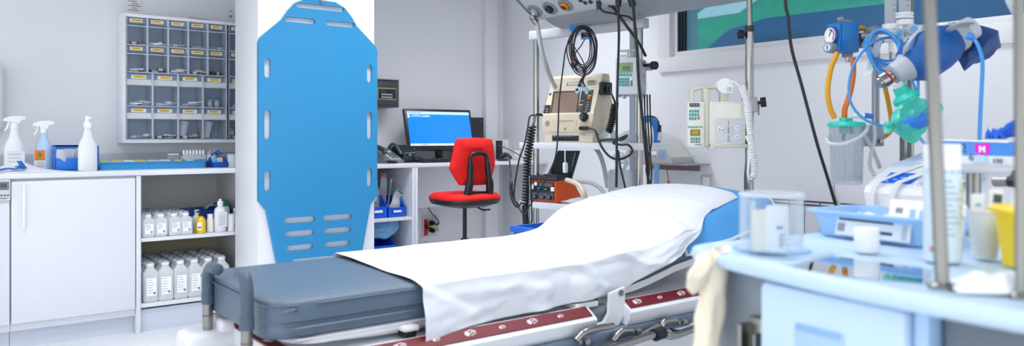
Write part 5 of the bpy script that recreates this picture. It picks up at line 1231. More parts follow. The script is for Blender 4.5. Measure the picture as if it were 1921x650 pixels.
# ================= infusion stand
dI = 3.45
bp_ = at(1406, 300, d=dI); 
iv = thing('infusion_stand', 'chrome telescopic infusion stand behind the bed head', 'stand', (bp_.x, bp_.y, 0))
zc = at(1406, 52, d=dI).z
b = B(); b.cyl((0, 0, .08), (0, 0, zc), .0185, CHROME, 22); b.done('lower_tube', iv)
b = B(); b.cyl((0, 0, zc), (0, 0, 1.772), .0125, CHROME, 18); b.done('upper_tube', iv)
b = B(); b.cyl((0, 0, zc - .02), (0, 0, zc + .008), .021, mat('#2a2f36', .4), 18); b.done('collar', iv)
def imgdir(dx): return V((FY, -FX, 0)) * dx
b = B(); kd = imgdir(-1); b.cyl((0, 0, zc - .03), kd * .03 + V((0, 0, zc - .03)), .007, BLACK, 10); b.cyl(kd * .028 + V((0, 0, zc - .03)), kd * .05 + V((0, 0, zc - .03)), .02, RUBB, 14); b.done('height_knob', iv)
for k in range(5):
    a = 2 * PI * k / 5; b = B(); b.tube([(0, 0, .09), (.27 * math.cos(a), .27 * math.sin(a), .06)], [.016, .012], STEEL, 10); l_ = b.done('leg', iv)
    b = B(); b.cyl((.27 * math.cos(a) - .01, .27 * math.sin(a), .026), (.27 * math.cos(a) + .01, .27 * math.sin(a), .026), .025, RUBB, 14); b.cyl((.27 * math.cos(a), .27 * math.sin(a), .04), (.27 * math.cos(a), .27 * math.sin(a), .06), .008, RUBB, 8); b.done('caster', l_)
# infusion pump
CRM = mat('#e2e0d2', .45, var=.015); CRM2 = mat('#d2cfbf', .5)
IM = TM(at(1291, 277, d=3.38), -math.radians(90 - 60) - .18)
ip = thing('infusion_pump', 'cream infusion pump with teal keys clamped to the infusion stand', 'pump', IM.translation, -math.radians(30) - .18)
def IF(px, py): return hitF(px, py, IM @ frame((0, 0, 0), (1, 0, 0), (0, -1, 0)))
w1 = IF(1322, 230)[0]; hh = IF(1291, 191)[1]; wx0 = IF(1333, 230)[0]; wx1 = IF(1400, 230)[0]
b = B(); b.box(0, w1, 0, .06, 0, hh, CRM, .006); b.box(w1 - .002, wx0 - .004, .01, .07, .004, hh + .06, CRM2, .005); b.box(wx0 - .004, wx1, .012, .12, .012, hh + .002, CRM, .006); b.box(wx0, wx1 + .01, .008, .125, -.002, .016, CRM2, .004); b.box(wx0 - .006, wx0 + .02, .0, .03, -.012, .004, CRM2, .003); b.done('pump_case', ip)
b = B(); hz = hh + .055; b.box(.012, .03, .02, .05, hh - .004, hz, CRM2, .004); b.tube(crv([(.02, .035, hz - .004), (.06, .035, hz + .008), (.12, .035, hz + .01), (.2, .04, hz + .012)], 5), .009, CRM2, 10); b.box(wx0 + .05, wx0 + .085, .03, .07, hh, hz + .02, CRM2, .004); b.done('carry_handle', ip)
b = B(); cxx = IF(1362, 160); M_ = Mx.Translation((cxx[0], .04, hh + .07)) @ Mx.Rotation(PI / 2, 4, 'X'); b.lathe([(.02, -.025), (.034, -.025), (.034, .025), (.02, .025)], PLAS, 24, M_); b.box(cxx[0] + .0, cxx[0] + .036, .015, .065, hh + .035, hh + .07, PLAS, .006); b.done('cord_holder', ip)
IFF = frame((0, -.0005, 0), (1, 0, 0), (0, -1, 0))
b = B(); p0 = IF(1293.5, 200.5); p1 = IF(1312, 194); b.box(p0[0], p1[0], p0[1], p1[1], 0, .002, mat('#262c34', .4), T=IFF)
for k in range(4): b.box(p0[0] + .006 + k * .011, p0[0] + .013 + k * .011, p0[1] + .005, p1[1] - .004, .002, .0026, mat('#8b949e', .5), T=IFF)
b.done('indicator_strip', ip); b = B()
for j in range(3):
    for k in range(4):
        if j == 2 and k == 3: continue
        p = IF(1294.5 + 5 * k, 208.8 + 7 * j); b.box(p[0] - .0042, p[0] + .0042, p[1] - .006, p[1] + .006, 0, .003, mat('#c04848', .4) if (k == 3 and j == 2) else TK, .001, 1, T=IFF)
p = IF(1310.5, 222); b.box(p[0] - .004, p[0] + .004, p[1] - .005, p[1] + .005, 0, .003, mat('#b8485a', .4), T=IFF)
p = IF(1304, 238.5); b.text('Infusomat fm', .0125, TK, IFF @ Mx.Translation((p[0], p[1], .0008)), bold=.0003)
b.done('control_panel', ip, label='control face with teal keys'); b = B()
p0 = IF(1295, 255); p1 = IF(1313, 243.5); b.box(p0[0], p1[0], p0[1], p1[1], 0, .002, mat('#6a5d28', .3, emit=.1), T=IFF); b.box(p0[0] + .006, p1[0] - .006, p0[1] + .006, p1[1] - .004, .002, .0025, mat('#b08a1c', .4, emit=.15), T=IFF); b.done('display', ip, label='amber display'); b = B()
for k in range(4): p = IF(1297 + 4.8 * k, 261); b.box(p[0] - .004, p[0] + .004, p[1] - .006, p[1] + .006, 0, .003, TK, .001, 1, T=IFF); p = IF(1297 + 4.8 * k, 266.5); b.box(p[0] - .003, p[0] + .003, p[1] - .003, p[1] + .003, 0, .002, INK, T=IFF)
p = IF(1310, 272); b.text('B.BRAUN', .007, TK, IFF @ Mx.Translation((p[0], p[1], .0008)), bold=.0002)
b.done('soft_keys', ip)
DFr = frame((0, .0115, 0), (1, 0, 0), (0, -1, 0))
def IG(px, py): return hitF(px, py, IM @ DFr)
b = B(); p0 = IG(1341, 266); p1 = IG(1392, 224); b.box(p0[0], p1[0], p0[1], p1[1], 0, .001, mat('#d2d4d6', .5), T=DFr); p0_ = IG(1341, 222); p1_ = IG(1390, 195); b.box(p0_[0], p1_[0], p0_[1], p1_[1], 0, .0008, mat('#ebe9dc', .5), T=DFr)
for (px, py, r, c_) in ((1352, 241, .013, '#f0f0f0'), (1382, 240, .012, '#dce8f4'), (1382, 257, .012, '#dce8f4')): p = IG(px, py); b.lathe([(r, .001), (r, .002), (.0001, .002)], mat(c_, .5), 18, DFr @ Mx.Translation((p[0], p[1], 0)))
for (px, py, w_, h_, c_) in ((1350, 243, .006, .006, '#d03020'), (1353, 238, .007, .004, '#d03020'), (1355, 244, .005, .006, '#d03020'), (1366.5, 245, .009, .028, '#9aa4ae'), (1366.5, 231, .0015, .02, '#6a727c'), (1366.5, 256, .008, .004, '#7a828c'), (1366.5, 260, .008, .003, '#6a727c'), (1366.5, 264, .012, .003, '#6a727c'), (1359, 246, .001, .035, '#9aa4ae'), (1374, 246, .001, .035, '#9aa4ae'), (1382, 240, .008, .003, '#5c88c0'), (1382, 257, .007, .003, '#5c88c0')):
    p = IG(px, py); b.box(p[0] - w_ / 2, p[0] + w_ / 2, p[1] - h_ / 2, p[1] + h_ / 2, .0015, .0028, mat(c_, .5), T=DFr)
b.done('diagram_plate', ip, label='grey instruction diagram')
b = B(); pi_ = IM.inverted(); q0 = pi_ @ V((bp_.x, bp_.y, at(1410, 195, d=dI).z)); k_ = pi_ @ at(1432, 192, d=dI - .02); b.box(q0.x - .03, q0.x + .03, q0.y - .03, q0.y + .03, q0.z - .04, q0.z + .03, PUG, .008); b.cyl(q0, k_, .008, BLACK, 12); d_ = (k_ - q0).normalized(); b.cyl(k_ - d_ * .012, k_ + d_ * .012, .022, RUBB, 14); b.tube([k_ - d_ * .02, k_ - d_ * .02 + V((0, 0, -.055))], .004, STEEL, 8); b.box(wx1 - .01, q0.x, .08, .12, hh * .5, hh * .9, PUG, .006); b.done('clamp', ip)
b = B(); d0 = 3.3
p = crv(pts_d([(1380, 155, d0), (1388, 160, d0), (1396, 172, d0), (1402, 195, d0), (1405, 225, d0), (1409, 265, d0), (1414, 300, d0), (1415, 325, d0), (1413, 334, d0)]), 6)
b.tube(crv(pts_d([(1368, 154, d0), (1375, 153, d0), (1382, 157, d0), (1388, 163, d0)]), 5), .004, PLAS); helix(p[8:], .0125, .0042, PLAS, 44, b); b.tube(crv(pts_d([(1413, 334, d0), (1406, 336, d0), (1403, 322, d0), (1406, 300, d0), (1406, 275, d0), (1399, 255, d0)]), 5), .004, PLAS)
tag(b.done('coiled_cable', ang=80), 'white coiled cord hanging beside the cream infusion pump', 'cord')
cable('power_cable', 'black cable behind the infusion stand under the cream pump', [(1400, 262, 3.5), (1401, 300, 3.5), (1399, 330, 3.5), (1399, 362, 3.5)], .007, BLACK)
cable('hanging_cable', 'long black cable hanging in front of the window wall', [(1462, -447, 2.7), (1464, -200, 2.7), (1473, -6, 2.7), (1478, 30, 2.7), (1485, 90, 2.7), (1504, 160, 2.7), (1521, 225, 2.7), (1536, 280, 2.7), (1556, 345, 2.75), (1577, 420, 2.8), (1590, 490, 2.85), (1600, 620, 2.9), (1612, 800, 2.9)], .0058, RUBB, 8)
# ================= stretcher
MG = mat('#57687a', .38, var=.03, bump=.06, bscale=40)
MG2 = mat('#4b5e74', .42)
SH_ = mat('#e3e5ea', .35, var=.015)
WINE = mat('#6c0a1b', .45, var=.04)
X0, X1, Y0, Y1 = .70, 2.72, 1.884, 2.505
def mz(x):   # top of the mattress along its length
    if x < 1.85: return .682
    t = x - 1.85
    return .682 + .145 * t * min(1, t / .35)
st = thing('hospital_stretcher', 'hospital stretcher with dark grey mattress and raised backrest', 'stretcher', (0, 0, 0))
# mattress: rounded section swept along the length, corners rounded in plan
b = B(); NS = 40; sec = []
th = .098
def ring_pts(x):
    # plan rounding at both ends
    e0 = max(0, (X0 + .07 - x) / .07); e1 = max(0, (x - (X1 - .05)) / .05); e = max(e0, e1)
    ins = .07 * (1 - math.sqrt(max(0, 1 - e * e)))
    z = mz(x); y0, y1 = Y0 + ins, Y1 - ins; out = []; th = .098 + .014 * min(1, max(0, (x - 1.75) / .2))
    prof = [(0, .006), (.0, 0)]
    pts = []
    r = .014; n = 4
    for k in range(n + 1): a = PI / 2 * k / n; pts.append((y0 + r - r * math.sin(a), z - r + r * math.cos(a)))
    pts += [(y0 - .002, z - .03), (y0 - .003, z - .052), (y0 + .005, z - .058), (y0 + .004, z - .064), (y0 - .003, z - .07), (y0 + .0, z - .088), (y0 + .012, z - th)]
    right = [(Y0 + Y1 - y, zz) for y, zz in reversed(pts)]
    top = [(y0 + (y1 - y0) * t, z + .004 * math.sin(PI * t)) for t in (.75, .5, .25)]
    right = [(y0 + y1 - y, zz) for y, zz in reversed(pts)]
    return [(x, y, zz) for y, zz in pts + right + top]
xs = [X0 + .0008, X0 + .006, X0 + .02, X0 + .045, X0 + .075] + [X0 + .12 + (X1 - .05 - X0 - .12) * i / NS for i in range(NS + 1)] + [X1 - .025, X1 - .008, X1 - .0008]
vs = []; fs = []; n = None
for x in xs:
    p = ring_pts(x); n = len(p)
    sc_ = 1
    if x < X0 + .02 or x > X1 - .01:   # soften the end faces
        k = .004 if x < X0 + .004 or x > X1 - .004 else .0
    vs += p
for i in range(len(xs) - 1):
    for k in range(n): l = (k + 1) % n; fs.append((i * n + k, (i + 1) * n + k, (i + 1) * n + l, i * n + l))
fs.append(tuple(range(n))); fs.append(tuple(range((len(xs) - 1) * n, len(xs) * n))[::-1])
b.raw(vs, fs, MG); bmesh.ops.recalc_face_normals(b.bm, faces=b.bm.faces[:]); mt = b.done('mattress', st, ang=50)
b = B()   # piped seam
for yy, zz in ((Y0 - .001, -.012), (Y1 + .001, -.012)): b.tube([(x, yy, mz(x) + zz) for x in xs[5:-3]], .0028, MG2, 6)
b.tube(crv([(X0 + .07, Y0 - .001, .670), (X0 + .02, Y0 + .02, .670), (X0 - .002, Y0 + .07, .670), (X0 - .002, Y1 - .07, .670), (X0 + .02, Y1 - .02, .670), (X0 + .07, Y1 + .001, .670)], 6), .003, MG2, 6); b.done('piping', mt)
b = B(); b.tube(crv([(X0 + .03, Y0 - .0, .655), (X0 + .04, Y0 - .012, .66), (X0 + .055, Y0 - .012, .662), (X0 + .065, Y0 - .002, .658)], 4), .005, MG2, 6); b.done('zip_tag', mt)
# platform under the mattress
b = B()
pl_ = []
def platform(u, v):
    x = X0 + .045 + (1.74 - X0) * u; y = Y0 + .01 + (Y1 - Y0 - .02) * v
    return (x, y, .581)
o_ = rrect(X0 + .06, 1.78, Y0 + .012, Y1 - .012, .09, 6)
b.plate(o_, [], .022, SH_, Mx.Translation((0, 0, .562)))
o2_ = rrect(X0 + .16, 1.70, Y0 + .1, Y1 - .1, .09, 6); b.plate(o2_, [], .04, SH_, Mx.Translation((0, 0, .525)))
bmesh.ops.bevel(b.bm, geom=[e for e in b.bm.edges if len(e.link_faces) == 2 and e.calc_face_angle(0) > 1.2], offset=.008, segments=2, profile=.5, affect='EDGES', clamp_overlap=True)
b.done('platform', st)
# curved lip below the mattress foot
b = B(); b.grid(lambda u, v: (X0 + .07 + .7 * u, Y0 + .004 + .03 * v, .583 - v * (.004 + .028 * math.sin(PI * min(1, u * .9 + .1)))), 24, 4, SH_, .004); b.done('platform_lip', st)
# backrest frame following the rise
b = B()
def bz(x): return mz(x) - th - .012 - .014 * min(1, max(0, (x - 1.75) / .2))
for yy in (Y0 + .004, Y1 - .034):
    vv = []; 
    for x in [1.78 + .88 * k / 12 for k in range(13)]: vv.append((x, bz(x)))
    b.plate([(x, z + .012) for x, z in vv] + [(x, z - .012) for x, z in reversed(vv)], [], .03, SH_, Mx(((1, 0, 0, 0), (0, 0, 1, yy), (0, 1, 0, 0), (0, 0, 0, 1))))
b.grid(lambda u, v: (1.80 + .84 * u, Y0 + .02 + (Y1 - Y0 - .04) * v, bz(1.80 + .84 * u) + .006), 12, 2, SH_, .006); b.done('backrest_frame', st)
b = B(); b.tube(crv([(2.62, Y0 + .06, bz(2.62)), (2.72, Y0 + .06, bz(2.66)), (2.76, Y0 + .1, bz(2.68)), (2.76, Y1 - .1, bz(2.68)), (2.72, Y1 - .06, bz(2.66)), (2.62, Y1 - .06, bz(2.62))], 5), .013, CHROME, 10); b.done('head_bar', st)
b = B(); b.tube([(1.92, Y0 + .12, .47), (2.4, Y0 + .12, bz(2.4) - .01)], .012, STEEL, 10); b.tube([(1.92, Y0 + .12, .47), (2.16, Y0 + .12, (.47 + bz(2.4)) / 2)], .02, BLACK, 12); b.done('gas_strut', st)
# lower trays with dark red stripes
YT = 1.815
def traypart(x0, x1, nm, foot=False):
    t0 = b_ = B(); y1 = 2.55
    b_.box(x0, x1, YT + .03, y1, .47, .535, SH_, .012)
    # sloped outer skirt
    b_.plate([(0, .508), (.004, .5135), (.05, .5445), (.05, .468), (.02, .462), (.004, .485)], [], x1 - x0, SH_, Mx(((0, 0, 1, x0), (1, 0, 0, YT - .012), (0, 1, 0, 0), (0, 0, 0, 1)))); o = b_.done(nm, st, ang=30)
    b_ = B(); m = .012; SLP = frame((0, YT + .015, .5325), (1, 0, 0), (0, -.031, .046))
    b_.box(x0 + m, x1 - m, -.021, .021, -.003, .0012, WINE, .0005, 1, T=SLP)
    if foot: b_.box(x0 + .004, x0 + .044, YT + .028, y1 - .02, .5325, .5375, WINE, .001)
    b_.done('stripe', o, label='dark red stripe with pale emblems')
    b_ = B(); k = 0; x = x0 + .06
    EM = mat('#d9cfd2', .6)
    while x < x1 - .06:
        s = 1.0 if k % 2 == 0 else .6
        y = 0; b_.T = SLP
        b_.lathe([(.0085 * s, 0), (.0085 * s, .0008), (.0001, .0009)], EM, 12, Mx.Translation((x - .012 * s, y, 0.0012)) @ Mx.Diagonal((1, 1.1, 1, 1)))
        b_.tube(crv([(x - .012 * s, y + .006 * s, 0.0016), (x + .004 * s, y + .011 * s, 0.0016), (x + .02 * s, y + .004 * s, 0.0016)], 4), .0018 * s, EM, 5)
        b_.tube(crv([(x - .002 * s, y - .001, 0.0016), (x + .008 * s, y + .005 * s, 0.0016), (x + .018 * s, y - .004 * s, 0.0016)], 4), .0022 * s, EM, 5); b_.tube([(x - .002 * s, y - .008 * s, 0.0016), (x + .010 * s, y - .006 * s, 0.0016)], .0022 * s, EM, 5)
        b_.done('emblem', o, label='pale emblem'); b_ = B()
        x += .115; k += 1
    if foot:
        for j, yy in enumerate((1.95, 2.1, 2.25, 2.4)):
            s = 1 if j % 2 else .6; b_.lathe([(.0085 * s, 0), (.0085 * s, .0008), (.0001, .0009)], EM, 12, Mx.Translation((x0 + .022, yy, .5375))); b_.tube(crv([(x0 + .015, yy - .008, .538), (x0 + .024, yy - .018, .538), (x0 + .032, yy - .024, .538)], 4), .002, EM, 5); b_.done('emblem', o, label='pale emblem'); b_ = B()
    b_.bm.free()
    return o
traypart(.745, 1.745, 'side_tray', True)
traypart(1.90, 2.56, 'side_tray')
b = B(); q = at(770, 622, Y=1.87); b.box(q.x - .025, q.x + .025, 1.86, 1.92, q.z + .0, .575, SH_, .006); b.box(q.x - .018, q.x + .018, 1.865, 1.91, q.z - .018, q.z + .002, BLACK, .004); b.done('platform_foot', st)
# bracket, rails
b = B(); bx_ = [(1.835, .575), (1.905, .59), (1.905, .50), (1.875, .465), (1.72, .462), (1.72, .475), (1.81, .485), (1.83, .51)]
b.plate(bx_, [], .012, SH_, Mx(((1, 0, 0, 0), (0, 0, 1, YT + .02), (0, 1, 0, 0), (0, 0, 0, 1)))); b.cyl((1.885, YT + .015, .572), (1.885, YT + .035, .572), .011, STEEL, 14); b.cyl((1.885, YT + .012, .572), (1.885, YT + .018, .572), .006, CHROME, 6); b.done('backrest_bracket', st)
b = B(); b.tube([(1.64, YT + .06, .505), (1.84, YT + .06, .515)], .022, mat('#6f7b88', .4), 12); b.box(1.70, 1.80, YT + .04, YT + .1, .535, .555, PLAS, .004); b.box(1.78, 1.83, YT + .07, YT + .13, .48, .58, BLACK, .006); b.done('pivot_tube', st)
RG = mat('#66778c', .4)
b = B(); b.box(.86, 2.66, YT - .012, YT + .028, .424, .462, RG, .008); b.done('side_rail', st)
b = B(); b.box(.86, 2.66, 2.53, 2.57, .424, .462, RG, .008); b.done('side_rail', st)
b = B(); b.box(2.62, 2.68, YT - .01, YT + .05, .40, .50, mat('#333b47', .4), .008); b.cyl((2.65, YT - .022, .425), (2.65, YT - .01, .425), .016, STEEL, 14); b.done('rail_end', st)
b = B(); b.box(2.3, 2.7, YT + .05, 2.5, .47, .54, SH_, .02); b.done('head_tray', st)
# fold-down guard below the rail: chrome links, plates and long handle
def at2(px, py, Y): return at(px, py, Y=Y)
Yg = YT - .03
for (pa, pm, pb) in (((1080, 640), (1100, 622), (1150, 612)), ((1150, 640), (1165, 622), (1185, 619)), ((1240, 618), (1246, 604), (1268, 601))):
    b = B(); b.tube(crv([at2(pa[0], pa[1], Yg), at2(pm[0], pm[1], Yg), at2(pb[0], pb[1], Yg)], 6), .011, CHROME, 10); b.done('guard_link', st)
for px, py in ((1097, 641), (1194, 621), (1280, 604)):
    b = B(); q = at2(px, py, Yg + .012); b.box(q.x - .045, q.x + .045, Yg + .01, Yg + .02, q.z - .02, .43, RG, .006); b.cyl((q.x, Yg + .01, q.z), (q.x, Yg - .004, q.z), .011, CHROME, 12); b.cyl((q.x - .03, Yg + .01, q.z + .004), (q.x - .03, Yg - .002, q.z + .004), .007, CHROME, 10); b.done('guard_plate', st)
b = B(); b.tube(crv([at2(1090, 665, Yg - .02), at2(1150, 652, Yg - .02), at2(1190, 640, Yg - .02), at2(1235, 627, Yg - .02), at2(1262, 631, Yg - .02), at2(1300, 618, Yg - .02), at2(1345, 600, Yg - .02)], 5), .013, CHROME, 12); b.done('guard_bar', st)
b = B(); p = [at2(1228, 630, Yg - .02), at2(1244, 624, Yg - .02)]; b.tube(p, .021, RUBB, 14); b.done('guard_grip', st)
b = B(); b.tube([at2(1140, 655, Yg), at2(1185, 640, Yg), at2(1235, 612, Yg)], .01, CHROME, 8); b.done('guard_link', st)
b = B(); b.tube(crv([at2(1255, 610, 1.95), at2(1262, 620, 1.95), at2(1275, 622, 1.95), at2(1290, 618, 1.95)], 5), .006, RUBB, 8); b.done('brake_cable', st); b = B(); b.tube(crv([at2(1370, 580, 1.9), at2(1364, 610, 1.92), at2(1350, 625, 1.95), at2(1340, 640, 1.97)], 5), .007, RUBB, 8); b.done('brake_cable', st)
# lift column and wheeled base
b = B(); b.box(1.05, 2.35, 1.98, 2.40, .13, .21, mat('#c9ced6', .4), .02); b.done('base_cover', st)
for x in (1.25, 2.15):
    b = B(); b.box(x - .07, x + .07, 2.11, 2.27, .2, .47, RG, .02); b.done('lift_column', st)
for x in (1.0, 2.4):
    for y in (1.95, 2.44):
        b = B(); b.box(x - .12, x + .12, y - .03, y + .03, .13, .19, RG, .01); b.tube([(x, y, .15), (x, y, .12)], .02, STEEL, 10); a_ = b.done('caster_arm', st)
        b = B(); b.cyl((x, y - .02, .075), (x, y + .02, .075), .074, mat('#8b929b', .5), 24); b.cyl((x, y - .024, .075), (x, y + .024, .075), .045, STEEL, 18); b.done('wheel', a_)
# foot end corner blocks and push handles
GR = mat('#4a596a', .42)
def handle(px, ytop, ybase, Y, dy, nm):
    q = at(px, ytop, Y=Y); z1 = q.z; z0 = at(px, ybase, Y=Y).z; x = q.x
    b = B(); b.cyl((x, Y, z0 - .05), (x, Y, z0 + .07), .0145, STEEL, 18); b.cyl((x, Y, z0 + .03), (x, Y, z0 + .034), .0155, mat('#6b6259', .5), 16); h = b.done('push_handle', st)
    b = B(); zz = z1 - .022; p = [(x, Y, z0 + .068), (x, Y, z0 + .1), (x, Y, zz - .04), (x, Y + dy * .006, zz - .02), (x - .0, Y + dy * .022, zz - .002), (x, Y + dy * .045, zz + .004), (x, Y + dy * .085, zz + .004), (x, Y + dy * .095, zz + .004)]
    b.tube(crv(p, 5), [.017] * 35 + [.016], GR, 18); b.cyl((x, Y, z0 + .066), (x, Y, z0 + .098), .0185, GR, 18); b.done('grip', h, ang=60)
    return x, z0
hx, hz0 = handle(390, 487, 612, 2.36, -1, 'a')
hx2, hz2 = handle(463, 507, 668, 1.95, .6, 'b')
b = B(); b.box(hx - .075, hx + .11, 2.30, 2.43, hz0 - .13, hz0 - .01, SH_, .022, 3); b.box(hx + .02, hx + .12, 2.31, 2.42, hz0 - .03, hz0 + .022, SH_, .014, 3); b.box(hx + .06, hx + .09, 2.305, 2.312, hz0 - .0, hz0 + .01, STEEL); b.done('corner_block', st)
b = B(); b.box(hx2 - .05, hx2 + .1, 1.88, 2.0, hz2 - .12, hz2 - .0, SH_, .02, 3); b.done('corner_block', st)
b = B(); b.box(hx - .02, hx + .05, 1.95, 2.36, .40, .46, SH_, .015); b.box(hx, .95, 2.30, 2.36, .42, .46, SH_, .01); b.box(hx, .95, 1.93, 1.99, .42, .46, SH_, .01); b.done('foot_crossbar', st)

# ================= pillow under the sheet
PB = mat('#52a5e6', .6, var=.06, vscale=8, bump=.15, bscale=20)
pw = thing('blue_pillow', 'pale blue pillow with white piping under the sheet at the stretcher head', 'pillow', (0, 0, 0))
PX0, PX1, PY0, PY1 = 2.24, 2.84, 1.845, 2.52
def pzm(x): return mz(min(x, 2.70)) + .17 * max(0, x - 2.70) * .6
def pil(u, v):
    # u across x (0..1), v around: superellipse cushion
    pass
def pil_top(x, y):
    s = (x - PX0) / (PX1 - PX0) * 2 - 1; t = (y - PY0) / (PY1 - PY0) * 2 - 1
    k = max(0, 1 - abs(s) ** 2.6) ** .55 * max(0, 1 - abs(t) ** 2.6) ** .55
    return k
def pseam(x, t):
    y = PY0 + t * (PY1 - PY0); z = pzm(x) + .036 - .022 * max(0, 1 - t / .4) ** 1.3
    return z - .085 * max(0, 1 - t / .075) ** 1.2
b = B()
def cush(sgn):
    def f(u, v):
        x = PX0 + (PX1 - PX0) * u; y = PY0 + (PY1 - PY0) * v; k = pil_top(x, y)
        return (x, y, pseam(x, v) + sgn * (.044 if sgn > 0 else .022 * min(1, max(0, v - .07) * 5)) * k + .004 * noise.noise(V((x * 9, y * 9, sgn))) * k)
    return f
b.grid(cush(1), 30, 30, PB); b.grid(cush(-1), 30, 30, PB); bmesh.ops.remove_doubles(b.bm, verts=b.bm.verts[:], dist=.0004); bmesh.ops.recalc_face_normals(b.bm, faces=b.bm.faces[:]); b.done('pillow_body', pw, ang=80)
b = B(); e = []
for i in range(40): e.append(V((PX0 + (PX1 - PX0) * i / 40, PY0, 0)))
for i in range(40): e.append(V((PX1, PY0 + (PY1 - PY0) * i / 40, 0)))
for i in range(40): e.append(V((PX1 - (PX1 - PX0) * i / 40, PY1, 0)))
for i in range(40): e.append(V((PX0, PY1 - (PY1 - PY0) * i / 40, 0)))
e = [V((p.x, p.y, pseam(p.x, (p.y - PY0) / (PY1 - PY0)) + .004 * math.sin(p.x * 22))) for p in e]; b.tube(e, .0065, mat('#dfe6ee', .6), 6, closed=True); b.done('piping', pw)
b = B()
b.grid(lambda u, v: (2.38 + .44 * u, PY0 + .004 - .012 * v * math.sin(2.5 * u + .3), pseam(2.38 + .44 * u, 0) - .05 * v * min(1, 3 * u) + .008 * math.sin(14 * u) * v), 24, 6, PB, .002); b.done('pillowcase_flap', pw, ang=80)

# ================= sheet
SHM = mat('#dde1e8', .75, var=.008)
sil = [(632, 482), (780, 466), (917, 452), (983, 439), (1064, 419), (1105, 378), (1125, 353), (1166, 344), (1207, 341)]
hemp = [(790, 641), (826, 627), (876, 612), (946, 597), (1005, 585), (1080, 567.6), (1130, 556), (1171, 543), (1231, 503.5), (1258, 480), (1283, 458.6), (1300, 435)]
YH_ = Y0 - .022
hem = [(at(x, y, Y=YH_).x, at(x, y, Y=YH_).z) for x, y in hemp]
hem = [h for h in hem if h[0] < 2.2]
def interp(t, x):
    if x <= t[0][0]: return t[0][1]
    for i in range(1, len(t)):
        if x <= t[i][0]:
            a, b_ = t[i - 1], t[i]; return a[1] + (b_[1] - a[1]) * (x - a[0]) / (b_[0] - a[0])
    return t[-1][1]
XS0, XS1 = 1.115, 2.745
def xmax(y): return 2.65
def yn(x): return Y0 - .012 + (.05 * ((x - 2.2) / .46) ** 1.3 if x > 2.2 else 0)
def smooth(a, b_, x): t = min(1, max(0, (x - a) / (b_ - a))); return t * t * (3 - 2 * t)
def top_z(x, y):
    m = mz(x) + .013; z = m
    if x > PX0 - .3:
        yy = min(max(y, PY0 + .035), PY1 - .03); t = (yy - PY0) / (PY1 - PY0); xx = min(max(x, PX0 + .002), PX1 - .08); xx = max(xx, PX0 + .03)
        pz = pseam(xx, t) + .044 * pil_top(xx, yy) + .017
        z = m + max(0, pz - m) * smooth(PX0 - .17, PX0 + .035, x)
    w = .0035 * noise.noise(V((x * 3.2, y * 4.5, 0))) + .002 * noise.noise(V((x * 9, y * 6, 4)))
    w += .016 * math.exp(-((y - 1.925 - .05 * math.sin(9 * x)) / .022) ** 2) * smooth(1.55, 1.7, x) * (1 - smooth(2.1, 2.25, x)) * (.6 + .4 * math.sin(17 * x))
    w += .005 * math.exp(-((x - 2.28 - .25 * (y - 2.1)) / .02) ** 2) + .004 * math.exp(-((x - 2.36 + .3 * (y - 2.2)) / .018) ** 2)
    w += .007 * math.exp(-((y - 2.1 - .16 * (x - 1.9)) / .03) ** 2) * smooth(1.75, 1.95, x) * (1 - smooth(2.15, 2.3, x))
    return z + max(w, -.004)
NU, NV = 150, 60
def sheet(u, v):
    yq = Y1 if v < .1 else (Y1 + (Y0 - Y1) * (v - .1) / .5 if v < .6 else Y0 - .05)
    xe = xmax(yq); x = XS0 + (xe - XS0) * u
    # v: 0 far hem, .12 far top edge, .62 near top edge, 1 near hem
    if v < .10:
        t = v / .10; y = Y1 + .012 ; xx = min(x + .045, xe); z = top_z(xx, Y1) - .06 * (1 - t)
        return (xx, y + .006 * (1 - t), z)
    if v < .60:
        t = (v - .10) / .50; y = Y1 + .012 + (yn(x) - Y1 - .012) * t
        xx = min(x + .045 * (1 - t), xe)
        z = top_z(xx, y)
        # round over the near edge
        r = max(0, (t - .94) / .06); z -= .010 * r * r
        return (xx, y, z)
    t = (v - .60) / .40; zt = top_z(x, yn(x)) - .010; hx_ = hem[-1][0]; zh = min(interp(hem, x), zt - .006) if x < hx_ else zt - .006 - max(0, (top_z(hx_, Y0) - .01 - hem[-1][1]) * max(0, 1 - (x - hx_) / .16))
    zz = zt + (zh - zt) * t; L_ = zt - zh
    out = .014 + .012 * smooth(0, .5, t) + .034 * smooth(2.05, 2.2, x); out *= 1 - .8 * smooth(2.28, 2.42, x)
    fold = .014 * math.sin(22 * x + 5 * noise.noise(V((x * 3, 0, 0)))) * t * smooth(1.25, 1.5, x) * (1 - smooth(2.15, 2.4, x))
    fold += .014 * noise.noise(V((x * 6, t * 1.6, 1))) * smooth(0, .3, t) + .004 * noise.noise(V((x * 16, t * 5, 7))) * smooth(0, .3, t)
    # hanging corner with a diagonal fold
    c = max(0, 1 - (x - XS0) / .24); dia = t * 1.05 - (x - XS0) / .24
    fold += .020 * smooth(-.15, .05, dia) * c + .006 * c
    # creases gathered where the backrest starts
    fold += .014 * math.exp(-((x - 1.72 - .16 * t) / .035) ** 2) * (1 - t) + .012 * math.exp(-((x - 1.93 - .2 * t) / .03) ** 2) * (1 - .6 * t)
    fold *= 1 - smooth(2.25, 2.4, x)
    return (x, yn(x) + .012 - out - max(-.004, fold), zz)
b = B(); b.grid(sheet, NU, NV, SHM, .0016); b.done
so_ = b.done('bed_sheet', ang=180); tag(so_, 'white cotton sheet draped over the stretcher mattress and pillow', 'sheet')
md = so_.modifiers.new('soft', 'SUBSURF'); md.levels = 1; md.render_levels = 1
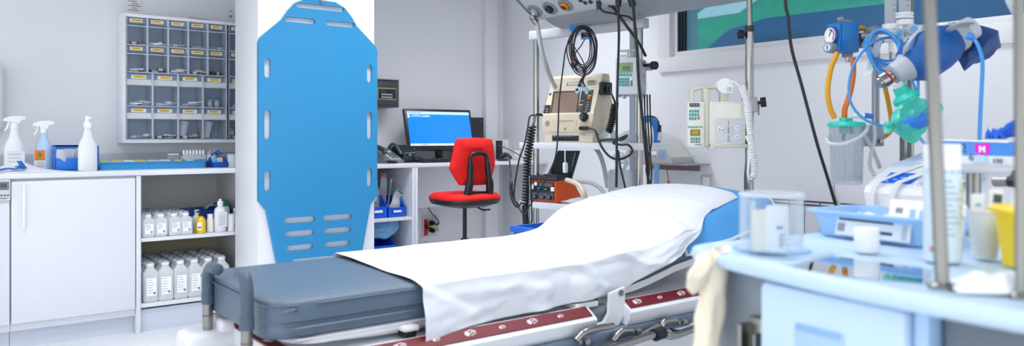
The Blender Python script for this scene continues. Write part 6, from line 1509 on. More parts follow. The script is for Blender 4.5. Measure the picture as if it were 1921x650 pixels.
# ================= wire rack along the window wall
wb = thing('wire_basket', 'dark wire basket along the window wall below the suction jar', 'basket', (0, 0, 0))
WIR = mat('#39414d', .4)
zt_ = .742; xw = WX - .08; ya, yb2 = 2.9, 1.0
b = B()
for z in (zt_, zt_ - .02, .28): b.cyl((xw, ya, z), (xw, yb2, z), .004 if z < .7 else .005, WIR, 8); b.cyl((xw - .30, ya, z - .0), (xw - .30, yb2, z), .004, WIR, 8) if z < .5 else None
for y in (ya, yb2): b.cyl((xw, y, zt_), (xw, y, .0), .008, WIR, 8)
b.done('basket_frame', wb)
n = 0; y = ya - .04
while y > yb2 + .02:
    b = B(); b.cyl((xw - .004, y, zt_), (xw - .004, y, .28), .0032, WIR, 6); b.done('basket_wire', wb); y -= .094

# ================= equipment stand with column, shelf and ECG recorder
dS = 2.9
sb = at(1701, 280, d=dS)
SRz = -.62
es = thing('equipment_stand', 'chrome column stand carrying the white recorder and oxygen equipment', 'stand', (sb.x, sb.y, 0), SRz)
SM = TM(V((sb.x, sb.y, 0)), SRz)
zsh = at(1625, 388, d=2.6).z
eMs = TM(V((at(1625, 386, d=2.6).x, at(1625, 386, d=2.6).y, 0)), math.radians(-99.7))
b = B(); b.box(-.02, .02, -.018, .018, .07, 2.0, STEEL, .005); b.box(-.006, .006, -.022, -.016, .3, 2.0, mat('#5e636a', .5)); b.done('column', es)
b = B(); b.box(.01, .41, .0, .42, zsh - .025, zsh, mat('#c9ccd2', .4), .006, T=SM.inverted() @ eMs); b.box(-.05, .05, -.05, .05, zsh - .08, zsh - .02, STEEL, .006); b.done('shelf', es)
b = B(); b.box(-.24, .24, -.03, .03, .055, .085, STEEL, .008); b.box(-.03, .03, -.26, .26, .055, .085, STEEL, .008); base_ = b.done('base', es)
for x, y in ((-.22, 0), (.22, 0), (0, -.24), (0, .24)):
    b = B(); b.cyl((x - .01, y, .027), (x + .01, y, .027), .026, RUBB, 14); b.cyl((x, y, .035), (x, y, .058), .008, STEEL, 8); b.done('caster', base_)
# side rail with clamp bar
rp = at(1643, 180, d=2.9); loc = SM.inverted() @ rp
b = B(); b.box(loc.x - .012, loc.x + .012, loc.y - .01, loc.y + .01, at(1643, 262, d=2.9).z, at(1643, 70, d=2.9).z, mat('#a3a9b3', .35, metal=.5), .003); b.box(loc.x - .004, loc.x + .004, loc.y - .013, loc.y - .009, at(1643, 255, d=2.9).z, at(1643, 80, d=2.9).z, mat('#7d848f', .4)); b.done('accessory_rail', es)
b = B(); l2 = SM.inverted() @ at(1610, 68, d=2.9); z1_ = at(1640, 68, d=2.9).z; b.box(min(l2.x, -.02), .02, -.014 + min(0, loc.y), .014, z1_ - .012, z1_ + .012, STEEL, .003); b.box(loc.x - .03, loc.x + .02, loc.y - .03, loc.y + .03, z1_ - .03, z1_ + .035, mat('#8b929c', .4), .006); b.done('cross_rail', es)
b = B(); zc_ = at(1635, 250, d=2.9).z; b.box(loc.x - .05, loc.x + .018, loc.y - .03, loc.y + .02, zc_ - .05, zc_ + .03, mat('#9097a1', .45), .006); b.cyl((loc.x + .0, loc.y - .03, zc_ - .03), (loc.x, loc.y - .045, zc_ - .03), .008, STEEL, 10); b.done('jar_bracket', es)

# vacuum regulator
VB = mat('#1a78c0', .4, var=.02)
vM = TM(at(1579, 97, d=2.85), -.35)
vr = thing('vacuum_regulator', 'blue vacuum regulator with round gauge and grey knob on the stand rail', 'regulator', vM.translation, -.35)
def VF_(px, py): return hitF(px, py, vM @ frame((0, 0, 0), (1, 0, 0), (0, -1, 0)))
w_ = VF_(1613, 97)[0]; h_ = VF_(1580, 40)[1]
b = B(); b.box(0, w_, 0, .07, 0, h_, VB, .007); b.done('regulator_body', vr)
# gauge on the side face that looks left
GF = frame((0, .035, h_ * .58), (0, -1, 0), (-1, 0, 0))
b = B(); b.box(-.01, .0, .0, .07, .004, h_ - .004, VB, .004); b.done('gauge_housing', vr)
GF = frame((-.01, .035, h_ * .56), (0, -1, 0), (-1, 0, 0))
b = B(); b.lathe([(.034, 0), (.034, .012), (.030, .014)], mat('#0f5ca8', .4), 28, GF); b.lathe([(.029, .0142), (.0001, .0144)], PAPER, 28, GF); b.tube([(.023 * math.cos(t / 10), .023 * math.sin(t / 10), .015) for t in range(-8, 16)], .0022, mat('#c04038', .5), 5, T=GF)
for k in range(9): a = k * .5 - .6; b.box(.018, .022, -.0008, .0008, .0145, .0155, INK, T=GF @ Mx.Rotation(a, 4, 'Z'))
b.box(-.001, .001, -.004, .022, .0145, .017, BLACK, T=GF @ Mx.Rotation(-.5, 4, 'Z')); b.done('gauge', vr)
KF = frame((-.01, .03, .016), (0, -1, 0), (-1, -.3, 0))
b = B(); b.lathe([(.02, 0), (.02, .035), (.017, .04), (.0001, .04)], mat('#8f969f', .45), 22, KF); b.lathe([(.012, .04), (.012, .0412), (.0001, .0412)], mat('#dfe3e8', .4), 18, KF); b.box(-.003, .003, -.008, .008, .041, .042, mat('#2a7ac4', .5), T=KF); b.done('control_knob', vr)
b = B(); b.box(w_ * .25, w_ * .85, .02, .05, h_, h_ + .012, mat('#8a8f96', .4), .003); b.box(w_ * .25, w_ * .36, .02, .05, h_, h_ + .022, mat('#8a8f96', .4), .003); b.done('switch_lever', vr)
b = B(); b.box(w_ * .5, w_ * .85, .02, .05, -.016, .002, mat('#7d848d', .4), .003); b.cyl((w_ * .66, .03, -.014), (w_ * .66, .03, -.036), .009, CHROME, 14); b.done('outlet_spigot', vr)
b = B(); b.box(w_ - .002, w_ + .06, .03, .06, h_ * .2, h_ * .5, mat('#6d747e', .4), .004); b.box(w_ + .03, w_ + .08, .025, .065, h_ * .22, h_ * .40, STEEL, .003); b.done('rail_clamp', vr)
YH = YH
HY = mat('#e0a012', .4); HO = mat('#d8701c', .4)
cable('yellow_hose', 'yellow hose looping from the blue vacuum regulator knob down to the suction jar', [(1571, 99, 2.8), (1560, 125, 2.8), (1554, 155, 2.8), (1553, 180, 2.8), (1558, 205, 2.8), (1566, 222, 2.8)], .0095, HY, 8, 12, 'hose')
cable('orange_hose', 'orange hose dropping straight from the vacuum regulator to the suction jar', [(1600, 108, 2.84), (1601, 135, 2.84), (1597, 165, 2.82), (1590, 190, 2.8), (1585, 205, 2.8), (1584, 222, 2.8)], .0098, HO, 8, 12, 'hose')
cable('yellow_hose', 'yellow hose curving behind the blue tubing coil from the regulator', [(1612, 52, 2.93), (1620, 54, 2.93), (1630, 64, 2.95), (1640, 85, 2.98), (1652, 130, 3.0), (1668, 200, 3.0), (1672, 240, 3.0), (1660, 256, 2.97), (1640, 260, 2.93), (1622, 259, 2.9), (1612, 256, 2.9)], .0092, HY, 8, 12, 'hose')
# suction jar
jp = at(1588, 346, d=2.78)
sj = thing('suction_jar', 'clear graduated suction jar with turquoise lid hanging on the stand', 'jar', jp)
jr_ = 31.5 * 2.78 / F; jh = (346 - 236) * 2.78 / F
b = B(); b.lathe([(.0001, 0), (jr_ * .84, 0), (jr_ * .88, .008), (jr_ * .97, jh), (jr_ * .92, jh), (jr_ * .84, .014)], clear('#eef1f4', .88, .08, '#f0f3f5'), 30)
for k in range(12): b.box(-.006, .012 + .012 * (k % 3 == 0), -jr_ * .955 - .001, -jr_ * .95, .03 + k * .012, .0318 + k * .012, mat('#aab2ba', .6), T=Mx.Rotation(-.5 - FY * .1, 4, 'Z'))
for k in range(10): a = k * .628; b.tube([(jr_ * .87 * math.cos(a), jr_ * .87 * math.sin(a), .012), (jr_ * .965 * math.cos(a), jr_ * .965 * math.sin(a), jh)], .0012, clear('#d8dde2', .5, .1), 5)
b.done('jar_body', sj)
TQ = mat('#28c6b2', .35)
b = B(); b.lathe([(jr_ * 1.02, jh - .004), (jr_ * 1.08, jh - .003), (jr_ * 1.08, jh + .006), (jr_ * 1.0, jh + .012), (.02, jh + .016), (.0001, jh + .016)], TQ, 30); b.lathe([(jr_ * .4, jh - .03), (jr_ * .4, jh)], TQ, 16); 
for dx, dy in ((-.035, -.01), (-.006, .012), (.02, 0)): b.cyl((dx, dy, jh + .012), (dx, dy, jh + .028), .011, TQ, 14)
b.done('jar_lid', sj)
b = B(); ud = V((FY, -FX, 0)); b.cyl(ud * .0 + V((0, -.02, jh + .035)), ud * .045 + V((0, -.02, jh + .037)), .008, PLAS, 12); b.cyl(ud * .045 + V((0, -.02, jh + .037)), ud * .075 + V((0, -.02, jh + .032)), .009, mat('#1870d0', .4), 12); b.done('inlet_connector', sj)
b = B(); b.cyl((.03, .03, jh - .05), (.04, .03, jh - .02), .007, mat('#d0a878', .5), 10); b.done('inner_float', sj)
CLT = clear('#d8dee4', .35, .12, '#e0e5ea')
cable('clear_tubing', 'clear tubing wrapped around the suction jar', [(1628, 238, 2.74), (1622, 250, 2.70), (1605, 262, 2.66), (1580, 271, 2.66), (1558, 270, 2.68), (1551, 262, 2.72), (1556, 254, 2.80)], .0065, CLT, 8, 10, 'tubing')
cable('clear_tubing', 'clear tubing hanging from the stand bracket past the suction jar', [(1640, 232, 2.76), (1641, 260, 2.76), (1634, 290, 2.76), (1632, 312, 2.76), (1640, 330, 2.74)], .0062, CLT, 8, 10, 'tubing')
cable('clear_tubing', 'clear tubing crossing behind the suction jar towards the recorder', [(1622, 255, 2.86), (1634, 275, 2.86), (1645, 300, 2.86), (1650, 315, 2.84)], .0075, CLT, 8, 10, 'tubing')
cable('clear_tubing', 'clear tubing sagging under the suction jar to the blue tray', [(1562, 347, 2.78), (1565, 365, 2.78), (1574, 385, 2.78), (1588, 400, 2.78), (1604, 408, 2.78), (1625, 410, 2.78)], .0065, CLT, 8, 10, 'tubing')
# flow meters
def flow(px, py, d, lab):
    t = thing('flow_meter', lab, 'flow meter', at(px, py, d=d), SRz, 'flow meters on the stand')
    b = B(); b.cyl((0, 0, 0), (0, 0, .3), .021, clear('#dfe5ea', .55, .06, '#e4eaee'), 20); b.cyl((0, 0, .005), (0, 0, .29), .009, clear('#cfd6dc', .5, .1), 12)
    for k in range(10): b.box(-.006, .006, -.0216, -.021, .06 + k * .02, .0615 + k * .02, INK)
    b.done('flow_tube', t)
    b = B(); b.lathe([(.016, -.055), (.022, -.05), (.024, -.01), (.03, -.006), (.03, .012), (.022, .014)], PLAS, 22); b.done('meter_base', t)
    b = B(); b.lathe([(.008, -.09), (.008, -.055)], PLAS, 14); b.lathe([(.0045, -.12), (.0045, -.09)], STEEL, 10); b.done('outlet_nozzle', t)
    b = B(); b.cyl((0, -.02, -.03), (0, -.06, -.03), .019, mat('#c9cdd2', .4), 18); b.cyl((0, -.06, -.03), (0, -.062, -.03), .014, mat('#6fb0e0', .4), 16); b.done('valve_knob', t)
    return t
flow(1671, 52, 2.84, 'clear flow meter above the coiled blue tubing')
flow(1697, 44, 2.82, 'clear flow meter with white collar beside the round column')
b = B(); q = at(1696, 48, d=2.82); 
for k in range(2): b.tube([(.0265 * math.cos(2 * PI * j / 20), .0265 * math.sin(2 * PI * j / 20), .03 + .012 * k) for j in range(20)], .006, PLAS, 8, closed=True, T=Mx.Translation(q))
tag(b.done('white_band'), 'white band wound around the flow meter beside the column', 'band')
b = B(); q = at(1720, 58, d=2.8); M_ = TM(q, SRz); b.cyl(M_ @ V((-.04, 0, 0)), M_ @ V((.02, 0, 0)), .02, PLAS, 18); b.cyl(M_ @ V((.02, 0, 0)), M_ @ V((.05, 0, 0)), .012, STEEL, 14); b.box(.04, .12, .0, .03, -.012, .02, STEEL, .004, T=M_); b.cyl(M_ @ V((-.05, 0, 0)), M_ @ V((-.04, 0, 0)), .023, GREYP, 18)
tag(b.done('gas_valve'), 'white and steel gas valve behind the blue resuscitator bag', 'valve')
b = B(); M_ = TM(at(1660, 92, d=2.9), SRz); b.box(-.03, .02, 0, .03, -.025, .025, mat('#1870c4', .4), .005); b.box(-.04, -.028, -.004, .034, -.03, .03, BLACK, .003); b.box(.02, .03, -.004, .034, -.03, .03, mat('#a9afb8', .4), .003); tag(b.done('rail_clamp'), 'blue and black clamp on the stand rail behind the tubing', 'clamp')
# paper strip
b = B(); P_ = [at(1656, 62, d=2.8), at(1648, 80, d=2.78), at(1640, 105, d=2.78), at(1630, 132, d=2.78), at(1628, 140, d=2.77)]; pp = crv(P_, 5); ud3 = V((FY, -FX, .3)).normalized() * .016
b.grid(lambda u, v: pp[int(round(u * (len(pp) - 1)))] + ud3 * (v - .5) * 2, len(pp) - 1, 2, PAPER, .001); q = at(1640, 123, d=2.765); b.ball(q, .011, mat('#129a80', .4), sy=.5)
tag(b.done('paper_strip', ang=80), 'twisted white paper strip with green mark hanging on the stand rail', 'strip')
# blue tubing coil
BT = clear('#4f9fe4', .18, .15, '#4ea2e8')
co_ = thing('blue_tubing_coil', 'coil of pale blue oxygen tubing hung on the flow meter', 'tubing', (0, 0, 0))
for k in range(6):
    b = B(); rx = [38, 36, 33, 30, 35, 32][k]; ry = 26 + 3.4 * k; cy0 = 88 + 2.6 * k
    pts = [(1659 + 2 * (k % 3) - rx * math.cos(t), cy0 + ry * math.sin(t) - (4 + 2 * k) * math.cos(t), 2.76 - .018 * k + .05 * math.cos(t)) for t in [2 * PI * j / 18 for j in range(18)]]
    b.tube(crv(pts_d(pts), 3, True), .0052, BT, 8, closed=True); b.done('tubing_loop', co_, ang=80)
cable('blue_tubing', 'long pale blue tube arcing from the coil past the suction jar lid', [(1680, 70, 2.72), (1650, 74, 2.68), (1625, 90, 2.66), (1603, 120, 2.66), (1593, 155, 2.66), (1594, 185, 2.66), (1605, 208, 2.66), (1625, 226, 2.66), (1650, 235, 2.66), (1675, 237, 2.68), (1688, 233, 2.7)], .0046, BT, 8, 9, 'tubing')
cable('blue_tubing', 'pale blue tube running from the flow meter in front of the resuscitator bag', [(1687, 62, 2.7), (1687, 85, 2.62), (1692, 110, 2.55), (1704, 135, 2.5), (1715, 160, 2.5), (1722, 175, 2.52), (1722, 130, 2.6)], .0046, BT, 8, 9, 'tubing')
cable('blue_tubing', 'pale blue tube passing behind the green mask pouch to the glove shelf', [(1693, 120, 2.75), (1695, 160, 2.75), (1700, 200, 2.75), (1712, 235, 2.7), (1728, 262, 2.6), (1738, 272, 2.5)], .0052, BT, 8, 9, 'tubing')
cable('clear_tubing', 'clear tube slanting behind the green mask pouch', [(1748, 235, 2.72), (1756, 255, 2.7), (1768, 275, 2.68)], .016, CLT, 8, 10, 'tubing')

# ================= resuscitator bag
dB = 2.35
pa, pb = at(1697, 128, d=dB), at(1800, 66, d=dB)
ax = (pb - pa).normalized(); Lb = (pb - pa).length
RB = frame(pa, ax.orthogonal(), ax)
rs = thing('resuscitator_bag', 'bright blue hand resuscitator bag with silver connector on the stand', 'resuscitator', (0, 0, 0))
BV = mat('#06559e', .5, var=.05, vscale=6); 
b = B(); r_ = 42 * dB / F; b.lathe([(r_ * .42, 0), (r_ * .75, Lb * .05), (r_ * .97, Lb * .18), (r_ * 1.04, Lb * .38), (r_ * 1.02, Lb * .58), (r_ * .9, Lb * .76), (r_ * .72, Lb * .88), (r_ * .6, Lb * .92)], BV, 32, RB); b.done('squeeze_bag', rs, ang=60)
CG = mat('#a9b0ba', .45)
b = B(); b.lathe([(r_ * .34, -Lb * .22), (r_ * .48, -Lb * .2), (r_ * .55, -Lb * .02), (r_ * .66, .04 * Lb), (r_ * .66, .055 * Lb)], CG, 24, RB); b.done('inlet_collar', rs)
b = B(); b.lathe([(r_ * .62, Lb * .86), (r_ * .70, Lb * .88), (r_ * .66, Lb * 1.02), (r_ * .5, Lb * 1.04), (r_ * .5, Lb * 1.1)], CG, 26, RB)
for k in range(14): a = 2 * PI * k / 14; b.box(r_ * .66, r_ * .71, -.004, .004, Lb * .9, Lb * 1.0, CG, .001, 1, T=RB @ Mx.Rotation(a, 4, 'Z'))
b.lathe([(r_ * .5, Lb * 1.08), (r_ * .56, Lb * 1.1), (r_ * .52, Lb * 1.24), (r_ * .42, Lb * 1.26)], mat('#b9bec6', .4), 24, RB); b.done('reservoir_valve', rs)
b = B(); b.lathe([(.0001, -Lb * .47), (.016, -Lb * .47), (.0165, -Lb * .44), (.022, -Lb * .43), (.0235, -Lb * .36), (.0235, -Lb * .33), (.02, -Lb * .31), (.02, -Lb * .28), (.014, -Lb * .27), (.014, -Lb * .2)], CHROME, 24, RB); b.done('patient_connector', rs, label='silver patient connector')
b = B(); b.lathe([(.021, -Lb * .31), (.022, -Lb * .30), (.021, -Lb * .285)], mat('#c8281e', .4), 22, RB); b.done('red_ring', rs, label='red ring')
b = B(); p = crv([pa + V((0, 0, .02))] + pts_d([(1702, 84, dB - .05), (1718, 62, dB - .02), (1735, 48, dB), (1745, 44, dB)]), 6); b.grid(lambda u, v: p[int(round(u * (len(p) - 1)))] + V((FY, -FX, .5)).normalized() * (.016 * (v - .5)), len(p) - 1, 2, mat('#b9bec6', .5), .003); b.done('hand_strap', rs, ang=80)
b = B(); b.tube(crv([RB @ V((.03, -.03, Lb * .94))] + pts_d([(1778, 55, dB - .08), (1800, 46, dB - .08), (1815, 44, dB - .06), (1826, 44, dB - .04)]), 6), .0035, mat('#8d949d', .5), 6); b.tube(crv([RB @ V((.03, -.03, Lb * .9))] + pts_d([(1782, 58, dB - .07), (1804, 50, dB - .07), (1818, 48, dB - .05)]), 6), .003, mat('#8d949d', .5), 6); b.done('retaining_cord', rs)
# reservoir bag: folded dark blue pillow of facets
RVM = mat('#0a3f80', .55, var=.08, vscale=5)
b = B(); d1 = dB + .06
fr_ = pts_d([(1823, 42, d1), (1877, 58, d1 + .02), (1880, 90, d1 + .04), (1848, 114, d1), (1812, 135, d1 - .04), (1796, 112, d1 - .03), (1804, 84, d1 - .02), (1818, 62, d1)])
mid = pts_d([(1852, 76, d1 - .10), (1820, 100, d1 - .09), (1836, 66, d1 - .07)]); bk = pts_d([(1850, 78, d1 + .12), (1822, 104, d1 + .10)])
vs = fr_ + mid + bk
fs = [(0, 1, 8), (1, 2, 8), (2, 3, 8), (3, 9, 8), (3, 4, 9), (4, 5, 9), (5, 6, 9), (6, 10, 9), (6, 7, 10), (7, 0, 10), (0, 8, 10), (8, 9, 10), (1, 0, 11), (2, 1, 11), (3, 2, 11), (11, 12, 3), (4, 3, 12), (5, 4, 12), (6, 5, 12), (11, 0, 7), (11, 7, 6), (6, 12, 11)]
b2 = bmesh.new(); bv = [b2.verts.new(v) for v in vs]; [b2.faces.new([bv[i] for i in f]) for f in fs]
bmesh.ops.recalc_face_normals(b2, faces=b2.faces[:]); bmesh.ops.subdivide_edges(b2, edges=b2.edges[:], cuts=3, use_grid_fill=True); bmesh.ops.smooth_vert(b2, verts=b2.verts[:], factor=.25, use_axis_x=True, use_axis_y=True, use_axis_z=True)
for v in b2.verts: v.co += V((noise.noise(v.co * 17), noise.noise(v.co * 17 + V((5, 0, 0))), noise.noise(v.co * 17 + V((0, 9, 0))))) * .014
b.merge(b2, RVM); b.done('reservoir_bag', rs, ang=22, label='dark blue folded reservoir bag')
b = B(); p = crv(pts_d([(1817, 68, dB - .1), (1826, 72, dB - .1), (1836, 88, dB - .12), (1843, 115, dB - .14), (1842, 160, dB - .15), (1839, 220, dB - .16), (1837, 300, dB - .16), (1837, 420, dB - .16)]), 7); b.tube(p, .0056, BT, 9); b.cyl(at(1815, 67, d=dB - .09), at(1824, 70, d=dB - .1), .011, mat('#3f92e0', .4), 12)
tag(b.done('oxygen_tube', ang=80), 'pale blue tube hanging straight down from the resuscitator valve', 'tube')
# mask in its green pouch
GT = mat('#17b8a6', .4)
b = B(); dm = 2.3; ca, cb = at(1684, 158, d=dm), at(1712, 205, d=dm); a2 = (cb - ca).normalized(); LM = frame(ca, a2.orthogonal(), a2); L2 = (cb - ca).length
b.lathe([(.015, 0), (.016, L2 * .1)], clear('#d9dfe4', .3, .1), 18, LM); b.lathe([(.02, L2 * .1), (.022, L2 * .36), (.028, L2 * .42), (.038, L2 * .5), (.038, L2 * .66), (.03, L2 * .7), (.03, L2 * .85), (.02, L2 * .95)], GT, 24, LM)
tag(b.done('mask_connector'), 'turquoise mask connector under the resuscitator bag', 'connector')
b = B(); PCH = clear('#8feadc', .6, .1, '#5fe6d2')
dm2 = 2.28
cc = at(1716, 222, d=dm2); ux = V((FY, -FX, 0)); uz = V((0, 0, 1)); un = V((-FX, -FY, 0)); k_ = dm2 / F
def pch(u, v):
    a = 2 * PI * u; r = math.sin(PI * v) ** .55
    lx = (-1 + 2 * v) * 52; half = 34 * r * (1 + .1 * math.sin(5 * v))
    cy = 18 * (-1 + 2 * v)
    px = lx ; py = half * math.sin(a) + cy
    nn = 26 * r * math.cos(a)
    q = cc + ux * (px * k_) + uz * (py * k_) + un * (nn * k_)
    n_ = noise.noise(q * 13) * .04 + noise.noise(q * 34) * .016
    return q + (ux * math.cos(a) * .3 + uz * math.sin(a) + un * math.cos(a)) * n_
b.grid(pch, 30, 20, PCH); tag(b.done('mask_pouch', ang=12), 'crumpled turquoise plastic pouch hanging under the resuscitator bag', 'pouch')
b = B(); M_ = Mx.Translation(at(1722, 222, d=dm2)) @ frame((0, 0, 0), ux + uz * .5, un); b.lathe([(.055, 0), (.06, .008), (.05, .02), (.03, .03), (.0001, .032)], mat('#1c74d0', .4), 24, M_, sx=1.15, sy=.55); tag(b.done('face_mask'), 'blue face mask inside the turquoise pouch', 'mask')

# ================= ECG recorder on the stand shelf
EW = mat('#e8eaf0', .35, var=.012)
q0 = at(1622, 388, d=2.55); EZ = zsh + .0012
eRz = math.radians(-99.7)
ec_o = V((at(1625, 386, d=2.6).x, at(1625, 386, d=2.6).y, EZ))
eM = TM(ec_o, eRz)
ew = .40
ec = thing('ecg_recorder', 'white electrocardiograph with blue screen and keypad on the stand shelf', 'recorder', ec_o, eRz)
b = B(); ed = .34
zf = at(1625, 350, d=2.6).z - EZ
prof = [(0, 0), (-.012, zf * .72), (-.004, zf), (.10, zf + .058), (.115, zf + .065), (.33, zf + .115), (ed + .03, zf + .115), (ed, 0)]
b.plate(prof, [], ew, EW, Mx(((0, 0, 1, 0), (1, 0, 0, 0), (0, 1, 0, 0), (0, 0, 0, 1))))
bmesh.ops.bevel(b.bm, geom=[e for e in b.bm.edges if len(e.link_faces) == 2 and e.calc_face_angle(0) > .5], offset=.008, segments=3, profile=.5, affect='EDGES', clamp_overlap=True)
b.done('recorder_case', ec, ang=35)
sv = V((0, .104, .058)).normalized(); KFm = frame((0, -.004, zf), (1, 0, 0), V((0, -sv.z, sv.y)))
b = B(); b.box(.035, .155, .022, .095, .0, .002, mat('#c9ced8', .3), .001, T=KFm); b.box(.04, .15, .026, .091, .001, .003, mat('#1250b4', .2, emit=.5), T=KFm)
for k in range(4): b.box(.05 + .022 * k, .064 + .024 * k, .034 + .013 * k, .038 + .013 * k, .0028, .0034, mat('#7fb8f0', .4, emit=.5), T=KFm)
b.done('display', ec, label='blue display')
b = B(); KY = mat('#cfd4de', .4)
for j in range(5):
    for i in range(8): b.box(.17 + i * .024, .19 + i * .024, .02 + j * .015, .031 + j * .015, 0, .005, KY, .002, 1, T=KFm)
b.done('keypad', ec)
b = B(); b.box(.235, .28, .102, .109, 0, .003, mat('#18a06a', .4), .001, T=KFm); b.box(.20, .25, .006, .012, 0, .002, mat('#8b98b4', .5), T=KFm); b.done('status_strip', ec)
sv2 = V((0, .215, .05)).normalized(); LFm = frame((0, .115, zf + .065), (1, 0, 0), V((0, -sv2.z, sv2.y)))
b = B(); b.box(.0, ew, .012, .20, .0, .004, mat('#c3dcf2', .4), .003, T=LFm); b.box(.06, .22, .05, .13, .003, .005, mat('#eef2f6', .4), .001, T=LFm); b.box(.075, .12, .065, .11, .0045, .0056, mat('#b8c6d6', .5), T=LFm); b.box(.13, .2, .07, .075, .0045, .0056, mat('#8fa0b8', .5), T=LFm); b.box(.32, .345, .06, .07, .003, .006, mat('#18a06a', .4), .001, T=LFm); b.done('paper_cover', ec, label='pale blue paper cover')
def ecg_lead(nm, lab, offs, px0, px1, px2):
    for k in range(offs): 
        dx = .0065 * k
        a_ = eM @ LFm @ V((px0 + dx * .6, .19, .008)); m1 = eM @ LFm @ V((px0 * .5 + px1 * .5 + dx, .06, .012)); m2 = eM @ KFm @ V((px1 + dx, .05, .012)); m3 = eM @ V((px1 - .02 + dx, -.02, zf + .004)); m4 = eM @ V((px2 + dx, -.032, zf - .08)); m5 = eM @ V((px2 + dx * 1.5, -.035, -.12))
        b = B(); b.tube(crv([a_, m1, m2, m3, m4, m5], 7), .0021, PLAS, 7); tag(b.done(nm, ang=80), lab % ORD[k], 'lead', 'white leads over the recorder')
ecg_lead('ecg_lead', 'thin white lead over the recorder screen, %s of its bundle', 3, .20, .06, .035)
ecg_lead('ecg_lead', 'thin white lead beside the recorder screen, %s of the bundle', 4, .30, .13, .10)
ecg_lead('ecg_lead', 'thin white lead over the recorder keypad, %s of the bundle', 3, .39, .31, .285)
# ================= instrument trolley in front
TRz = math.radians(-97.9)
TO = V((1.092, .908, 0)); TMx = TM(TO, TRz); TI = TMx.inverted()
LB = mat('#c4dcf3', .35, var=.015); LB2 = mat('#a9caec', .35); TG = mat('#8f99a5', .4, var=.02)
TZ2 = .90
tr = thing('instrument_trolley', 'light blue and grey hospital trolley with drawers, in front of the stretcher head', 'trolley', TO, TRz)
def G(px, py, z): return TI @ at(px, py, Z=z)
def FR(px, py, y=0.0): return hitF(px, py, TMx @ frame((0, y, 0), (1, 0, 0), (0, -1, 0)))
TL, TD = .86, .56
b = B()
def outl(o, bow=.035):
    pts = []
    for i in range(13): t = i / 12; pts.append((.07 + (TL - .14) * t, -o - bow * math.sin(PI * t)))
    def arc(cx, cy, a0, r=.07):
        return [(cx + (r + o) * math.cos(math.radians(a0 + 15 * k)), cy + (r + o) * math.sin(math.radians(a0 + 15 * k))) for k in range(7)]
    return pts + arc(TL - .07, .07, -90)[1:] + arc(TL - .07, TD - .07, 0) + arc(.07, TD - .07, 90) + arc(.07, .07, 180)[:-1]
def rings(b, rs, m, cap=True):
    vs = []; fs = []; n = len(rs[0][0])
    for o_, z in rs: vs += [(x, y, z) for x, y in o_]
    for k in range(len(rs) - 1):
        for i in range(n): j = (i + 1) % n; fs.append((k * n + i, k * n + j, (k + 1) * n + j, (k + 1) * n + i))
    if cap: fs += [tuple(range(n))[::-1], tuple(range((len(rs) - 1) * n, len(rs) * n))]
    b.raw(vs, fs, m); bmesh.ops.recalc_face_normals(b.bm, faces=b.bm.faces[:])
rings(b, [(outl(-.02), TZ2 - .024), (outl(0), TZ2 - .022), (outl(.012), TZ2 - .017), (outl(.016), TZ2 - .008), (outl(.012), TZ2 + .002), (outl(.0), TZ2 + .005), (outl(-.010), TZ2 + .004), (outl(-.018), TZ2 - .001)], LB)
top_ = b.done('trolley_top', tr, ang=50)
b = B(); P = [G(x, y, TZ2 + .001) for x, y in ((1474, 506), (1560, 482), (1748, 506), (1736, 533), (1600, 520))]
b.plate([(p.x, p.y) for p in P], [], .0025, mat('#c5ccd6', .04, metal=1, var=.01), Mx.Translation((0, 0, TZ2 - .001))); b.done('mirror_inlay', top_, label='shiny mirror-like inlay reflecting the wall')
b = B(); jc = G(1447, 468, TZ2); 
b.lathe([(.066, 0), (.066, .003), (.062, .0035), (.058, .001)], LB2, 32, Mx.Translation((jc.x, jc.y, TZ2 - .0005))); b.tube(crv([G(1385, 487, TZ2), G(1440, 498, TZ2), G(1480, 499, TZ2), G(1520, 490, TZ2), G(1560, 478, TZ2)], 6), .006, LB, 8); b.done('top_moulding', top_)
b = B(); b.box(.03, TL - .03, .03, TD - .03, .14, TZ2 - .02, TG, .012); b.done('trolley_body', tr)
xd0, zd0 = FR(1429, 560, -.02); xd1, _ = FR(1697, 600, -.03)
b = B(); zt2 = TZ2 - .024
b.box(xd0, xd1, -.028, .04, zt2 - .15, zt2, LB, .012); dr = b.done('drawer', tr)
b = B(); hx0, hz0_ = FR(1490, 606, -.03); hx1, _ = FR(1583, 630, -.03); b.box(hx0, hx1, -.031, -.026, hz0_ - .05, hz0_, LB2, .004); b.box(hx0 + .004, hx1 - .004, -.034, -.028, hz0_ - .008, hz0_, mat('#88b2dc', .4), .003); b.done('drawer_handle', dr, label='darker blue handle recess')
b = B(); b.box(xd0, xd1, -.028, .04, zt2 - .32, zt2 - .16, LB, .012); b.done('drawer', tr)
b = B(); b.box(xd1 + .03, TL - .05, .0, .032, zt2 - .32, zt2 - .0, mat('#6e7781', .4), .01); b.box(xd1 + .055, TL - .07, -.004, .004, zt2 - .25, zt2 - .055, mat('#3a4149', .5), .003); b.done('side_compartment', tr)
b = B(); b.box(xd1 + .004, xd1 + .026, -.02, .036, zt2 - .32, zt2, LB2, .006); b.done('corner_strip', tr)
p = FR(1412, 625, .0); b = B(); b.box(p[0] - .022, p[0] + .016, .012, .03, p[1] - .1, p[1] + .022, STEEL, .003); b.box(p[0] - .024, p[0] - .014, -.012, .03, p[1] - .1, p[1] + .012, STEEL, .002); b.box(p[0] + .004, p[0] + .010, -.006, .03, p[1] - .1, p[1] + .0, STEEL, .002); b.done('side_bracket', tr)
for x in (.08, TL - .08):
    for y in (.09, TD - .09):
        b = B(); b.cyl((x - .014, y, .06), (x + .014, y, .06), .058, RUBB, 20); b.box(x - .02, x + .02, y - .025, y + .025, .07, .142, GREYP, .006); b.done('caster', tr)
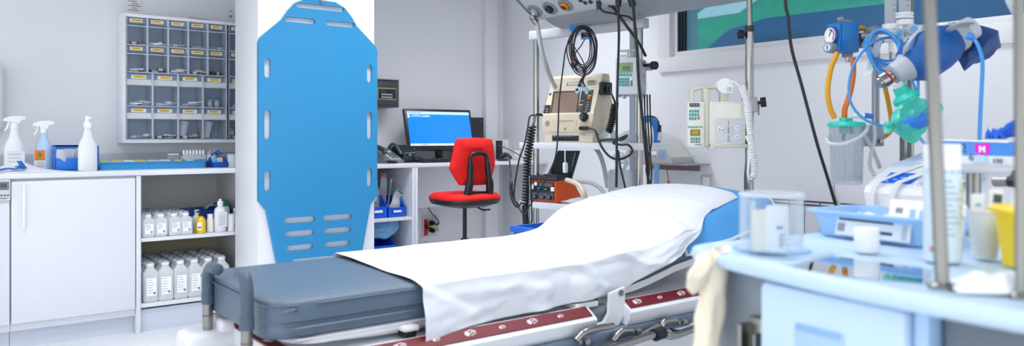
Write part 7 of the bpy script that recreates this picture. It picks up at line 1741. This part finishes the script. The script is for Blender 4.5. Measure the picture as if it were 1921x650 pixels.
# posts of the upper rail
def post(pA, pB, r, nm='rail_post'):
    b = B(); a_, c_ = TI @ pA, TI @ pB; b.cyl(a_, c_, r, STEEL, 20); b.lathe([(r * 2, -.002), (r * 2, .004), (r * 1.2, .008)], STEEL, 18, Mx.Translation((a_.x, a_.y, TZ2 - .0))); return b.done(nm, tr)
post(at(1768, 541, Z=TZ2), at(1741, -40, d=1.06), .0088)
post(at(1915, 560, Z=TZ2), at(1911, -40, d=.98), .0062)
b = B(); b.tube([TI @ at(1741, -38, d=1.06), TI @ at(1911, -38, d=.98)], .007, STEEL, 12); b.done('top_rail', tr)
# hanging cream bag at the corner
b = B(); CB = mat('#eadfca', .7, var=.05, bump=.3, bscale=25)
kc = at(1352, 480, d=1.33); e_ = V((FY, -FX, 0)); f_ = V((-FX, -FY, 0)); kk = 1.3 / F
def bagf(u, v):
    a = 2 * PI * u
    py = 472 + 200 * v; cxp = 1334 + 6 * math.sin(v * 4) - 9 * v; w_ = 22 + 10 * math.sin(min(1, v * 2.4) * PI) * (1 - v) + 6 * v
    if v < .02: w_ = 6
    k = 1 + .32 * noise.noise(V((math.cos(a) * 1.6, math.sin(a) * 1.6, v * 4)))
    q = at(cxp + w_ * math.cos(a) * k, py, d=1.335 - .022 * math.sin(a) * k - .02)
    return q
b.grid(bagf, 26, 26, CB)
def knot(u, v):
    a = 2 * PI * u; t = PI * v; k = 1 + .4 * noise.noise(V((math.cos(a) * 2, math.sin(a) * 2, v * 3)))
    return at(1318 + 8 * math.cos(v * 3) + 21 * math.sin(t) ** .7 * math.cos(a) * k - 10 * v, 474 + 80 * v, d=1.29 - .026 * math.sin(t) * math.sin(a) * k)
b.grid(knot, 20, 14, CB)
def fold(u, v):
    a = 2 * PI * u; return at(1356 - 22 * v + 16 * math.cos(a) * (1 - .4 * v), 468 + 30 * v + 7 * math.sin(a) - 8 * math.sin(PI * v), d=1.30 - .014 * math.sin(a))
b.grid(fold, 16, 8, CB)
tag(b.done('cream_bag', ang=80), 'crumpled cream plastic bag tied to the corner of the blue trolley', 'bag')

# ================= things on the trolley top
OZ = TZ2 + .0015
q = at(1447, 468, Z=OZ + .004)
aj = thing('acrylic_jar', 'clear round acrylic jar of wrapped packs on the trolley corner', 'jar', (q.x, q.y, OZ + .003))
b = B(); r = .053; h = .098
b.lathe([(r, 0), (r, h), (r - .003, h + .001), (r - .003, .004), (.0001, .004)], clear('#f6f9fb', .95, .04, '#f4f7fa'), 40, cap=False); b.lathe([(r + .001, h - .004), (r + .001, h + .001), (r - .004, h + .001), (r - .004, h - .004)], clear('#e2e9ef', .4, .05, '#eef3f7'), 40, cap=False); b.done('jar_wall', aj)
def pack(px, py, w_, h_, d_, m, lab, nm='wrapped_pack', rot=0, lines=True, dz=.005, tilt=0):
    q = at(px, py, Z=OZ + dz); b = B()
    b.grid(lambda u, v: ((u - .5) * w_ * (1 - .12 * (abs(v - .5) * 2) ** 4), -d_ / 2 * math.sin(PI * u) ** .5 - .0005, v * h_ + .003 * noise.noise(V((u * 6, v * 6, px)))), 10, 10, m)
    b.grid(lambda u, v: ((u - .5) * w_ * (1 - .12 * (abs(v - .5) * 2) ** 4), d_ / 2 * math.sin(PI * u) ** .5 + .0005, v * h_ + .003 * noise.noise(V((u * 6, v * 6, px)))), 10, 10, m)
    if lines:
        for k in range(6): b.box(-w_ * .22 + .01, w_ * (.16 + .12 * (k % 2)), -d_ / 2 - .0006, -d_ / 2 + .001, h_ * (.12 + .05 * k), h_ * (.145 + .05 * k), mat('#7d9ab8', .7))
        b.box(-w_ * .08, w_ * .18, -d_ / 2 - .0006, -d_ / 2 + .001, h_ * .5, h_ * .56, mat('#4f88c0', .6))
    o = b.done(nm, ang=60); o.location = (q.x, q.y, q.z); o.rotation_euler = (tilt, 0, -math.atan2(FX, FY) + rot); tag(o, lab, 'pack', 'packs in the acrylic jar'); return o
pack(1428, 471, .034, .070, .022, mat('#efe9df', .6), 'plain cream wrapped pack standing in the acrylic jar', rot=-.3, lines=False)
pack(1458, 473, .040, .078, .016, PAPER, 'white pack with blue print standing in the acrylic jar', rot=-.1)
pack(1412, 462, .02, .08, .006, mat('#cfe0ee', .5), 'pale blue slip standing at the side of the acrylic jar', nm='paper_slip', rot=.9, lines=False)
# light blue tray with packs
q = at(1668, 447, Z=OZ)
tray('instrument_tray', 'light blue plastic tray of gauze packs on the trolley', V((q.x, q.y, OZ)), .245, .17, .052, mat('#a3ccf3', .35), TRz)
tyM = TM(V((q.x, q.y, OZ)), TRz)
b = B(); pf = frame((.015, -.0845, .026), (1, 0, 0), (0, -1, .21)); b.box(-.07, .085, -.019, .019, 0, .0012, mat('#dfe7f0', .5), T=pf); b.box(-.065, .05, .010, .014, .001, .0018, mat('#1f2a3a', .6), T=pf); b.box(-.066, -.05, -.012, .004, .001, .0018, mat('#8a94a2', .6), T=pf); b.lathe([(.007, .001), (.007, .002), (.0001, .002)], mat('#5a6472', .6), 14, pf @ Mx.Translation((-.02, -.006, 0))); b.box(.015, .05, -.010, -.004, .001, .0018, mat('#2a3442', .6), T=pf); b.box(.068, .078, -.015, .012, .001, .0018, mat('#b8c2ce', .6), T=pf)
tag(b.done('tray_label', loc=(q.x, q.y, OZ), rz=TRz), 'white printed label stuck on the front of the light blue tray', 'label')
def onto(nm, lab, cat, lx, ly, lz, b, rx=0, rz=0, M=tyM, base=TRz):
    o = b.done(nm, ang=60); o.location = M @ V((lx, ly, lz)); o.rotation_euler = (rx, 0, base + rz); return tag(o, lab, cat)
b = B(); b.box(-.075, .075, -.004, .004, 0, .062, PAPER, .002)
for k in range(4): b.box(-.03 + .02 * k, -.018 + .02 * k, -.0048, -.0035, .02 + .006 * (k % 2), .045, mat('#a8c4de', .6))
b.box(-.06, -.045, -.0048, -.0035, .035, .046, mat('#8a929c', .6)); onto('paper_packet', 'white packet with pale blue print standing in the light blue tray', 'packet', .05, .03, .012, b, -.25)
b = B(); b.grid(lambda u, v: ((u - .5) * .16, (v - .5) * .09, .012 + .028 * math.sin(PI * u) ** .6 * math.sin(PI * v) ** .6 * (1 + .6 * noise.noise(V((u * 7, v * 5, 3))))), 18, 10, mat('#f2f4f6', .8), .003); onto('gauze_swab', 'crumpled white gauze lying in the light blue tray', 'gauze', -.01, -.025, .006, b)
b = B(); b.box(-.05, .04, -.03, .03, 0, .022, mat('#1d78e0', .4), .006); onto('blue_packet', 'bright blue packet in the rear corner of the light blue tray', 'packet', -.065, .04, .005, b, 0, .2)
q = at(1626, 474, Z=OZ)
b = B(); b.lathe([(.006, 0), (.019, 0), (.0205, .002), (.0205, .039), (.019, .041), (.006, .041)], mat('#f4f4f3', .75), 26); tag(b.done('gauze_roll', loc=(q.x, q.y, OZ + .001)), 'small white roll standing in front of the light blue tray', 'roll')
# aerosol
q = at(1768, 492, Z=OZ)
ae = thing('aerosol_can', 'tall pale spray can with white cap standing behind the steel trolley post', 'can', (q.x, q.y, OZ + .001), -math.atan2(FX, FY))
r = .0275; hA = .186
b = B(); b.lathe([(r * .9, 0), (r, .003), (r, hA * .77), (r * .93, hA * .79)], mat('#d3e2ec', .3), 30); b.done('can_body', ae)
b = B(); b.lathe([(r * .98, hA * .785), (r * .98, hA * .98), (r * .92, hA), (.0001, hA)], PLAS, 30); b.done('cap', ae)
b = B()
def band(z0, z1, a0, a1, c_):
    vs = []; n = 8
    for i in range(n + 1):
        a = math.radians(a0 + (a1 - a0) * i / n); vs += [(r * 1.008 * math.sin(a), -r * 1.008 * math.cos(a), z0), (r * 1.008 * math.sin(a), -r * 1.008 * math.cos(a), z1)]
    b.raw(vs, [(2 * i, 2 * i + 2, 2 * i + 3, 2 * i + 1) for i in range(n)], mat(c_, .5))
band(hA * .755, hA * .775, -85, 85, '#5fb0e4'); band(hA * .30, hA * .70, 25, 80, '#d5dcc0')
for k in range(10): band(hA * (.68 - .05 * k), hA * (.70 - .05 * k), -60 + 7 * (k % 3), 0 + 9 * (k % 4), '#a9bfcd')
for k in range(4): band(hA * (.6 - .07 * k), hA * (.615 - .07 * k), 30, 66, '#9fb0a0')
for a_ in (-58, 58): band(hA * .09, hA * .14, a_ - 10, a_ + 10, '#c98a80')
b.done('can_label', ae)
# cup with packets
q = at(1848, 487, Z=OZ)
cu = thing('plastic_cup', 'translucent cup of yellow printed packets on the trolley', 'cup', (q.x, q.y, OZ + .001)); 
b = B(); b.lathe([(.0001, .001), (.017, .001), (.0275, .076), (.0295, .077), (.0285, .079), (.0265, .077), (.016, .003)], clear('#f4f6f8', .45, .12, '#ffffff', .2), 28); b.done('cup_wall', cu)
cuR = -math.atan2(FX, FY)
def slip(dx, dy, w_, h_, m, tilt, lab, deco=None):
    b = B(); b.box(-w_ / 2, w_ / 2, -.0012, .0012, 0, h_, m, .001)
    if deco: deco(b, w_, h_)
    o = b.done('packet'); e = V((FY, -FX, 0)) * dx + V((FX, FY, 0)) * dy; o.location = V((q.x, q.y, OZ + .006)) + e; o.rotation_euler = (0, tilt, cuR); tag(o, lab, 'packet', 'packets in the translucent cup')
def dec(b, w_, h_):
    b.box(-w_ * .42, w_ * .42, -.002, -.001, h_ * .05, h_ * .74, mat('#dfe08a', .5)); b.box(-w_ * .25, w_ * .4, -.002, -.001, h_ * .80, h_ * .93, mat('#4a5560', .6)); b.box(-w_ * .42, w_ * .42, -.003, -.0018, h_ * .28, h_ * .30, mat('#b08a50', .6)); b.box(-w_ * .1, w_ * .4, -.003, -.0018, h_ * .30, h_ * .42, mat('#c9b870', .6))
slip(.006, -.004, .022, .108, PAPER, .10, 'yellow and white printed packet leaning in the translucent cup', dec)
slip(-.008, .004, .022, .1, PAPER, -.02, 'white packet with blue print standing in the translucent cup', lambda b, w_, h_: b.box(-w_ * .2, w_ * .2, -.002, -.001, h_ * .8, h_ * .84, mat('#7fb4e0', .5)))
slip(.012, .008, .02, .095, mat('#eef0f0', .6), .16, 'plain white packet at the back of the translucent cup')
# yellow sharps bin
q = at(1948, 513, Z=OZ)
yS = thing('sharps_container', 'bright yellow sharps container at the trolley edge cut by the photo', 'container', (q.x, q.y, OZ + .001), cuR)
b = B(); YS = mat('#ffd900', .4); w0 = .0
b.plate([(-.008, 0), (.10, 0), (.12, .085), (-.019, .085)], [], .07, YS, Mx(((1, 0, 0, 0), (0, 0, 1, 0), (0, 1, 0, 0), (0, 0, 0, 1)))); b.done('container_body', yS)
b = B(); b.plate([(-.019, .083), (-.029, .083), (-.029, .088), (-.018, .094), (.13, .094), (.13, .083)], [], .078, YS, Mx(((1, 0, 0, 0), (0, 0, 1, -.004), (0, 1, 0, 0), (0, 0, 0, 1)))); b.lathe([(.03, .09), (.026, .115), (.015, .125), (.0001, .127)], PLAS, 20, Mx.Translation((.016, .035, 0))); b.done('container_lid', yS)
# white cloths
q = at(1885, 545, Z=OZ); 
b = B(); b.grid(lambda u, v: ((u - .5) * .13, (v - .5) * .075, .002 + .018 * math.sin(PI * u) ** .7 * math.sin(PI * v) ** .7 * (1 + .9 * noise.noise(V((u * 6, v * 5, 8))))), 24, 14, mat('#eceff2', .8), .003)
o = b.done('gauze_swab', ang=80); o.location = (q.x, q.y, OZ); o.rotation_euler = (0, 0, cuR - .25); tag(o, 'crumpled white gauze in front of the translucent cup', 'gauze')
q = at(1900, 455, Z=OZ); b = B(); b.box(-.06, .06, -.04, .04, 0, .012, PAPER, .003); b.box(-.05, .06, -.03, .04, .012, .02, mat('#e3e9f0', .6), .003); o = b.done('paper_stack'); o.location = (q.x, q.y, OZ + .001); o.rotation_euler = (0, 0, TRz + .3); tag(o, 'white folded papers behind the yellow sharps container', 'paper')
# shelf with glove box
dG = 1.93
gl = at(1768, 318, d=dG); GRz = TRz
gs = thing('glove_shelf', 'steel shelf on a post behind the trolley carrying a glove box', 'shelf', (gl.x, gl.y, 0), GRz)
GM = TM(V((gl.x, gl.y, 0)), GRz); zg = at(1850, 312, d=1.85).z
b = B(); b.box(-.02, .34, -.035, .16, zg - .005, zg, mat('#bfc4cb', .3, metal=.4), .002); b.box(-.02, .34, -.037, -.032, zg - .016, zg + .004, mat('#c6cad0', .3, metal=.4), .002); b.done('shelf_plate', gs)
b = B(); b.cyl((.02, .1, .0), (.02, .1, zg - .004), .016, STEEL, 16); b.cyl((.02, .1, 0), (.02, .1, .02), .16, mat('#6d747e', .5), 28); b.done('shelf_post', gs)
gi = GM.inverted(); pA, pB = gi @ at(1866, 341, d=1.75), gi @ at(1893, 341, d=1.72); pC = gi @ at(1916, 342, d=1.70)
b = B(); b.cyl(pA, pB, .0115, STEEL, 16); b.cyl(pB, pC, .0125, BLACK, 16); b.tube([pB, V((pB.x, pB.y + .02, zg - .008))], .006, STEEL, 8); b.done('handle_tube', gs, label='steel tube with black end')
gb = thing('glove_box', 'blue and white box of gloves with pink square on the steel shelf', 'box', GM @ V((.0, 0, zg + .0012)), GRz)
bw, bd, bh = .245, .12, .060
b = B(); b.box(0, bw, -.03, bd - .03, 0, bh, mat('#eef1f5', .5), .0015); b.box(-.0, bw, -.0315, -.029, bh * .42, bh * .96, mat('#3f90e6', .4)); b.box(.0, .10, -.0318, -.029, bh * .42, bh * .96, mat('#4f94e2', .4)); b.done('carton', gb)
gF = GM @ Mx.Translation((0, 0, zg + .0012)) @ frame((0, -.0318, 0), (1, 0, 0), (0, -1, 0)); gFl = frame((0, -.0318, 0), (1, 0, 0), (0, -1, 0))
def GP(px, py): return hitF(px, py, gF)
b = B(); p0 = GP(1829, 291); p1 = GP(1857, 270); b.plate([(p0[0], p0[1] + .006), (p0[0] + .014, p0[1]), (p1[0], p0[1] + .004), (p1[0], min(p1[1], bh * .97)), (p0[0], min(p1[1], bh * .97))], [], .0008, mat('#e412d0', .4), gFl); b.text('M', .020, PAPER, gFl @ Mx.Translation(((p0[0] + p1[0]) / 2, p0[1] + .013, .001)), bold=.0008); b.done('size_square', gb, label='pink square with a white M')
b = B(); p = GP(1871, 306); b.text('100', .016, mat('#3c5878', .6), gFl @ Mx.Translation((p[0], .0125, .0004))); b.done('count_print', gb)
b = B(); p = GP(1808, 280); b.text('2', .03, mat('#1c4c90', .6), gFl @ Mx.Translation((p[0], bh * .68, .0004))); p = GP(1822, 300); b.text('6', .026, mat('#4d76a8', .6), gFl @ Mx.Translation((p[0], bh * .33, .0006))); b.plate([(p[0] + .004, .006), (p[0] + .04, .01), (p[0] + .036, .024), (p[0] + .012, .027)], [], .0003, mat('#bcd8ec', .5), gFl); b.done('hand_print', gb)
b = B(); b.box(-.004, bw * .7, -.034, .02, bh, bh + .003, PAPER, .001, T=Mx.Rotation(.03, 4, 'Y')); b.box(0, bw, -.03, bd - .03, bh - .001, bh + .001, mat('#d8e4f0', .5)); b.done('lid_flap', gb)
for i, (dx, s_, z_) in enumerate(((.13, .6, .0), (.205, 1.5, .004))):
    b = B(); ph = i * 5
    b.grid(lambda u, v: (.05 * s_ * (v - .5) * 1.6 + .022 * s_ * math.cos(2 * PI * u) * math.sin(PI * v) ** .6, .02 * s_ * math.sin(2 * PI * u) * math.sin(PI * v) ** .6, max(.001, .012 * s_ + (.02 * s_ * math.cos(2 * PI * u + 1) + .04 * noise.noise(V((math.cos(2 * PI * u) * 2.6, math.sin(2 * PI * u) * 2.6, v * 7 + ph)))) * math.sin(PI * v) ** .6 * .8)), 26, 20, mat('#1560d8', .45, var=.1, vscale=30))
    o = b.done('rubber_glove', ang=70); o.location = GM @ V((dx, .0, zg + bh + .004 + z_)); o.rotation_euler = (0, 0, GRz); tag(o, ['small fold of blue glove pulled from the glove box', 'large crumpled blue glove lying on top of the glove box'][i], 'glove', 'gloves on the glove box')
b = B(); p = crv([at(1875, -930, d=1.6), at(1880, -400, d=1.6), at(1888, -60, d=1.6), at(1893, -6, d=1.6), at(1900, 12, d=1.6), at(1911, 32, d=1.6), at(1925, 55, d=1.6), at(1945, 80, d=1.6)], 6); b.tube(p, .008, clear('#d8dee4', .35, .12, '#e0e5ea'), 9); tag(b.done('clear_tubing', ang=80), 'clear tube hanging near the steel trolley post in front of the window', 'tubing')
# ================= camera and view
cam = bpy.data.cameras.new('camera'); co = bpy.data.objects.new('camera', cam); COL.objects.link(co)
co.location = (0, 0, CH); co.rotation_euler = (PI / 2, 0, -math.atan2(FX, FY))
cam.sensor_width = 36; cam.lens = F / 1921 * 36; cam.shift_y = -(325 - YH) / 1921; cam.clip_start = .02
cam.dof.use_dof = True; cam.dof.focus_distance = 4.0; cam.dof.aperture_fstop = 2.8
SC.camera = co
SC.view_settings.view_transform = 'Standard'; SC.view_settings.look = 'None'; SC.view_settings.gamma = 1
SC.view_settings.use_curve_mapping = False; SC.view_settings.exposure = EXPO
SC.cycles.max_bounces = 10; SC.cycles.transparent_max_bounces = 24; SC.cycles.use_denoising = True
SC.cycles.caustics_reflective = False; SC.cycles.caustics_refractive = False
